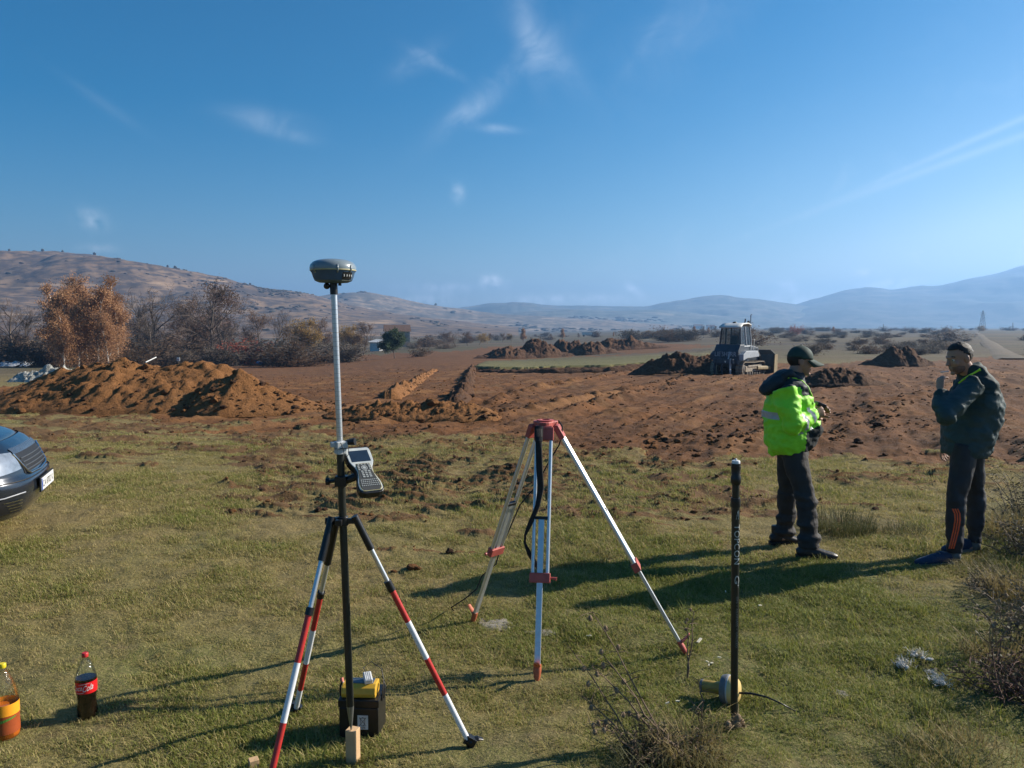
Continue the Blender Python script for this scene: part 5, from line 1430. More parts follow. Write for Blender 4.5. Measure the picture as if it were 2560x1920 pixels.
MB().grid([[og + rdir(R(-70) + R(150) * k / 14) * .0618 + UZ * (.062 + .045 * k / 14 + s * .014 * math.sin(math.pi * (.1 + .8 * k / 14))) for k in range(15)] for s in (0, 1)]).build('green_leaf_print', mat('green_print', (.09, .22, .03), .5), olab, fix=False)
MB().lathe([(orad(z) + .0007, z) for z in (.03, .05, .075, .1, .117)], 40, og, caps=False).build('red_brown_print', mat('brown_red_print', (.33, .07, .02), .4), olab, smooth=60)

# ---- small things on the grass ------------------------------------------------
def single(name, me, label, cat, loc, material, sc=(1, 1, 1), rz=0.0, group=None, smooth=40):
    ob = link(name, me, material, smooth=smooth); ob.location = loc; ob.scale = sc; ob.rotation_euler = (0, 0, rz); return tag(ob, label, cat, group)
q = gp(1033, 1424); q.z = zz(q.x, q.y) + .015
single('earth_clod', clod_mesh(31, 3), 'fist sized orange clod lying alone on the grass right of the pole', 'clod', q, EARTH, (.11, .09, .075))
q = gp(945, 1428); q.z = zz(q.x, q.y)
single('earth_clod', clod_mesh(37, 3), 'smallest brown clod on the grass beside the receiver pole leg', 'clod', gp(985, 1428), EARTH, (.05, .04, .03))
ASH = mat('pale_grey_soil', (.34, .30, .24), .95, var=.2, scale=30, bump=.6, bscale=60)
def patch_mesh(seed):
    bm = bmesh.new(); bmesh.ops.create_icosphere(bm, subdivisions=4, radius=.5)
    for v in bm.verts:
        v.co *= 1 + .35 * mnoise.noise(v.co * 2.5 + Vector((seed, 0, 0))); v.co.z *= .22; v.co.z += .06 * mnoise.noise(v.co * 9 + Vector((seed, 3, 0)))
    me = bpy.data.meshes.new('patch'); bm.to_mesh(me); bm.free(); return me
q = gp(1243, 1552); q.z = zz(q.x, q.y)
single('bare_soil_patch', patch_mesh(3), 'pale crumbly soil patch beside the rear left tripod foot', 'soil patch', q, ASH, (.26, .22, .2), smooth=180)
q = gp(1352, 1577); q.z = zz(q.x, q.y)
single('bare_soil_patch', patch_mesh(8), 'thin pale soil patch behind the front tripod leg', 'soil patch', q, ASH, (.2, .1, .1), smooth=180)
q = gp(2098, 1740); q.z = zz(q.x, q.y)
single('bare_soil_patch', patch_mesh(14), 'pale dry patch in the grass right of the yellow receiver', 'soil patch', q, ASH, (.09, .09, .08), smooth=180)
CHIP = mat('pale_chip', (.72, .66, .50), .7)
for i, (px, py, ln_) in enumerate([(1748, 1618, .05), (1768, 1665, .02), (1779, 1668, .022), (1772, 1672, .018), (1798, 1658, .02), (1900, 1523, .03), (1668, 1776, .02), (1694, 1770, .02), (1472, 1595, .03), (1814, 1483, .02)]):
    q = gp(px, py); m = MB().box((0, 0, 0), (ln_, ln_ * .3, .006), Matrix.Rotation(.2 * ((i % 3) - 1), 3, 'Y'))
    me = bpy.data.meshes.new('wood_chip'); me.from_pydata(m.v, [], m.f)
    single('wood_chip', me, 'pale splinter of wood lying in the grass round the black pole', 'wood chip', (q.x, q.y, zz(q.x, q.y) + .028), CHIP, rz=[.9, 2.2, .5, 1.2, 2.6, .6, .3, .1, 2.8, 1.4][i], group='wood splinters in the grass')
FLUFF = mat('white_fluff', (.85, .82, .75), .95, var=.2, scale=60, bump=.6, bscale=90)
def fluff_mesh(seed):
    r = random.Random(seed); m = MB()
    for i in range(160):
        a, b = r.random() * 6.28, r.gauss(0, .5); c = Vector((r.gauss(0, .25), r.gauss(0, .18), abs(r.gauss(0, .12)))); d = Vector((math.cos(a), math.sin(a), .6 + b * .5)).normalized() * r.uniform(.15, .4)
        s = d.cross(Vector((r.random(), r.random(), 1))).normalized() * .018
        m.add([c - s, c + s, c + d], [(0, 1, 2)])
    for k in range(5): m.ell((r.gauss(0, .22), r.gauss(0, .15), .06), (r.uniform(.1, .2), r.uniform(.08, .16), r.uniform(.07, .14)), None, 8, 6)
    me = bpy.data.meshes.new('fluff'); me.from_pydata(m.v, [], m.f); return me
for i, (px, py, lab, sc) in enumerate([(2288, 1650, 'brightest white fluff tuft in the grass at lower right', .13), (2258, 1675, 'greyish fluff tuft left of the brightest one at lower right', .13), (2348, 1713, 'white fluff tuft lowest of those lying at lower right', .12), (2325, 1690, 'smallest brownish fluff tuft between two white ones at lower right', .06)]):
    q = gp(px, py); single('fluff_tuft', fluff_mesh(i), lab, 'fluff', (q.x, q.y, zz(q.x, q.y) + .01), FLUFF, (sc, sc, sc), rz=i)
# ------------------------------------------------------------------ parked car at the left edge
PAINT = mat('dark_blue_grey_paint', (.018, .024, .034), .22, metal=.35, var=.05, scale=8, coat=1.0)
TRIM = mat('black_trim', (.012, .012, .013), .55)
CHROME = mat('chrome', (.75, .76, .78), .1, metal=1.0)
RUBBER = mat('tyre_rubber', (.015, .015, .015), .85, bump=.2)
GLASSD = mat('tinted_glass', (.02, .025, .028), .05, coat=.5)
CAR_ROT, CAR_LOC = R(20), Vector((-4.50, 7.42, 0))
car = thing('parked_car', 'dark blue grey car nosing into the left edge of the meadow', 'car', tuple(CAR_LOC), CAR_ROT)
W0 = .89
def wsc(z): return float(np.interp(z, [.2, .3, .45, .62, .8, .92, 1.0], [.90, .955, .99, 1.0, .985, .955, .93]))
def xpr(z): return float(np.interp(z, [.2, .27, .36, .46, .52, .57, .60, .66, .74, .82, .88, .92], [-.16, -.08, -.025, .0, .0, -.015, -.05, -.065, -.095, -.15, -.215, -.29]))
def plan(y, z):
    a = abs(y) / (W0 * wsc(z)); a = min(a, 1.0)
    k = max(0.0, (a - .38) / .62)
    return -.09 * a * a - .46 * (1 - math.sqrt(max(0, 1 - k * k))) ** 1.0
def FS(y, z, d=0.0):
    """point on the nose at lateral y and height z, lifted d outwards"""
    y = max(-W0 * wsc(z), min(W0 * wsc(z), y)); p = Vector((xpr(z) + plan(y, z), y, z))
    a = abs(y) / (W0 * wsc(z)); n = Vector((1 - a ** 3 * .8, math.copysign(a ** 2.2 * 1.0, y), .15)).normalized()
    return p + n * d
XR = -4.45
def wheel_gap(x): return 0
ys = [W0 * math.sin(math.pi / 2 * t) for t in np.linspace(-1, 1, 57)]
zs = [.22, .26, .30, .36, .42, .46, .50, .54, .57, .60, .63, .66, .70, .74, .78, .82, .85, .88, .905]
rows = []
for z in zs:
    w = wsc(z); xe = xpr(z) + plan(W0, z)
    row = [Vector((x, -W0 * w, z)) for x in np.linspace(XR + .15, xe - .02, 16)]
    row += [FS(y * w, z) for y in ys]
    row += [Vector((x, W0 * w, z)) for x in np.linspace(xe - .02, XR + .15, 16)]
    rows.append(row)
bd = MB().grid(rows)
bd.grid([[Vector((XR + .15 - .13 * math.cos(a * 1.4), W0 * wsc(z) * a, z)) for a in np.linspace(-1, 1, 9)] for z in zs])
bd.grid([[Vector((x, W0 * .955 * a, .905 + .05 * (1 - a * a) * (x > -3.4))) for a in np.linspace(-1, 1, 9)] for x in np.linspace(XR + .1, -1.35, 8)])
bd.box((-2.2, 0, .34), (3.9, 1.6, .2))
body_o = bd.build('body', PAINT, car, smooth=40)
rows = []
for t in np.linspace(0, 1, 22):
    row = []
    for a in np.linspace(-1, 1, 25):
        y = a * .845
        xf_ = xpr(.905) + plan(y, .9) - .012
        x = xf_ + (-1.42 - xf_) * t
        z = .905 + .03 * math.sin(min(1, t * 6) * math.pi / 2) + .135 * t ** .8 - (.065 * abs(a) ** 3.2) * (.35 + .65 * min(1, t * 2)) + .018 * math.exp(-((abs(a) - .55) / .08) ** 2) * min(1, t * 4)
        row.append(Vector((x, y, z)))
    rows.append(row)
hood_o = MB().grid(rows).build('bonnet', PAINT, car, smooth=50); sd = hood_o.modifiers.new('thick', 'SOLIDIFY'); sd.thickness = .02; sd.offset = -1
def nose_patch(y0, y1, zlo, zhi, n=16, m=5, d=.006):
    return MB().grid([[FS(y, zlo(y) + (zhi(y) - zlo(y)) * k / m, d) for y in np.linspace(y0, y1, n)] for k in range(m + 1)])
lin = lambda x0, v0, x1, v1: (lambda y: v0 + (v1 - v0) * (y - x0) / (x1 - x0))
LAMP = mat('lamp_lens', (.42, .45, .48), .12, metal=.5, var=.2, scale=18, coat=1.0)
for s in (-1, 1):
    hl = nose_patch(-.885 * s, -.44 * s, lambda y: .665 - .045 * ((abs(y) - .44) / .44), lambda y: .815 + .03 * ((abs(y) - .44) / .44), d=.008).build('headlight', LAMP, car, smooth=60)
    c = FS(-.70 * s, .735, .004)
    MB().lathe([(.06, .0), (.062, .012), (.045, .016), (.03, .008), (.001, .012)], 20, c, (0, 1, 0), (0, 0, 1), (.75, -.65 * s, .1)).build('reflector', CHROME, hl, smooth=50)
    fg = nose_patch(-.84 * s, -.48 * s, lambda y: .285, lambda y: .30 + .13 * min(1, (abs(y) - .44) / .25), d=.006).build('fog_recess', TRIM, car, smooth=60)
    for k in range(4):
        z0 = .305 + .030 * k
        nose_patch((-.60 - .03 * k) * s, (-.50 - .01 * k) * s, lambda y: z0, lambda y: z0 + .007, n=5, m=1, d=.014).build('fog_slat', CHROME, fg, smooth=60)
    MB().tube([FS(-.845 * s, .435, .012), FS(-.70 * s, .447, .012), FS(-.52 * s, .463, .012)], .006, 6).build('bumper_crease', mat('grey_edge', (.3, .31, .33), .3), car, smooth=60)
    MB().lathe([(.05, 0), (.055, .01), (.03, .02), (.001, .02)], 16, FS(-.76 * s, .345, .0), (0, 1, 0), (0, 0, 1), (.7, -.7 * s, 0)).build('fog_light', LAMP, fg, smooth=50)
gr = nose_patch(-.40, .40, lambda y: .615 + .0 * y, lambda y: .795 + .0 * y, n=24, d=.004).build('grille', TRIM, car, smooth=60)
for k in range(4):
    z0 = .64 + .036 * k
    MB().tube([FS(y, z0, .012) for y in np.linspace(-.37, .37, 17)], .0055, 6).build('grille_bar', mat('dull_grey_bar', (.07, .075, .08), .4), gr, smooth=60)
MB().tube([FS(y, z, .014) for y, z in [(-.44, .80), (-.36, .625), (-.30, .600), (0, .592), (.30, .600), (.36, .625), (.44, .80)]], .011, 8).build('grille_surround', CHROME, gr, smooth=60)
nose_patch(-.42, .42, lambda y: .795, lambda y: .845, n=20, d=.010).build('grille_top_trim', mat('bright_blue_grey_trim', (.12, .15, .19), .25, metal=.6), gr, smooth=60)
MB().tube([FS(y, .570, .002) for y in np.linspace(-.86, .86, 40)], .006, 6).build('bumper_seam', TRIM, car, smooth=60)
pl = MB().box((.022, 0, .475), (.012, .52, .112)).build('number_plate', mat('plate_white', (.75, .75, .73), .4), car)
MB().box((.0165, 0, .475), (.012, .56, .135)).build('plate_holder', TRIM, car)
tv, tf, tw = text_shape('CA 8702 K')
m = MB(); m.add([Vector((.0295, -.215 + .44 * x / tw, .442 + .066 * y)) for x, y in tv], tf); m.build('plate_lettering', TRIM, pl, fix=False)
MB().box((.0292, -.242, .475), (.002, .03, .108)).build('plate_band', mat('plate_blue', (.03, .08, .4), .4), pl)
# cabin and wheels
cab = []
for t in np.linspace(0, 1, 6):
    z = .95 + .68 * t; w = .84 - .20 * t; xf_, xr = -1.32 - .95 * t ** .9, XR + .2 + .25 * t
    row = [(xf_ - .12, -w), (xr + .1, -w), (xr, -w + .1), (xr, w - .1), (xr + .1, w), (xf_ - .12, w), (xf_, w - .25), (xf_, -w + .25)]
    cab.append([Vector((x, y, z)) for x, y in row] + [Vector((row[0][0], row[0][1], z))])
m = MB().grid(cab); m.f.append(tuple(range(len(m.v) - 9, len(m.v) - 1)))
m.build('cabin', PAINT, car, smooth=30)
ws = MB().grid([[Vector((-1.32 - .95 * t ** .9 + .012, (.57 - .18 * t) * a, .95 + .68 * t + .006)) for a in np.linspace(-1, 1, 5)] for t in np.linspace(.06, .92, 5)]).build('windscreen', GLASSD, car, smooth=60)
for s in (-1, 1):
    for x0, x1 in ((-1.75, -2.75), (-2.85, -3.75)):
        rows = [[Vector((x0 + (x1 - x0) * u - (.55 * t if u == 0 and x0 > -2 else 0), s * (.84 - .20 * t + .006), .95 + .68 * t)) for u in (0, .5, 1)] for t in (.1, .5, .88)]
        MB().grid(rows).build('side_window', GLASSD, car, smooth=60)
    for x in (-.88, -3.5):
        wh = MB(); c = Vector((x, s * .80, .335)); ax_ = Vector((0, s, 0))
        wh.lathe([(.20, -.1), (.31, -.11), (.335, -.08), (.335, .08), (.31, .105), (.21, .1)], 36, c, (1, 0, 0), (0, 0, 1), ax_)
        wo_ = wh.build('wheel', RUBBER, car, smooth=40)
        rm = MB(); rm.lathe([(.21, .09), (.205, .07), (.05, .075), (.04, .1), (.001, .1)], 30, c, (1, 0, 0), (0, 0, 1), ax_)
        for k in range(7):
            a = 2 * math.pi * k / 7; rm.box(c + ax_ * .09 + Vector((math.cos(a), 0, math.sin(a))) * .125, (.17, .02, .04), Matrix.Rotation(-a, 3, 'Y'))
        rm.build('rim', mat('alloy_grey', (.4, .41, .42), .3, metal=.8), wo_, smooth=40)
        arch = MB(); arch.tube([c + Vector((math.cos(a) * .40, s * .03, math.sin(a) * .40)) for a in np.linspace(-.3, math.pi + .3, 18)], [(.05, .09)] * 18, 8); arch.build('wheel_arch', TRIM, car, smooth=60)
    mi = MB(); mi.ell((-1.75, s * .98, 1.05), (.06, .11, .075)); mi.build('mirror', PAINT, car, smooth=180)

# ------------------------------------------------------------------ bulldozer
DGREY = mat('dozer_shade_dark_body', (.040, .056, .078), .5, var=.2, scale=4, bump=.1)  # shade on the rear of the machine is put into this dark colour
DWHITE = mat('dozer_white_paint', (.66, .66, .62), .45, var=.1, scale=5)
DPALE = mat('dozer_pale_and_sunlit', (.36, .39, .42), .45, var=.12, scale=5)  # pale paint; also the sunlit tone for parts on the right side
DYEL = mat('dozer_dusty_yellow', (.32, .24, .12), .6, var=.25, scale=3)
DTRACK = mat('dusty_track_steel', (.33, .27, .20), .7, var=.3, scale=6)
DTRACKD = mat('track_dark', (.07, .055, .045), .7, var=.3, scale=6)
DBL = mat('blade_steel', (.10, .095, .085), .55, var=.25, scale=2)
dg_ = pix(1846, 930, 48.5); dz_ = float(ground_z(np.array([dg_.x]), np.array([dg_.y]))[0])
dz = thing('bulldozer', 'dark crawler bulldozer with white cab roof seen from behind on the dug field', 'bulldozer', (dg_.x, dg_.y, dz_ - .05), R(90 - 40))
dz.scale = (1.0, .86, 1.0)
for s in (-1, 1):
    y = s * .95
    path = []
    for a in np.linspace(math.pi * .5, math.pi * 1.5, 9): path.append((-1.35 + .42 * math.cos(a), .47 + .42 * math.sin(a)))
    path += [(-.7, .05), (0, .05), (.7, .05)]
    for a in np.linspace(-math.pi * .5, math.pi * .5, 9): path.append((1.35 + .40 * math.cos(a), .45 + .40 * math.sin(a)))
    path += [(.7, .86), (0, .84), (-.7, .87)]
    P = [Vector((a, y, b)) for a, b in path]; n = len(P)
    cum = [0.0]
    for i in range(n): cum.append(cum[-1] + (P[(i + 1) % n] - P[i]).length)
    N_s = 44; lab = None
    trk = MB().tube([Vector((a * .965, y, .46 + (b - .46) * .93)) for a, b in path] + [Vector((path[0][0] * .965, y, .46 + (path[0][1] - .46) * .93))], [(.03, .10)] * (n + 1), 6, up=(0, 1, 0)).build('track', DTRACKD, dz)
    first = None
    for k in range(N_s):
        t = cum[-1] * k / N_s; i = max(j for j in range(n) if cum[j] <= t + 1e-9); f = (t - cum[i]) / max(1e-6, cum[i + 1] - cum[i])
        p = P[i].lerp(P[(i + 1) % n], f); d = (P[(i + 1) % n] - P[i]).normalized()
        if first is None:
            m = MB(); m.box((0, 0, 0), (.17, .50, .035)); m.box((.06, 0, -.035), (.03, .50, .06)); first = m.build('track_shoe', DTRACK, trk); o_ = first
        else:
            o_ = first.copy(); COL.objects.link(o_); o_.parent = trk
        o_.location = p; o_.rotation_euler = (0, -math.atan2(d.z, d.x), 0)
    fr = MB(); fr.box((0, y, .45), (2.3, .34, .34)); fr.box((0, y + s * .19, .62), (1.7, .05, .12)); fo = fr.build('track_frame', DTRACK, dz, bevel=.02)
    for xx, rr in ((-1.35, .38), (1.35, .36)):
        MB().lathe([(rr, -.08), (rr, .08), (rr * .6, .10), (rr * .3, .16), (.001, .16)], 20, (xx, y, .46), (1, 0, 0), (0, 0, 1), (0, s, 0)).build('track_wheel', DTRACKD, dz, smooth=40)
    for k in range(6):
        MB().lathe([(.11, -.16), (.11, .2), (.05, .21)], 12, (-.9 + .36 * k, y, .19), (1, 0, 0), (0, 0, 1), (0, s, 0)).build('roller', DTRACKD, fo, smooth=40)
    fd = MB(); fd.prism([(-1.75, 1.0), (-1.75, 1.35), (-1.35, 1.55), (.35, 1.55), (.6, 1.3), (.6, 1.18), (-1.2, 1.12)], -.30, .30, (0, s * .95, 0), (1, 0, 0), (0, 0, 1), (0, 1, 0))
    fdo = fd.build('fender', DPALE if s < 0 else DGREY, dz, bevel=.02)  # sunlight painted in: right fender pale, left fender in the shade tone
    pa = MB(); pa.tube([Vector((.2, s * 1.32, .5)), Vector((2.35, s * 1.32, .42))], [(.12, .07)] * 2, 8); pa.build('push_arm', DYEL, dz, smooth=40)
    MB().tube([Vector((1.5, s * .62, 1.55)), Vector((2.25, s * .68, .85))], .06, 10).build('lift_cylinder', DBL, dz, smooth=40)
tk = MB(); tk.prism([(-1.85, .75), (-1.85, 1.55), (-1.55, 1.95), (-.95, 1.95), (-.95, .75)], -.92, .92, (0, 0, 0), (1, 0, 0), (0, 0, 1), (0, 1, 0))
tko = tk.build('rear_tank', DGREY, dz, bevel=.05)
tv, tf, tw = text_shape('LIEBHERR')
n_t = Vector((-.40, 0, .30)).normalized()
up_ = Vector((.30, 0, .40)).normalized()
m = MB(); m.add([Vector((-1.905, .80 - 1.60 * x / tw, 1.24 + .28 * y)) for x, y in tv], tf); m.build('lettering', mat('faded_lettering', (.42, .47, .52), .5), tko, fix=False)
MB().box((.25, 0, .85), (2.9, 1.1, .75)).build('chassis', DGREY, dz, bevel=.04)
hd = MB(); hd.prism([(.35, 1.1), (.35, 1.92), (1.85, 1.72), (1.95, 1.55), (1.95, .75), (.35, .75)], -.55, .55, (0, 0, 0), (1, 0, 0), (0, 0, 1), (0, 1, 0)); ho_ = hd.build('engine_hood', DGREY, dz, bevel=.05)
for k in range(6): MB().box((.75 + .16 * k, -.556, 1.4), (.05, .012, .4)).build('hood_slot', DGREY, ho_)
# cab
frm = MB()
CX0, CX1, CZ0, CZ1, CWB, CWT = -1.30, .30, 1.70, 3.02, .80, .68
def cabp(x, s, t): return Vector((x + (.10 * t if x < -.5 else -.12 * t), s * (CWB + (CWT - CWB) * t), CZ0 + (CZ1 - CZ0) * t))
posts = [(CX0, -1), (CX0, 1), (CX1, -1), (CX1, 1), (-.45, -1), (-.45, 1)]
cb = MB(); cb.prism([(CX0, -CWB), (CX0, CWB), (CX1, CWB), (CX1, -CWB)], 1.4, CZ0 + .12); cbo = cb.build('cab', DGREY, dz, bevel=.03)
for x, s in posts:
    MB().tube([cabp(x, s, .05), cabp(x, s, 1.0)], .055, 8).build('cab_post', DPALE if s < 0 and x > -1 else DGREY, cbo, smooth=50)  # right-hand posts take the sunlit tone, the others the shaded one
MB().grid([[cabp(CX0, s, t) + Vector((.02, 0, 0)) for s in (-1, 1)] for t in (.08, .99)]).build('rear_window', mat('cab_glass', (.05, .06, .07), .08, trans=.0, alpha=.55), cbo)
for s in (-1, 1):
    MB().grid([[cabp(x, s, t) for x in (CX0 + .05, -.45, CX1)] for t in (.08, .99)]).build('side_window', mat('cab_glass', (.05, .06, .07), .08, alpha=.55), cbo)
    MB().tube([cabp(CX0 + .05, s, .09), cabp(CX1, s, .09)], .05, 8).build('sill_rail', DPALE, cbo, smooth=50)
MB().grid([[cabp(CX1, s, t) for s in (-1, 1)] for t in (.08, .99)]).build('front_window', mat('cab_glass', (.05, .06, .07), .08, alpha=.55), cbo)
st_m = MB(); st_m.box((-.55, .05, 2.1), (.16, .55, .75)); st_m.box((-.3, .05, 1.85), (.5, .55, .15)); st_m.build('seat', SWEATER, cbo, bevel=.04)
rf = MB()
rr0 = [[Vector((x, y, z)) for y in (-w, -w * .55, 0, w * .55, w)] for x, w, z in ((-1.42, .80, 2.98), (-1.35, .82, 3.04), (-.9, .76, 3.22), (-.1, .74, 3.26), (.32, .74, 3.16), (.36, .72, 3.05))]
rf.grid(rr0); rfo = rf.build('cab_roof', DWHITE, cbo, smooth=40); sd = rfo.modifiers.new('thick', 'SOLIDIFY'); sd.thickness = .07
MB().ell((-.5, .1, 3.27), (.16, .14, .07)).build('beacon', BLACKP, cbo, smooth=180)
MB().tube([Vector((-.2, -.5, 3.2)), Vector((-.16, -.53, 3.5))], .05, 8).build('roof_horn', DGREY, cbo, smooth=50)
MB().tube([Vector((.7, -.35, 1.8)), Vector((.7, -.35, 3.15)), Vector((.66, -.35, 3.38))], [.085, .085, .09], 12).build('exhaust_pipe', DGREY, dz, smooth=50)
MB().tube([Vector((.95, -.22, 1.8)), Vector((.95, -.22, 2.55)), Vector((.95, -.22, 2.56)), Vector((.95, -.22, 2.8))], [.06, .06, .14, .14], 12).build('air_intake', DGREY, dz, smooth=50)
MB().tube([Vector((.45, -.62, 2.9)), Vector((.45, -.62, 3.75)), Vector((.45, -.7, 3.76))], .028, 6).build('antenna_mast', DGREY, dz, smooth=50)
MB().tube([Vector((.1, -.85, 1.6)), Vector((.1, -.9, 2.25)), Vector((.5, -.9, 2.25)), Vector((.5, -.85, 1.6))], .025, 6).build('hand_rail', DWHITE, dz, smooth=50)
# blade
prof_b = [(2.42 - .16 * math.sin(math.pi * t) + .12 * t, .0 + 1.25 * t) for t in np.linspace(0, 1, 9)]
bl = MB(); poly = prof_b + [(x - .07, z) for x, z in reversed(prof_b)]
bl.prism(poly, -1.62, 1.62, (0, 0, 0), (1, 0, 0), (0, 0, 1), (0, 1, 0)); blo = bl.build('blade', DBL, dz)
for s in (-1, 1):
    MB().prism([(2.1, .0), (2.62, .0), (2.66, 1.28), (2.2, 1.25)], -.03, .03, (0, s * 1.64, 0), (1, 0, 0), (0, 0, 1), (0, 1, 0)).build('end_plate', DYEL, blo)
MB().prism([(-1.6, 1.25), (1.6, 1.25), (1.2, 1.55), (-1.2, 1.55)], -.02, .02, (2.50, 0, 0), (0, 1, 0), (0, 0, 1), (1, 0, 0)).build('spill_guard', DBL, blo)
# ripper
rp_ = MB(); rp_.box((-2.15, 0, .95), (.25, 1.5, .28)); rp_.box((-1.95, -.45, .8), (.5, .14, .2)); rp_.box((-1.95, .45, .8), (.5, .14, .2))
rpo = rp_.build('ripper', DGREY, dz, bevel=.03)
for yy in (-.55, .05, .60):
    MB().tube([Vector((-2.2, yy, 1.12)), Vector((-2.26, yy, .6)), Vector((-2.22, yy, .25)), Vector((-2.12, yy, .05))], [(.05, .10), (.05, .12), (.045, .10), (.03, .04)], 6, up=(0, 1, 0)).build('ripper_shank', DPALE if yy < 0 else DGREY, rpo, smooth=40)  # right shank coloured as sunlit, the others as shaded
for yy in (-.3, .3):
    MB().tube([Vector((-1.85, yy, 1.5)), Vector((-2.1, yy, 1.05))], .05, 8).build('ripper_cylinder', DPALE if yy < 0 else DGREY, rpo, smooth=50)  # same lit and shaded colours, right cylinder and left
MB().prism([(-.07, .0), (.07, .0), (0, -.13)], 0, .01, (-2.29, -.2, .98), (0, 1, 0), (0, 0, 1), (-1, 0, 0)).build('warning_triangle', DWHITE, rpo)
# ------------------------------------------------------------------ trees, shrubs and far things
BARK = mat('grey_brown_bark', (.16, .125, .10), .9, var=.2, scale=3)
TWIG = mat('bare_twigs', (.17, .125, .10), .9, var=.2, scale=.8)
TWIGD = mat('dark_twigs', (.10, .082, .068), .9, var=.2, scale=.8)
TWIGR = mat('reddish_twigs', (.20, .11, .085), .9, var=.2, scale=.8)
BIRCH = mat('birch_bark', (.66, .62, .56), .8, var=.25, scale=2.5)
def leafmat(name, a, b):
    g = NT(name); c = g.mix(g.rng(g.noise(.55, 4, .65), .35, .65), a, b); g.l(c, g.p.inputs['Base Color']); g.p.inputs['Roughness'].default_value = .7
    tr = g.n('ShaderNodeBsdfTranslucent'); g.l(c, tr.inputs['Color']); mx = g.n('ShaderNodeMixShader'); mx.inputs[0].default_value = .3
    g.l(g.p.outputs[0], mx.inputs[1]); g.l(tr.outputs[0], mx.inputs[2]); g.l(mx.outputs[0], g.t.nodes['Material Output'].inputs['Surface']); return g.m
LF_ORANGE = leafmat('birch_leaves_orange', (.43, .235, .11), (.29, .155, .08))
LF_YEL = leafmat('yellow_brown_leaves', (.36, .24, .07), (.22, .13, .05))
LF_BROWN = leafmat('brown_leaves', (.17, .11, .07), (.11, .075, .05))
LF_GREEN = leafmat('dark_green_leaves', (.05, .085, .03), (.03, .05, .02))
LF_RED = leafmat('rusty_leaves', (.34, .09, .05), (.20, .06, .04))
LF_GREY = leafmat('grey_brown_scrub', (.12, .10, .075), (.085, .07, .055))

def tree_meshes(kind, seed, h):
    """trunk with limbs, and crown of twigs and leaves, at real size"""
    r = random.Random(seed); trunk, crown, leaves = MB(), MB(), MB(); tips = []
    def branch(p, d, ln, rad, lvl, maxl):
        n = 3 if lvl < 2 else 2; pts = [p]; q = p; dd = d.copy()
        for i in range(n):
            wv = .035 if (kind == 'birch' and lvl == 0) else .14; dd = (dd + Vector((r.gauss(0, wv), r.gauss(0, wv), r.gauss(.06, .09)))).normalized(); q = q + dd * ln / n; pts.append(q)
        tgt = trunk if lvl < 2 else crown
        tgt.tube(pts, [max(rad * (1 - .55 * i / n), .009) for i in range(n + 1)], 6 if lvl == 0 else (4 if lvl == 1 else 3), caps=False)
        if lvl >= maxl - 1: tips.extend(pts[1:])
        if lvl >= maxl: return
        k = {0: 24 if kind == 'birch' else 12, 1: 6, 2: 5, 3: 4}[lvl] if kind != 'birch' or lvl == 0 else {1: 5, 2: 3}[lvl]
        for i in range(k):
            t = r.uniform((.06 if kind == 'birch' else .22) if lvl == 0 else .2, 1.0); j = min(int(t * n), n - 1); b = pts[j].lerp(pts[j + 1], t * n - j)
            a = r.random() * 6.28; sp = {'birch': .42, 'bare': .75, 'round': .85, 'bush': .8}.get(kind, .7) * r.uniform(.6, 1.25)
            o = dd.orthogonal().normalized(); o = Matrix.Rotation(a, 3, dd) @ o
            nd = (dd * math.cos(sp) + o * math.sin(sp)).normalized()
            branch(b, nd, ln * {0: (.50 - .25 * t) * 1.25 if kind in ('bare', 'round') else (.36 - .22 * t), 1: .6, 2: .55, 3: .55}[lvl] * r.uniform(.7, 1.15), rad * .42, lvl + 1, maxl)
    if kind == 'bush':
        for i in range(9): branch(Vector((r.gauss(0, .12) * h, r.gauss(0, .12) * h, 0)), Vector((r.gauss(0, .5), r.gauss(0, .5), 1)).normalized(), h * r.uniform(.6, 1), h * .02, 1, 3)
    else:
        branch(Vector((0, 0, -.2)), Vector((r.gauss(0, .015), r.gauss(0, .015), 1)).normalized(), h * .92, h * (.013 if kind == 'birch' else .02), 0, 4 if kind != 'birch' else 3)
    return trunk, crown, leaves, tips, r
def add_leaves(leaves, tips, r, per, size, spread):
    for t in tips:
        for k in range(per):
            c = t + Vector((r.gauss(0, spread), r.gauss(0, spread), r.gauss(0, spread))); a = Vector((r.gauss(0, 1), r.gauss(0, 1), r.gauss(0, 1))).normalized(); b = a.orthogonal().normalized() * size * r.uniform(.5, 1.2); a = a * size * r.uniform(.6, 1.3)
            leaves.add([c - a * .5, c + b * .4, c + a * .5, c - b * .4], [(0, 1, 2, 3)])
KIND = {}
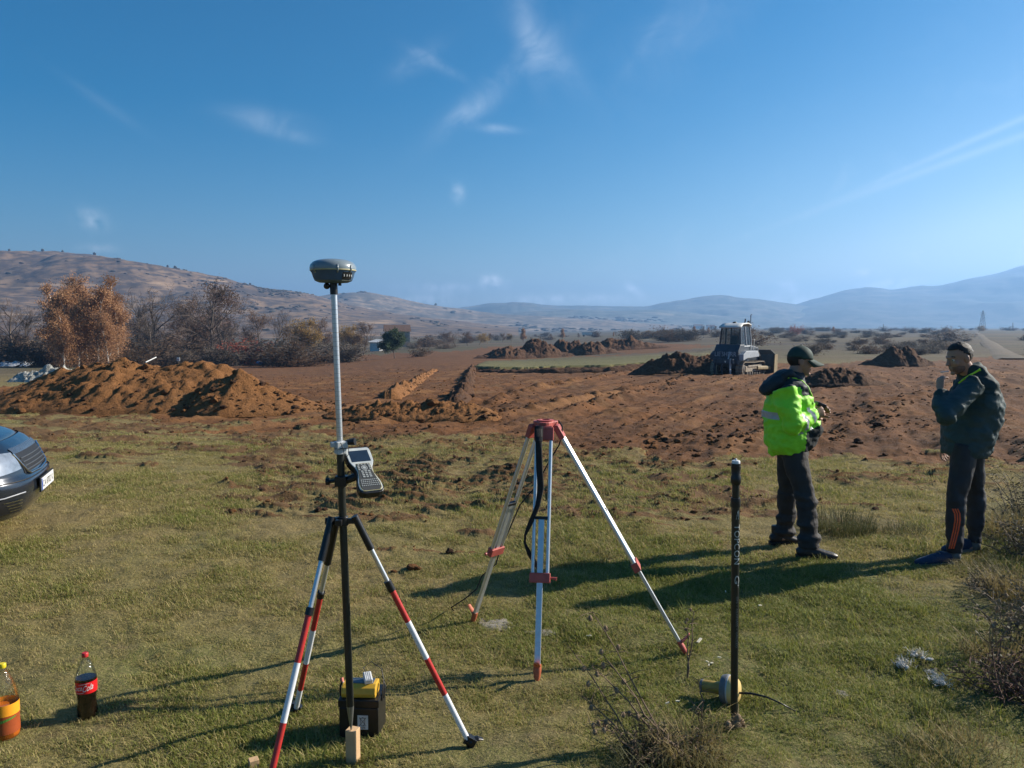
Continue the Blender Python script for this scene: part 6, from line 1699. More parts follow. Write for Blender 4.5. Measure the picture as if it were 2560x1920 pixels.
def make_tree(name, kind, seed, h, label, cat, group, bark, twig, leaf=None, per=2, size=.3, spread=.3):
    tr, cr, lv, tips, r = tree_meshes(kind, seed, h)
    if leaf is not None: add_leaves(lv, tips, r, per, size, spread)
    if kind == 'birch' and h > 8:
        fill = []
        for _ in range(1500):
            a = r.random() * 6.28; tt_ = r.random(); zz_ = h * (.03 + .86 * tt_); rr_2 = h * .19 * math.sqrt(r.random()) * (1 - .75 * tt_ ** 2.2); fill.append(Vector((rr_2 * math.cos(a), rr_2 * math.sin(a), zz_)))
        add_leaves(lv, fill, r, 3, size * .9, spread)
    if kind == 'bush':
        low_ = [Vector((r.gauss(0, .26) * h, r.gauss(0, .26) * h, abs(r.gauss(0, .22)) * h)) for _ in range(420)]
        add_leaves(lv, low_, r, 2, size, spread)
    o = thing(name, label, cat, (0, 0, 0), 0, group, world=False)
    if tr.v: tr.build('trunk' if kind != 'bush' else 'stem', bark, o, smooth=60, fix=False)
    c = cr.build('crown', twig, o, fix=False) if cr.v else None
    if leaf is not None: lv.build('foliage', leaf, c if c is not None else o, fix=False)
    return o
def place(key, px, base_py, Y, height, h0, label, rz=0.0, group=None, wide=1.0):
    """put a copy (or the first) of a tree kind at picture column px (picture units), with its foot on the ground"""
    p = pix(px * D, base_py * D, Y); z = float(G(p.x, p.y)) - .05
    o = KIND[key]
    if not o.get('used'):
        o['used'] = 1; o.location = (p.x, p.y, z); o.rotation_euler = (0, 0, rz); k = height / h0; o.scale = (k * wide, k * wide, k); o['label'] = label
        if group: o['group'] = group
        return o
    k = height / h0
    n = dup(o, (p.x, p.y, z), rz, (k * wide, k * wide, k), label, group); return n
KIND['bare1'] = make_tree('bare_tree', 'round', 5, 9, 'x', 'tree', 'bare trees along the valley', BARK, TWIG)
KIND['bare2'] = make_tree('bare_tree', 'bare', 9, 9, 'x', 'tree', 'bare trees along the valley', BARK, TWIGD)
KIND['bare3'] = make_tree('bare_tree', 'round', 14, 9, 'x', 'tree', 'bare trees along the valley', BARK, TWIGR, LF_BROWN, 1, .22, .3)
KIND['birch1'] = make_tree('birch_tree', 'birch', 3, 12, 'x', 'tree', 'orange birches', BIRCH, TWIGR, LF_ORANGE, 6, .22, .34)
KIND['birch2'] = make_tree('birch_tree', 'birch', 8, 12, 'x', 'tree', 'orange birches', BIRCH, TWIGR, LF_ORANGE, 6, .22, .34)
KIND['yellow'] = make_tree('autumn_tree', 'round', 22, 8, 'x', 'tree', 'yellow autumn trees', BARK, TWIG, LF_YEL, 2, .3, .35)
KIND['green'] = make_tree('green_tree', 'round', 28, 6, 'x', 'tree', 'green trees', BARK, TWIGD, LF_GREEN, 5, .34, .4)
KIND['orange_small'] = make_tree('autumn_tree', 'birch', 34, 7, 'x', 'tree', 'small orange trees', BARK, TWIGR, LF_ORANGE, 3, .34, .35)
KIND['bush_b'] = make_tree('shrub', 'bush', 41, 2, 'x', 'shrub', 'brown shrubs', BARK, TWIG, LF_GREY, 2, .16, .14)
KIND['bush_g'] = make_tree('shrub', 'bush', 43, 2, 'x', 'shrub', 'grey shrubs', BARK, TWIGD, LF_BROWN, 2, .16, .14)
KIND['bush_r'] = make_tree('shrub', 'bush', 47, 2, 'x', 'shrub', 'rusty shrubs', BARK, TWIGR, LF_RED, 3, .16, .16)
def hpx(top, base, Y): return (base - top) * D * Y / FPX
rr0 = random.Random(77)
# left group
for key, px, top, base, Y, w, lab in [
    ('birch1', 190, 617, 800, 118, .95, 'tallest orange birch, in the middle of the birch group'),
    ('birch2', 232, 626, 798, 122, .95, 'orange birch with white trunk, right of the tallest birch'),
    ('birch1', 148, 640, 798, 116, 1.0, 'orange brown birch left of the tallest birch'),
    ('birch2', 122, 640, 796, 124, .9, 'slim orange birch at the left end of the birch group'),
    ('birch1', 256, 668, 796, 114, .95, 'shorter orange birch at the right end of the birch group'),
    ('birch2', 170, 668, 802, 110, 1.0, 'bushy brown birch standing in front of the birch group'),
    ('birch1', 212, 640, 801, 112, 1.0, 'golden birch with a pale trunk in front of the two tallest birches'), ('birch2', 140, 690, 803, 108, 1.0, 'lowest brown birch at the front left of the birch group'),
    ('birch1', 236, 690, 803, 108, 1.0, 'lowest golden birch at the front right of the birch group')]:
    place(key, px, base, Y, hpx(top, base, Y) * 1.02, 12, lab, rz=px * .7, wide=w * 1.15)
for key, px, top, base, Y, w, lab in [
    ('bare1', 20, 672, 792, 125, 1.1, 'grey bare tree at the far left edge of the valley'),
    ('bare2', 62, 690, 790, 130, 1.0, 'grey bare tree just left of the orange birches'),
    ('bare2', 300, 668, 790, 135, 1.0, 'dark bare tree just right of the orange birches'),
    ('bare1', 352, 648, 788, 128, 1.15, 'tall dark trunked bare tree between the birches and the white sign'),
    ('bare3', 400, 680, 790, 140, 1.0, 'small reddish bare tree behind the white sign'),
    ('bare1', 445, 652, 788, 132, 1.1, 'broad bare tree right of the white sign'),
    ('bare3', 492, 650, 786, 138, 1.1, 'reddish brown bare tree above the rusty shrub'),
    ('bare2', 325, 700, 795, 118, .9, 'low dark bare tree in front of the tall dark trunked one'),
    ('bare3', 562, 700, 784, 150, 1.0, 'small reddish bare tree right of the rusty shrub'),
    ('bare1', 604, 690, 782, 150, .85, 'narrow grey bare tree left of the receiver pole'),
    ('yellow', 650, 702, 780, 155, 1.0, 'yellow brown tree left of the receiver pole, right of the narrow grey tree'),
    ('bare3', 690, 710, 778, 160, 1.0, 'brown bare tree right beside the receiver pole on its left'),
    ('yellow', 752, 716, 774, 175, .9, 'small yellowish tree right beside the receiver pole on its right'),
    ('bare3', 785, 714, 772, 170, 1.1, 'brown tree between the receiver pole and the white shed'),
    ('bare1', 800, 728, 766, 230, 1.0, 'grey tree just left of the white shed')]:
    place(key, px, base, Y, hpx(top, base, Y), 9 if 'bare' in key else 8, lab, rz=px * .37, wide=w)
place('green', 852, 768, 140, hpx(722, 768, 140), 6, 'dark green bushy tree in front of the farmhouse', wide=1.0)
place('bush_g', 905, 770, 142, 1.5, 2, 'low dark shrub right of the dark green tree', wide=1.8)
for i, (px, base, Y, h, w, key, lab) in enumerate([(515, 786, 128, 3.2, 1.3, 'bush_r', 'rusty red shrub at the edge of the dug field'), (548, 786, 132, 2.8, 1.3, 'bush_r', 'second rusty shrub right of the bigger rusty one'),
    (480, 790, 120, 2.6, 1.6, 'bush_b', 'brown scrub left of the rusty shrubs'), (95, 800, 110, 2.4, 1.6, 'bush_g', 'grey scrub at the foot of the leftmost birch'), (300, 798, 112, 2.6, 1.8, 'bush_g', 'dark scrub right of the birch trunks'), (20, 796, 116, 3, 1.8, 'bush_g', 'dark scrub behind the plastic sheeting at far left'),
    (600, 784, 140, 2.6, 1.8, 'bush_b', 'brown scrub under the narrow grey bare tree'), (720, 780, 150, 2.6, 1.8, 'bush_b', 'brown scrub behind the receiver pole'), (380, 795, 116, 2.0, 1.6, 'bush_b', 'brown scrub behind the white sign')]):
    place(key, px, base, Y, h, 2, lab, rz=i * 1.3, wide=w)
for i in range(32):
    px = -20 + 580 * (i + rr0.random()) / 32; Y = rr0.uniform(126, 185); base = 789 - (Y - 126) * .22; key = rr0.choice(['bare1', 'bare2', 'bare3', 'bare3'])
    place(key, px, base, Y, rr0.uniform(3.5, 6.8) * (1 if px < 600 else .75), 9, 'grey brown bare tree among many in the thicket along the valley', rz=rr0.random() * 6, group='bare trees massed in the valley thicket', wide=rr0.uniform(1.0, 1.5))
for i in range(44):
    px = -20 + 790 * ((i + rr0.random()) / 44) ** 1.25; Y = rr0.uniform(112, 170); base = 795 - (Y - 112) * .25
    place(rr0.choice(['bush_b', 'bush_g', 'bush_g']), px, base, Y, rr0.uniform(1.6, 3.4), 2, 'dark undergrowth bush at the foot of the valley thicket', rz=rr0.random() * 6, group='undergrowth bushes in the valley thicket', wide=rr0.uniform(1.5, 2.6))
# rows farther out
rr = random.Random(5)
mid = [('bare3', 965, 724, 752, 220), ('bare1', 985, 720, 750, 230), ('bare3', 1010, 722, 748, 240), ('yellow', 1035, 722, 746, 260), ('bare1', 940, 736, 756, 210), ('bare3', 1060, 724, 742, 300), ('orange_small', 1130, 712, 740, 320), ('bare3', 1085, 724, 740, 310),
       ('orange_small', 1215, 712, 736, 360), ('bare1', 1165, 724, 738, 330), ('bare3', 1190, 724, 738, 340), ('bare3', 1250, 722, 735, 380), ('yellow', 1105, 722, 740, 320), ('bare1', 1330, 716, 734, 400), ('orange_small', 1325, 722, 735, 380), ('bare3', 1380, 720, 732, 420),
       ('bare1', 1420, 712, 730, 430), ('orange_small', 1450, 714, 730, 430), ('bare3', 1475, 712, 728, 440), ('orange_small', 1500, 706, 728, 420), ('bare1', 1520, 704, 728, 420), ('bare1', 1535, 704, 728, 430), ('bare3', 1545, 706, 728, 440), ('yellow', 1400, 720, 733, 420), ('orange_small', 1530, 708, 729, 400), ('bare3', 1290, 724, 736, 380), ('bare1', 1148, 728, 742, 300), ('bare3', 905, 742, 760, 190)]
nm = {'bare1': 'grey bare trees in the far row across the valley', 'bare3': 'brown trees in the far row across the valley', 'yellow': 'yellowish trees in the far row across the valley', 'orange_small': 'small orange trees in the far row across the valley'}
lb_ = {'bare1': 'grey bare tree in the far row across the valley', 'bare3': 'brown tree in the far row across the valley', 'yellow': 'yellowish tree in the far row across the valley', 'orange_small': 'small orange tree in the far row across the valley'}
for i, (key, px, top, base, Y) in enumerate(mid):
    p = pix(px * D, base * D, Y); g0 = float(G(p.x, p.y)); ty = pix(px * D, top * D, Y).z
    place(key, px, base, Y, max(2.0, ty - g0), {'bare1': 9, 'bare3': 9, 'yellow': 8, 'orange_small': 7}[key], lb_[key], rz=rr.random() * 6, group=nm[key], wide=rr.uniform(.9, 1.5))
# low shrubs over the plain on the right, thinning towards the skyline
for i in range(250):
    t = rr.random(); px = rr.uniform(1640, 2260); v = 706 + 62 * t ** 2.2
    if 2080 < px and v > 716 and px > 2080 + (v - 705) * .2: 
        if rr.random() < .7: continue
    if v > 742 and px < 1720: continue
    g_ = gp(px * D, v * D, 20, 1500)
    if g_.y > 1400: continue
    place('bush_b' if rr.random() < .6 else 'bush_g', px, v, g_.y, rr.uniform(.45, 1.2) * (1 + smooth(150, 500, g_.y) * 1.2), 2, 'low greyish scrub bush dotted over the plain at right', rz=rr.random() * 6, group='low scrub bushes on the right hand plain', wide=rr.uniform(1.6, 3.0))
for i in range(46):
    px = rr.uniform(880, 1640); v = rr.uniform(724, 748) + (8 if px < 1000 else 0); g_ = gp(px * D, v * D, 60, 900)
    if 1050 < px < 1560 and v > 738: continue
    place('bush_g' if rr.random() < .6 else 'bush_b', px, v, g_.y, rr.uniform(1.4, 3.0), 2, 'brown scrub bush in the middle of the valley floor', rz=rr.random() * 6, group='scrub bushes on the valley floor', wide=rr.uniform(1.5, 3))
place('bush_r', 1716, 712, 300, 3.2, 2, 'single rusty bush on the skyline left of the pylon'); place('orange_small', 1722 + 78, 708, 420, 3.0, 7, 'tiny orange tree on the skyline behind the capped man', wide=1.3)
place('yellow', 2113, 709, 420, 3.5, 8, 'tiny yellow tree at the foot of the lattice pylon', wide=1.3)
place('bush_g', 2040, 716, 180, 2.4, 2, 'dark scrub clump beside the dirt road', wide=2.6)

# far woods and scrub on the hills (too many to count)
def blob_mesh(seed):
    bm = bmesh.new(); bmesh.ops.create_icosphere(bm, subdivisions=2, radius=.5)
    for v in bm.verts:
        v.co *= 1 + .7 * mnoise.noise(v.co * 3 + Vector((seed * 5, 0, 0))); v.co.z = max(v.co.z, -.25)
    me = bpy.data.meshes.new('bush'); bm.to_mesh(me); bm.free(); return me
SCRUB = mat('hill_scrub', (.085, .062, .046), 1.0, var=.3, scale=.5)
WOODM = mat('hill_wood', (.055, .052, .04), 1.0, var=.3, scale=.5)
blobs = lib('scrub_kinds', [link('bush', blob_mesh(i), SCRUB if i % 2 else WOODM, smooth=180) for i in range(4)])
def hill_points(Pg, n, dens, seed):
    m_, k_, _ = Pg.shape; r = np.random.default_rng(seed); i = r.integers(0, m_ - 18, n); j = r.integers(0, k_ - 1, n); a, b = r.random(n), r.random(n)
    p = Pg[i, j] * ((1 - a) * (1 - b))[:, None] + Pg[i + 1, j] * (a * (1 - b))[:, None] + Pg[i, j + 1] * ((1 - a) * b)[:, None] + Pg[i + 1, j + 1] * (a * b)[:, None]
    u, v = to_pix(p[:, 0], p[:, 1], p[:, 2]); w = dens(u / D, v / D, p, i / (m_ - 19.0)); k = r.random(n) < w
    return p[k]
cl_n = lambda p, s, sd: fbm(p[:, 0] * s, p[:, 1] * s * .4, p[:, 2] * s * 3, oct=4, seed=sd)
h1p = hill_points(P1, 15000, lambda u, v, p, t: smooth(.25, .6, cl_n(p, .012, 401)) * .03 + .9 * (np.exp(-((u - 600) / 45) ** 2 - ((v - 628) / 9) ** 2)) + .6 * np.exp(-((u - 450) / 70) ** 2 - ((v - 612 - (u - 450) * .12) / 7) ** 2) + .004
                  + .5 * np.exp(-((u - 580) / 80) ** 2 - ((v - 665) / 5) ** 2), 1)
crest_i = np.random.default_rng(4).integers(30, 300, 26)
h1c = P1[119 - 18, crest_i]
s1p = np.random.default_rng(2).uniform(1.4, 4.6, len(h1p)); 
h2p = hill_points(P2, 5000, lambda u, v, p, t: smooth(.2, .55, cl_n(p, .008, 407)) * .12 * (t < .85), 3); s2p = np.random.default_rng(5).uniform(4, 9, len(h2p))
h3p = hill_points(P3B, 5000, lambda u, v, p, t: 0 * t + .8 * np.exp(-((u - 1250) / 110) ** 2 - ((v - 691) / 5) ** 2), 6); s3p = np.random.default_rng(7).uniform(6, 13, len(h3p))
allp = np.concatenate([h1p, h2p, h3p]); alls = np.concatenate([s1p, s2p, s3p]); q3 = np.stack([alls * 1.6, alls * 1.6, alls * .7], -1)
scatter('hill_scrub', 'dark scrub and small woods spread over the hillsides', allp + np.array([0, 0, .1]), np.random.default_rng(8).random(len(allp)) * 6.28, q3, np.random.default_rng(9).integers(0, 4, len(allp)), blobs)
for k, (px, Y) in enumerate([(20, 1200), (92, 1200), (136, 1200), (205, 1200), (362, 1200), (378, 1196), (540, 1200)]):
    j = int(np.argmin(np.abs(to_pix(P1[101, :, 0], P1[101, :, 1], P1[101, :, 2])[0] - px * D))); c = P1[101, j]
    ob = link('lone_tree', blob_mesh(40 + k), WOODM, smooth=180); ob.location = (c[0], c[1], c[2] + 1.2); ob.scale = (4.5, 4.5, 5.5) if k % 2 else (3.2, 3.2, 4)
    tag(ob, 'lone dark tree standing on the crest of the left hill', 'tree', 'lone trees on the crest of the left hill')
j = int(np.argmin(np.abs(to_pix(P2[51, :, 0], P2[51, :, 1], P2[51, :, 2])[0] - 941 * D))); c = P2[51, j]
ob = link('lone_tree', blob_mesh(55), WOODM, smooth=180); ob.location = (c[0], c[1], c[2] + 2); ob.scale = (6, 6, 7); tag(ob, 'lone dark tree on the crest of the second hill', 'tree')

# ------------------------------------------------------------------ buildings, pylon and other far things
PLASTER = mat('white_plaster', (.70, .68, .64), .8, var=.1, scale=1)
ROOFT = mat('brown_roof_tiles', (.16, .09, .06), .8, var=.2, scale=2)
def house(px, base, Y, w, d_, h, rh, label, rz=0, wall=PLASTER, roof=ROOFT, name='farmhouse'):
    p = pix(px * D, base * D, Y); z = float(G(p.x, p.y)); o = thing(name, label, 'house' if name == 'farmhouse' else 'shed', (p.x, p.y, z), rz, world=False)
    MB().box((0, 0, h / 2), (w, d_, h)).build('wall', wall, o)
    MB().prism([(-d_ / 2 - .5, h), (d_ / 2 + .5, h), (0, h + rh)], -w / 2 - .4, w / 2 + .4, (0, 0, 0), (0, 1, 0), (0, 0, 1), (1, 0, 0)).build('roof', roof, o)
    for i in range(max(1, int(w / 2.4)) if name == 'farmhouse' else 0):
        MB().box((-w / 2 + 1.3 + 2.4 * i, -d_ / 2 - .02, h * .55), (1.0, .08, 1.1)).build('window', GLASSD, o)
    return o
house(858, 742, 260, 8, 6, 5, 2.2, 'farmhouse with brown roof behind the dark green tree', rz=.2, wall=mat('stained_plaster', (.42, .38, .32), .9, var=.25, scale=.6))
house(824, 742, 200, 5, 4, 2.4, .7, 'low white shed left of the farmhouse', rz=-.9, roof=PLASTER, name='white_shed')
house(1508, 694, 1500, 16, 10, 6, 3, 'pale far house in the middle of the plain under the far range', name='farmhouse'); house(1535, 697, 1480, 14, 10, 5, 3, 'second pale far house right of the first under the far range', name='farmhouse')
tp_ = pix(1270 * D, 724 * D, 420); tz = float(G(tp_.x, tp_.y))
tz = max(tz, pix(1270 * D, 727 * D, 420).z)
trk_ = thing('small_truck', 'tiny white truck crossing the valley beyond the dark heaps', 'truck', (tp_.x, tp_.y, tz), 0, world=False)
MB().box((2.2, 0, 1.5), (1.7, 2.1, 2.0)).build('cab', DWHITE, trk_, bevel=.1); MB().box((-.9, 0, 1.7), (4.4, 2.2, 1.6)).build('load_box', DWHITE, trk_, bevel=.05); MB().box((2.6, -1.06, 1.9), (.8, .05, .7)).build('side_window', GLASSD, trk_)
for x in (-2.2, 2.2):
    for s in (-1, 1): MB().lathe([(.45, -.15), (.45, .15)], 14, (x, s * .95, .45), (1, 0, 0), (0, 0, 1), (0, 1, 0)).build('wheel', RUBBER, trk_, smooth=40)
# lattice pylon
py_ = pix(2122 * D, 709 * D, 900); pz = py_.z - 1
pylon = thing('lattice_pylon', 'grey lattice pylon on the skyline above the dirt road', 'pylon', (py_.x, py_.y, pz))
hh = pix(2122 * D, 671 * D, 900).z - pz
PYL = mat('galvanised_steel', (.2, .21, .22), .6)
lm = MB(); q0 = Vector((py_.x, py_.y, pz))
def pc(z, sx, sy): w = 2.2 * (1 - z / hh) ** .8 + .35; return q0 + Vector((sx * w, sy * w, z))
lv_ = [hh * t for t in (0, .2, .38, .54, .68, .8, .9, 1)]
for sx, sy in ((-1, -1), (1, -1), (1, 1), (-1, 1)): lm.tube([pc(z, sx, sy) for z in lv_], .2, 4)
lm.build('mast_leg', PYL, pylon)['kind'] = 'stuff'
bm_ = MB()
for a, b in zip(lv_[:-1], lv_[1:]):
    for (s0, s1) in (((-1, -1), (1, -1)), ((1, -1), (1, 1)), ((1, 1), (-1, 1)), ((-1, 1), (-1, -1))):
        bm_.tube([pc(a, *s0), pc(b, *s1)], .12, 3); bm_.tube([pc(a, *s1), pc(b, *s0)], .12, 3)
bm_.build('bracing', PYL, pylon)['kind'] = 'stuff'
for z in (.78, .88):
    MB().tube([q0 + Vector((-3.6, 0, hh * z)), q0 + Vector((3.6, 0, hh * z))], .2, 4).build('cross_arm', PYL, pylon)
for px, top in ((2188, 697), (1908, 700)):
    b = pix(px * D, 712 * D, 420); t = pix(px * D, top * D, 420)
    m = MB().tube([b, t], [.16, .1], 8); o = centre(m.build('power_pole', mat('dark_pole_wood', (.07, .055, .045), .9), smooth=60))
    tag(o, 'thin dark pole on the skyline right of the lattice pylon' if px > 2000 else 'thin dark pole on the skyline between the two men', 'pole')
# sign on the mound and sheeting
sg = pix(386 * D, 786 * D, 21.6)
so = thing('small_sign', 'small white board on a thin post standing on the long earth mound', 'sign', tuple(sg))
MB().tube([sg + Vector((0, 0, -.3)), sg + Vector((0, 0, .16))], .012, 6).build('post', BARK, so)
MB().box(sg + Vector((0, -.015, .13)), (.085, .012, .10)).build('board', WHITEPL, so); MB().box(sg + Vector((0, -.022, .115)), (.06, .004, .018)).build('mark', mat('sign_red', (.3, .06, .12), .5), so)
SHEET = mat('plastic_sheet', (.66, .68, .70), .35, var=.15, scale=2)
for i, (x0, x1, yb, hgt, lab) in enumerate([(-10, 32, 792, .9, 'white plastic sheeting lying at the far left edge'), (42, 64, 792, .8, 'small crumpled white plastic sheet right of the bigger sheeting')]):
    a, b = gp(max(x0, -8) * D, yb * D), gp(x1 * D, yb * D); rows = []
    for u in np.linspace(0, 1, 12):
        p = a.lerp(b, u); rows.append([Vector((p.x, p.y + v * 3.5, p.z + .05 + hgt * math.sin(math.pi * min(1, v * 1.05)) * (.6 + .5 * float(vnoise(u * 5 + i, v * 3))))) for v in np.linspace(0, 1, 8)])
    o = centre(MB().grid(rows).build('plastic_sheet', SHEET, smooth=40)); tag(o, lab, 'plastic sheet')
dr = pix(330 * D, 775 * D, 90); m = MB().tube([gp(315 * D, 796 * D) + Vector((0, 0, .8)), gp(338 * D, 794 * D) + Vector((0, 0, 1.4))], .07, 6); tag(centre(m.build('white_pipe', WHITEPL)), 'thin white pipe leaning behind the long earth mound', 'pipe')
b1 = gp(560 * D, 789 * D); tag(centre(MB().tube([b1 + Vector((-.3, 0, .3)), b1 + Vector((-.3, 0, .35)), b1 + Vector((.3, 0, .35)), b1 + Vector((.3, 0, .3))], .28, 10).build('blue_barrel', mat('blue_plastic', (.05, .16, .35), .5), smooth=40)), 'small blue barrel lying at the far edge of the dug field', 'barrel')

# ------------------------------------------------------------------ dirt road on the right
rows = []
for t in np.linspace(0, 1, 40):
    v = 776 - 68 * t ** .6; c = gp((2190 - 92 * t ** .5) * D, v * D, 10, 900); w = 1.7 + .6 * float(vnoise(t * 9, 0.3))
    rows.append([Vector((c.x + s * w, c.y, float(G(c.x + s * w, c.y)) + .10 + (.0 if abs(s) < 1 else -.25))) for s in (-1, -.6, 0, .6, 1)])
g = NT('dirt_road'); g.bump(g.noise(6, 5), .5, .05)
road = MB().grid(rows).build('dirt_road', g.done(g.mix(g.rng(g.noise(.4, 6), .4, .6), (.15, .115, .085), (.10, .085, .055)), .95), smooth=180); road['kind'] = 'structure'; road['label'] = 'pale dirt road leading away at right'

# ------------------------------------------------------------------ weeds near the camera
STRAWM = mat('straw_stem', (.33, .24, .13), .8, var=.2, scale=20)
DRYSTEM = mat('dry_brown_stem', (.20, .135, .085), .85, var=.2, scale=20)
BRAMB = mat('dark_bramble', (.24, .18, .125), .85, var=.25, scale=12)
HEADM = mat('seed_head', (.34, .235, .14), .9, var=.25, scale=60, bump=.5, bscale=200)
LEAFD = leafmat('bramble_leaf', (.060, .062, .026), (.10, .065, .035))
def blades(n, r0, h, w, lean, seed, base=(0, 0, 0)):
    r = random.Random(seed); m = MB(); B = Vector(base)
    for i in range(n):
        a = r.random() * 6.28; d = r0 * math.sqrt(r.random()); p = B + Vector((d * math.cos(a), d * math.sin(a), -.02)); la = a + r.gauss(0, .9); hh = h * r.uniform(.4, 1.15); ln = hh * lean * r.uniform(.2, 1.3); dx = Vector((math.cos(la), math.sin(la), 0)); s = Vector((-dx.y, dx.x, 0)) * w * r.uniform(.6, 1.2)
        p1_, p2_, p3_ = p + dx * ln * .15 + Vector((0, 0, hh * .45)), p + dx * ln * .5 + Vector((0, 0, hh * .8)), p + dx * ln + Vector((0, 0, hh * (1 - .25 * lean)))
        m.add([p - s, p + s, p1_ - s * .8, p1_ + s * .8, p2_ - s * .55, p2_ + s * .55, p3_], [(0, 1, 3, 2), (2, 3, 5, 4), (4, 5, 6)])
    return m
TUSS = leafmat('dry_tussock', (.30, .22, .09), (.17, .15, .05))
TUSSD = leafmat('dark_tussock', (.12, .11, .045), (.075, .085, .03))
for i, (px, py, r0, h, n, mt, lab) in enumerate([
    (1735, 1915, .15, .21, 420, TUSS, 'straw coloured grass tussock at the bottom edge near the black pole'), (1640, 1930, .17, .18, 380, TUSSD, 'dark based grass tussock left of the straw one at the bottom edge'),
    (2100, 1322, .32, .20, 900, TUSSD, 'dark rounded grass tussock behind the capped man'), (2258, 1330, .20, .14, 420, TUSSD, 'smaller dark grass tussock between the two men'), (1450, 1395, .25, .09, 300, TUSS, 'thin pale grass tussock behind the tripod right leg'),
    (2535, 1345, .22, .34, 420, TUSS, 'tall straw grass at the right edge behind the blue shoes'), (2545, 1500, .20, .30, 380, TUSS, 'tall straw grass at the right edge in front of the dark tangled bush'),
    (2490, 1650, .18, .20, 300, TUSS, 'pale straw grass round the thistle stalks at right'), (2440, 1430, .18, .12, 260, TUSSD, 'low dark grass tuft beside the heel of the far blue shoe'), (2200, 1560, .2, .06, 200, TUSS, 'flat pale grass patch between the shadows and the white fluff'),
    (2420, 1900, .26, .12, 380, TUSS, 'tall mixed grass tussock at the lower right corner'), (2310, 1915, .2, .10, 260, TUSSD, 'low green tussock at the bottom edge right of the black pole'), (1880, 1500, .14, .08, 160, TUSSD, 'small tuft in the shadow of the capped man')]):
    q = gp(px, py); q.z = zz(q.x, q.y); o = blades(n, r0, h, .0022, 1.1, 500 + i, q).build('grass_tussock', mt, fix=False); tag(centre(o), lab, 'grass tussock')
def dry_weed(px, py, Y, stems, label, seed, mt=DRYSTEM, heads=True, hsz=.012):
    r = random.Random(seed); q = gp(px, py) if Y is None else pix(px, py, Y); q.z = zz(q.x, q.y)
    o = thing('dry_weed', label, 'weed', tuple(q))
    for (tx, ty, dy) in stems:
        e = pix(tx, ty, q.y + dy); n = 6; pts = []
        for k in range(n + 1):
            t = k / n; p = Vector(q).lerp(e, t) + Vector((r.gauss(0, .006), r.gauss(0, .006), .03 * math.sin(math.pi * t))) * (1 if 0 < k < n else 0); pts.append(p)
        st = MB().tube(pts, [.0048 - .0028 * k / n for k in range(n + 1)], 6, caps=True)
        for k in range(2, n + 1):
            for j in range(2):
                a = r.random() * 6.28; d = Vector((math.cos(a), math.sin(a) * .6, r.uniform(-.2, .8))).normalized() * r.uniform(.03, .10); st.tube([pts[k], pts[k] + d * .6, pts[k] + d + Vector((0, 0, -.01))], [.0018, .0014, .0008], 4)
        so = st.build('stem', mt, o, fix=False)
        if heads:
            for k in (n, n - 1, n - 2):
                if r.random() < .75:
                    c = pts[k] + Vector((r.gauss(0, .02), r.gauss(0, .015), r.gauss(0, .01))); hm = MB(); hm.ell(c, (hsz * .8, hsz * .8, hsz * 1.25), None, 8, 6)
                    for j in range(26):
                        d = Vector((r.gauss(0, 1), r.gauss(0, 1), r.gauss(.3, 1))).normalized(); t_ = d.orthogonal().normalized() * .0012; b = c + d * hsz * .8; hm.add([b - t_, b + t_, b + d * hsz * .9], [(0, 1, 2)])
                    hm.build('seed_head', HEADM, so, fix=False)
    return o
dry_weed(1670, 1880, None, [(1480, 1530, .12), (1478, 1665, .05), (1560, 1780, .02), (1510, 1640, -.02)], 'dry branching weed leaning left across the grass in front of the tripod', 1)
dry_weed(1590, 1890, None, [(1455, 1740, .05), (1475, 1810, .0), (1440, 1640, .1), (1500, 1800, .05)], 'dry weed with drooping seed heads at the bottom centre', 2)
dry_weed(1760, 1840, None, [(1745, 1700, .02), (1735, 1760, .0)], 'two upright brown weed stalks left of the black pole foot', 3, heads=False)
dry_weed(1718, 1700, None, [(1735, 1530, .03), (1722, 1560, .02)], 'thin reddish weed beside the right tripod foot', 4, hsz=.008)
dry_weed(1840, 1830, None, [(1838, 1815, .0), (1850, 1822, .02), (1826, 1826, .01)], 'short dry weeds with white fluff at the foot of the black pole', 5, mt=STRAWM, hsz=.02)
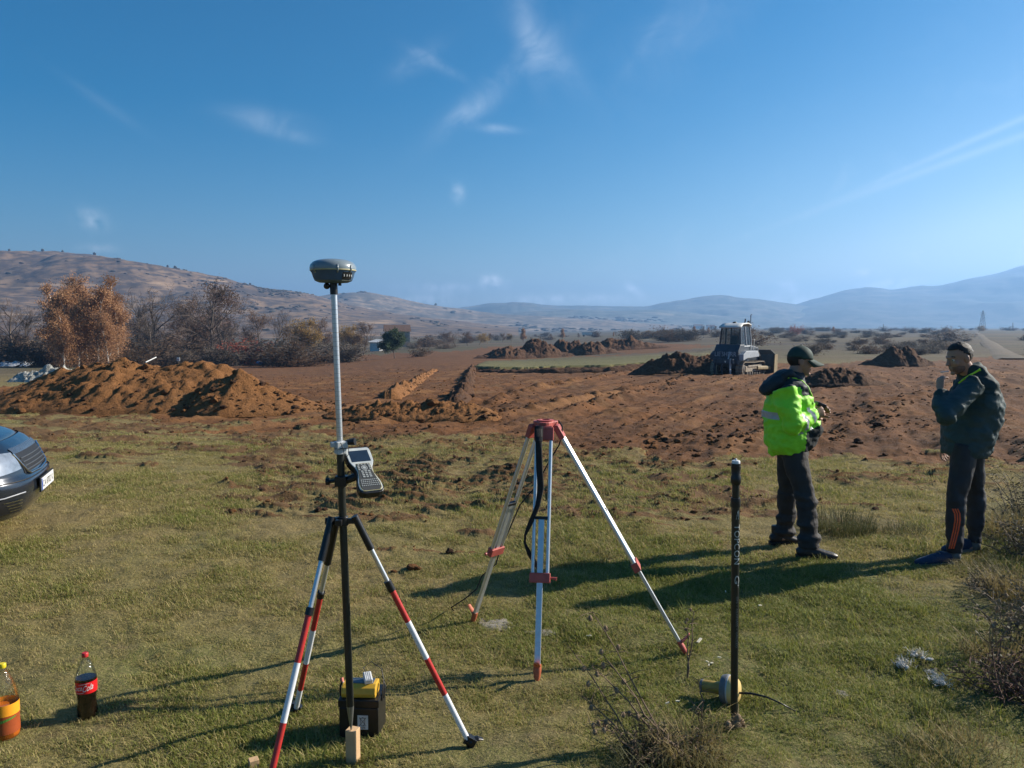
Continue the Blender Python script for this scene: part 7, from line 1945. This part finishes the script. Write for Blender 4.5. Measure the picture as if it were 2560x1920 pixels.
def bramble(px, py, rad, h, n, nl, label, seed, stem=BRAMB, leaf=LEAFD, lsz=.03):
    r = random.Random(seed); q = gp(px, py); q.z = zz(q.x, q.y); o = thing('bramble_bush', label, 'bush', tuple(q)); st, lf = MB(), MB()
    for i in range(n):
        a = r.random() * 6.28; d = rad * r.random() ** .6; p = q + Vector((d * math.cos(a), d * math.sin(a) * .9, -.03)); dd = Vector((r.gauss(0, .45), r.gauss(0, .45), 1)).normalized(); pts = [p]; ln = h * r.uniform(.45, 1.1)
        for k in range(5):
            dd = (dd + Vector((r.gauss(0, .28), r.gauss(0, .28), -.13 * k * .6))).normalized(); p = p + dd * ln / 5; pts.append(p)
        st.tube(pts, [.005, .0045, .004, .003, .0022, .0012], 4, caps=False)
        for k in range(1, 6):
            for j in range(2):
                a2_ = r.random() * 6.28; d2 = Vector((math.cos(a2_), math.sin(a2_), r.uniform(-.3, .7))).normalized() * ln * r.uniform(.1, .3); st.tube([pts[k], pts[k] + d2 * .5 + Vector((0, 0, .01)), pts[k] + d2], [.002, .0016, .0008], 3, caps=False)
                for l_ in range(nl):
                    c = pts[k] + d2 * r.random() + Vector((r.gauss(0, .012), r.gauss(0, .012), r.gauss(0, .012))); u = Vector((r.gauss(0, 1), r.gauss(0, 1), r.gauss(0, .6))).normalized() * lsz * r.uniform(.4, 1); w = u.orthogonal().normalized() * lsz * .3; lf.add([c, c + u * .5 + w, c + u, c + u * .5 - w], [(0, 1, 2, 3)])
    st.build('stem', stem, o, fix=False)
    if nl: lf.build('foliage', leaf, o, fix=False)
    return o
bramble(2650, 1400, .45, .6, 120, 2, 'dark tangled bush at the right edge behind the man in dark green', 11)
bramble(2650, 1290, .55, .75, 110, 2, 'taller grey brown scrub farthest back at the right edge', 12)
bramble(2630, 1590, .34, .42, 100, 1, 'dark bramble clump at the right edge below the blue shoes', 13)
bramble(2500, 1480, .22, .2, 80, 1, 'low brown scrub at the foot of the dark tangled bush', 14)
bramble(2610, 1740, .3, .4, 100, 1, 'reddish dry bramble at the lower right edge', 15, stem=mat('reddish_dry_stem', (.17, .09, .065), .85, var=.2, scale=14))
dry_weed(2480, 1640, None, [(2500, 1480, .03), (2530, 1500, .0), (2470, 1540, .02), (2552, 1520, .0)], 'pale thistle stalks with white heads in front of the right edge bramble', 16, mt=STRAWM, hsz=.013)
bramble(1660, 1905, .17, .20, 110, 1, 'dark brown withered weed clump at the bottom edge left of the black pole', 17, stem=DRYSTEM, lsz=.02)
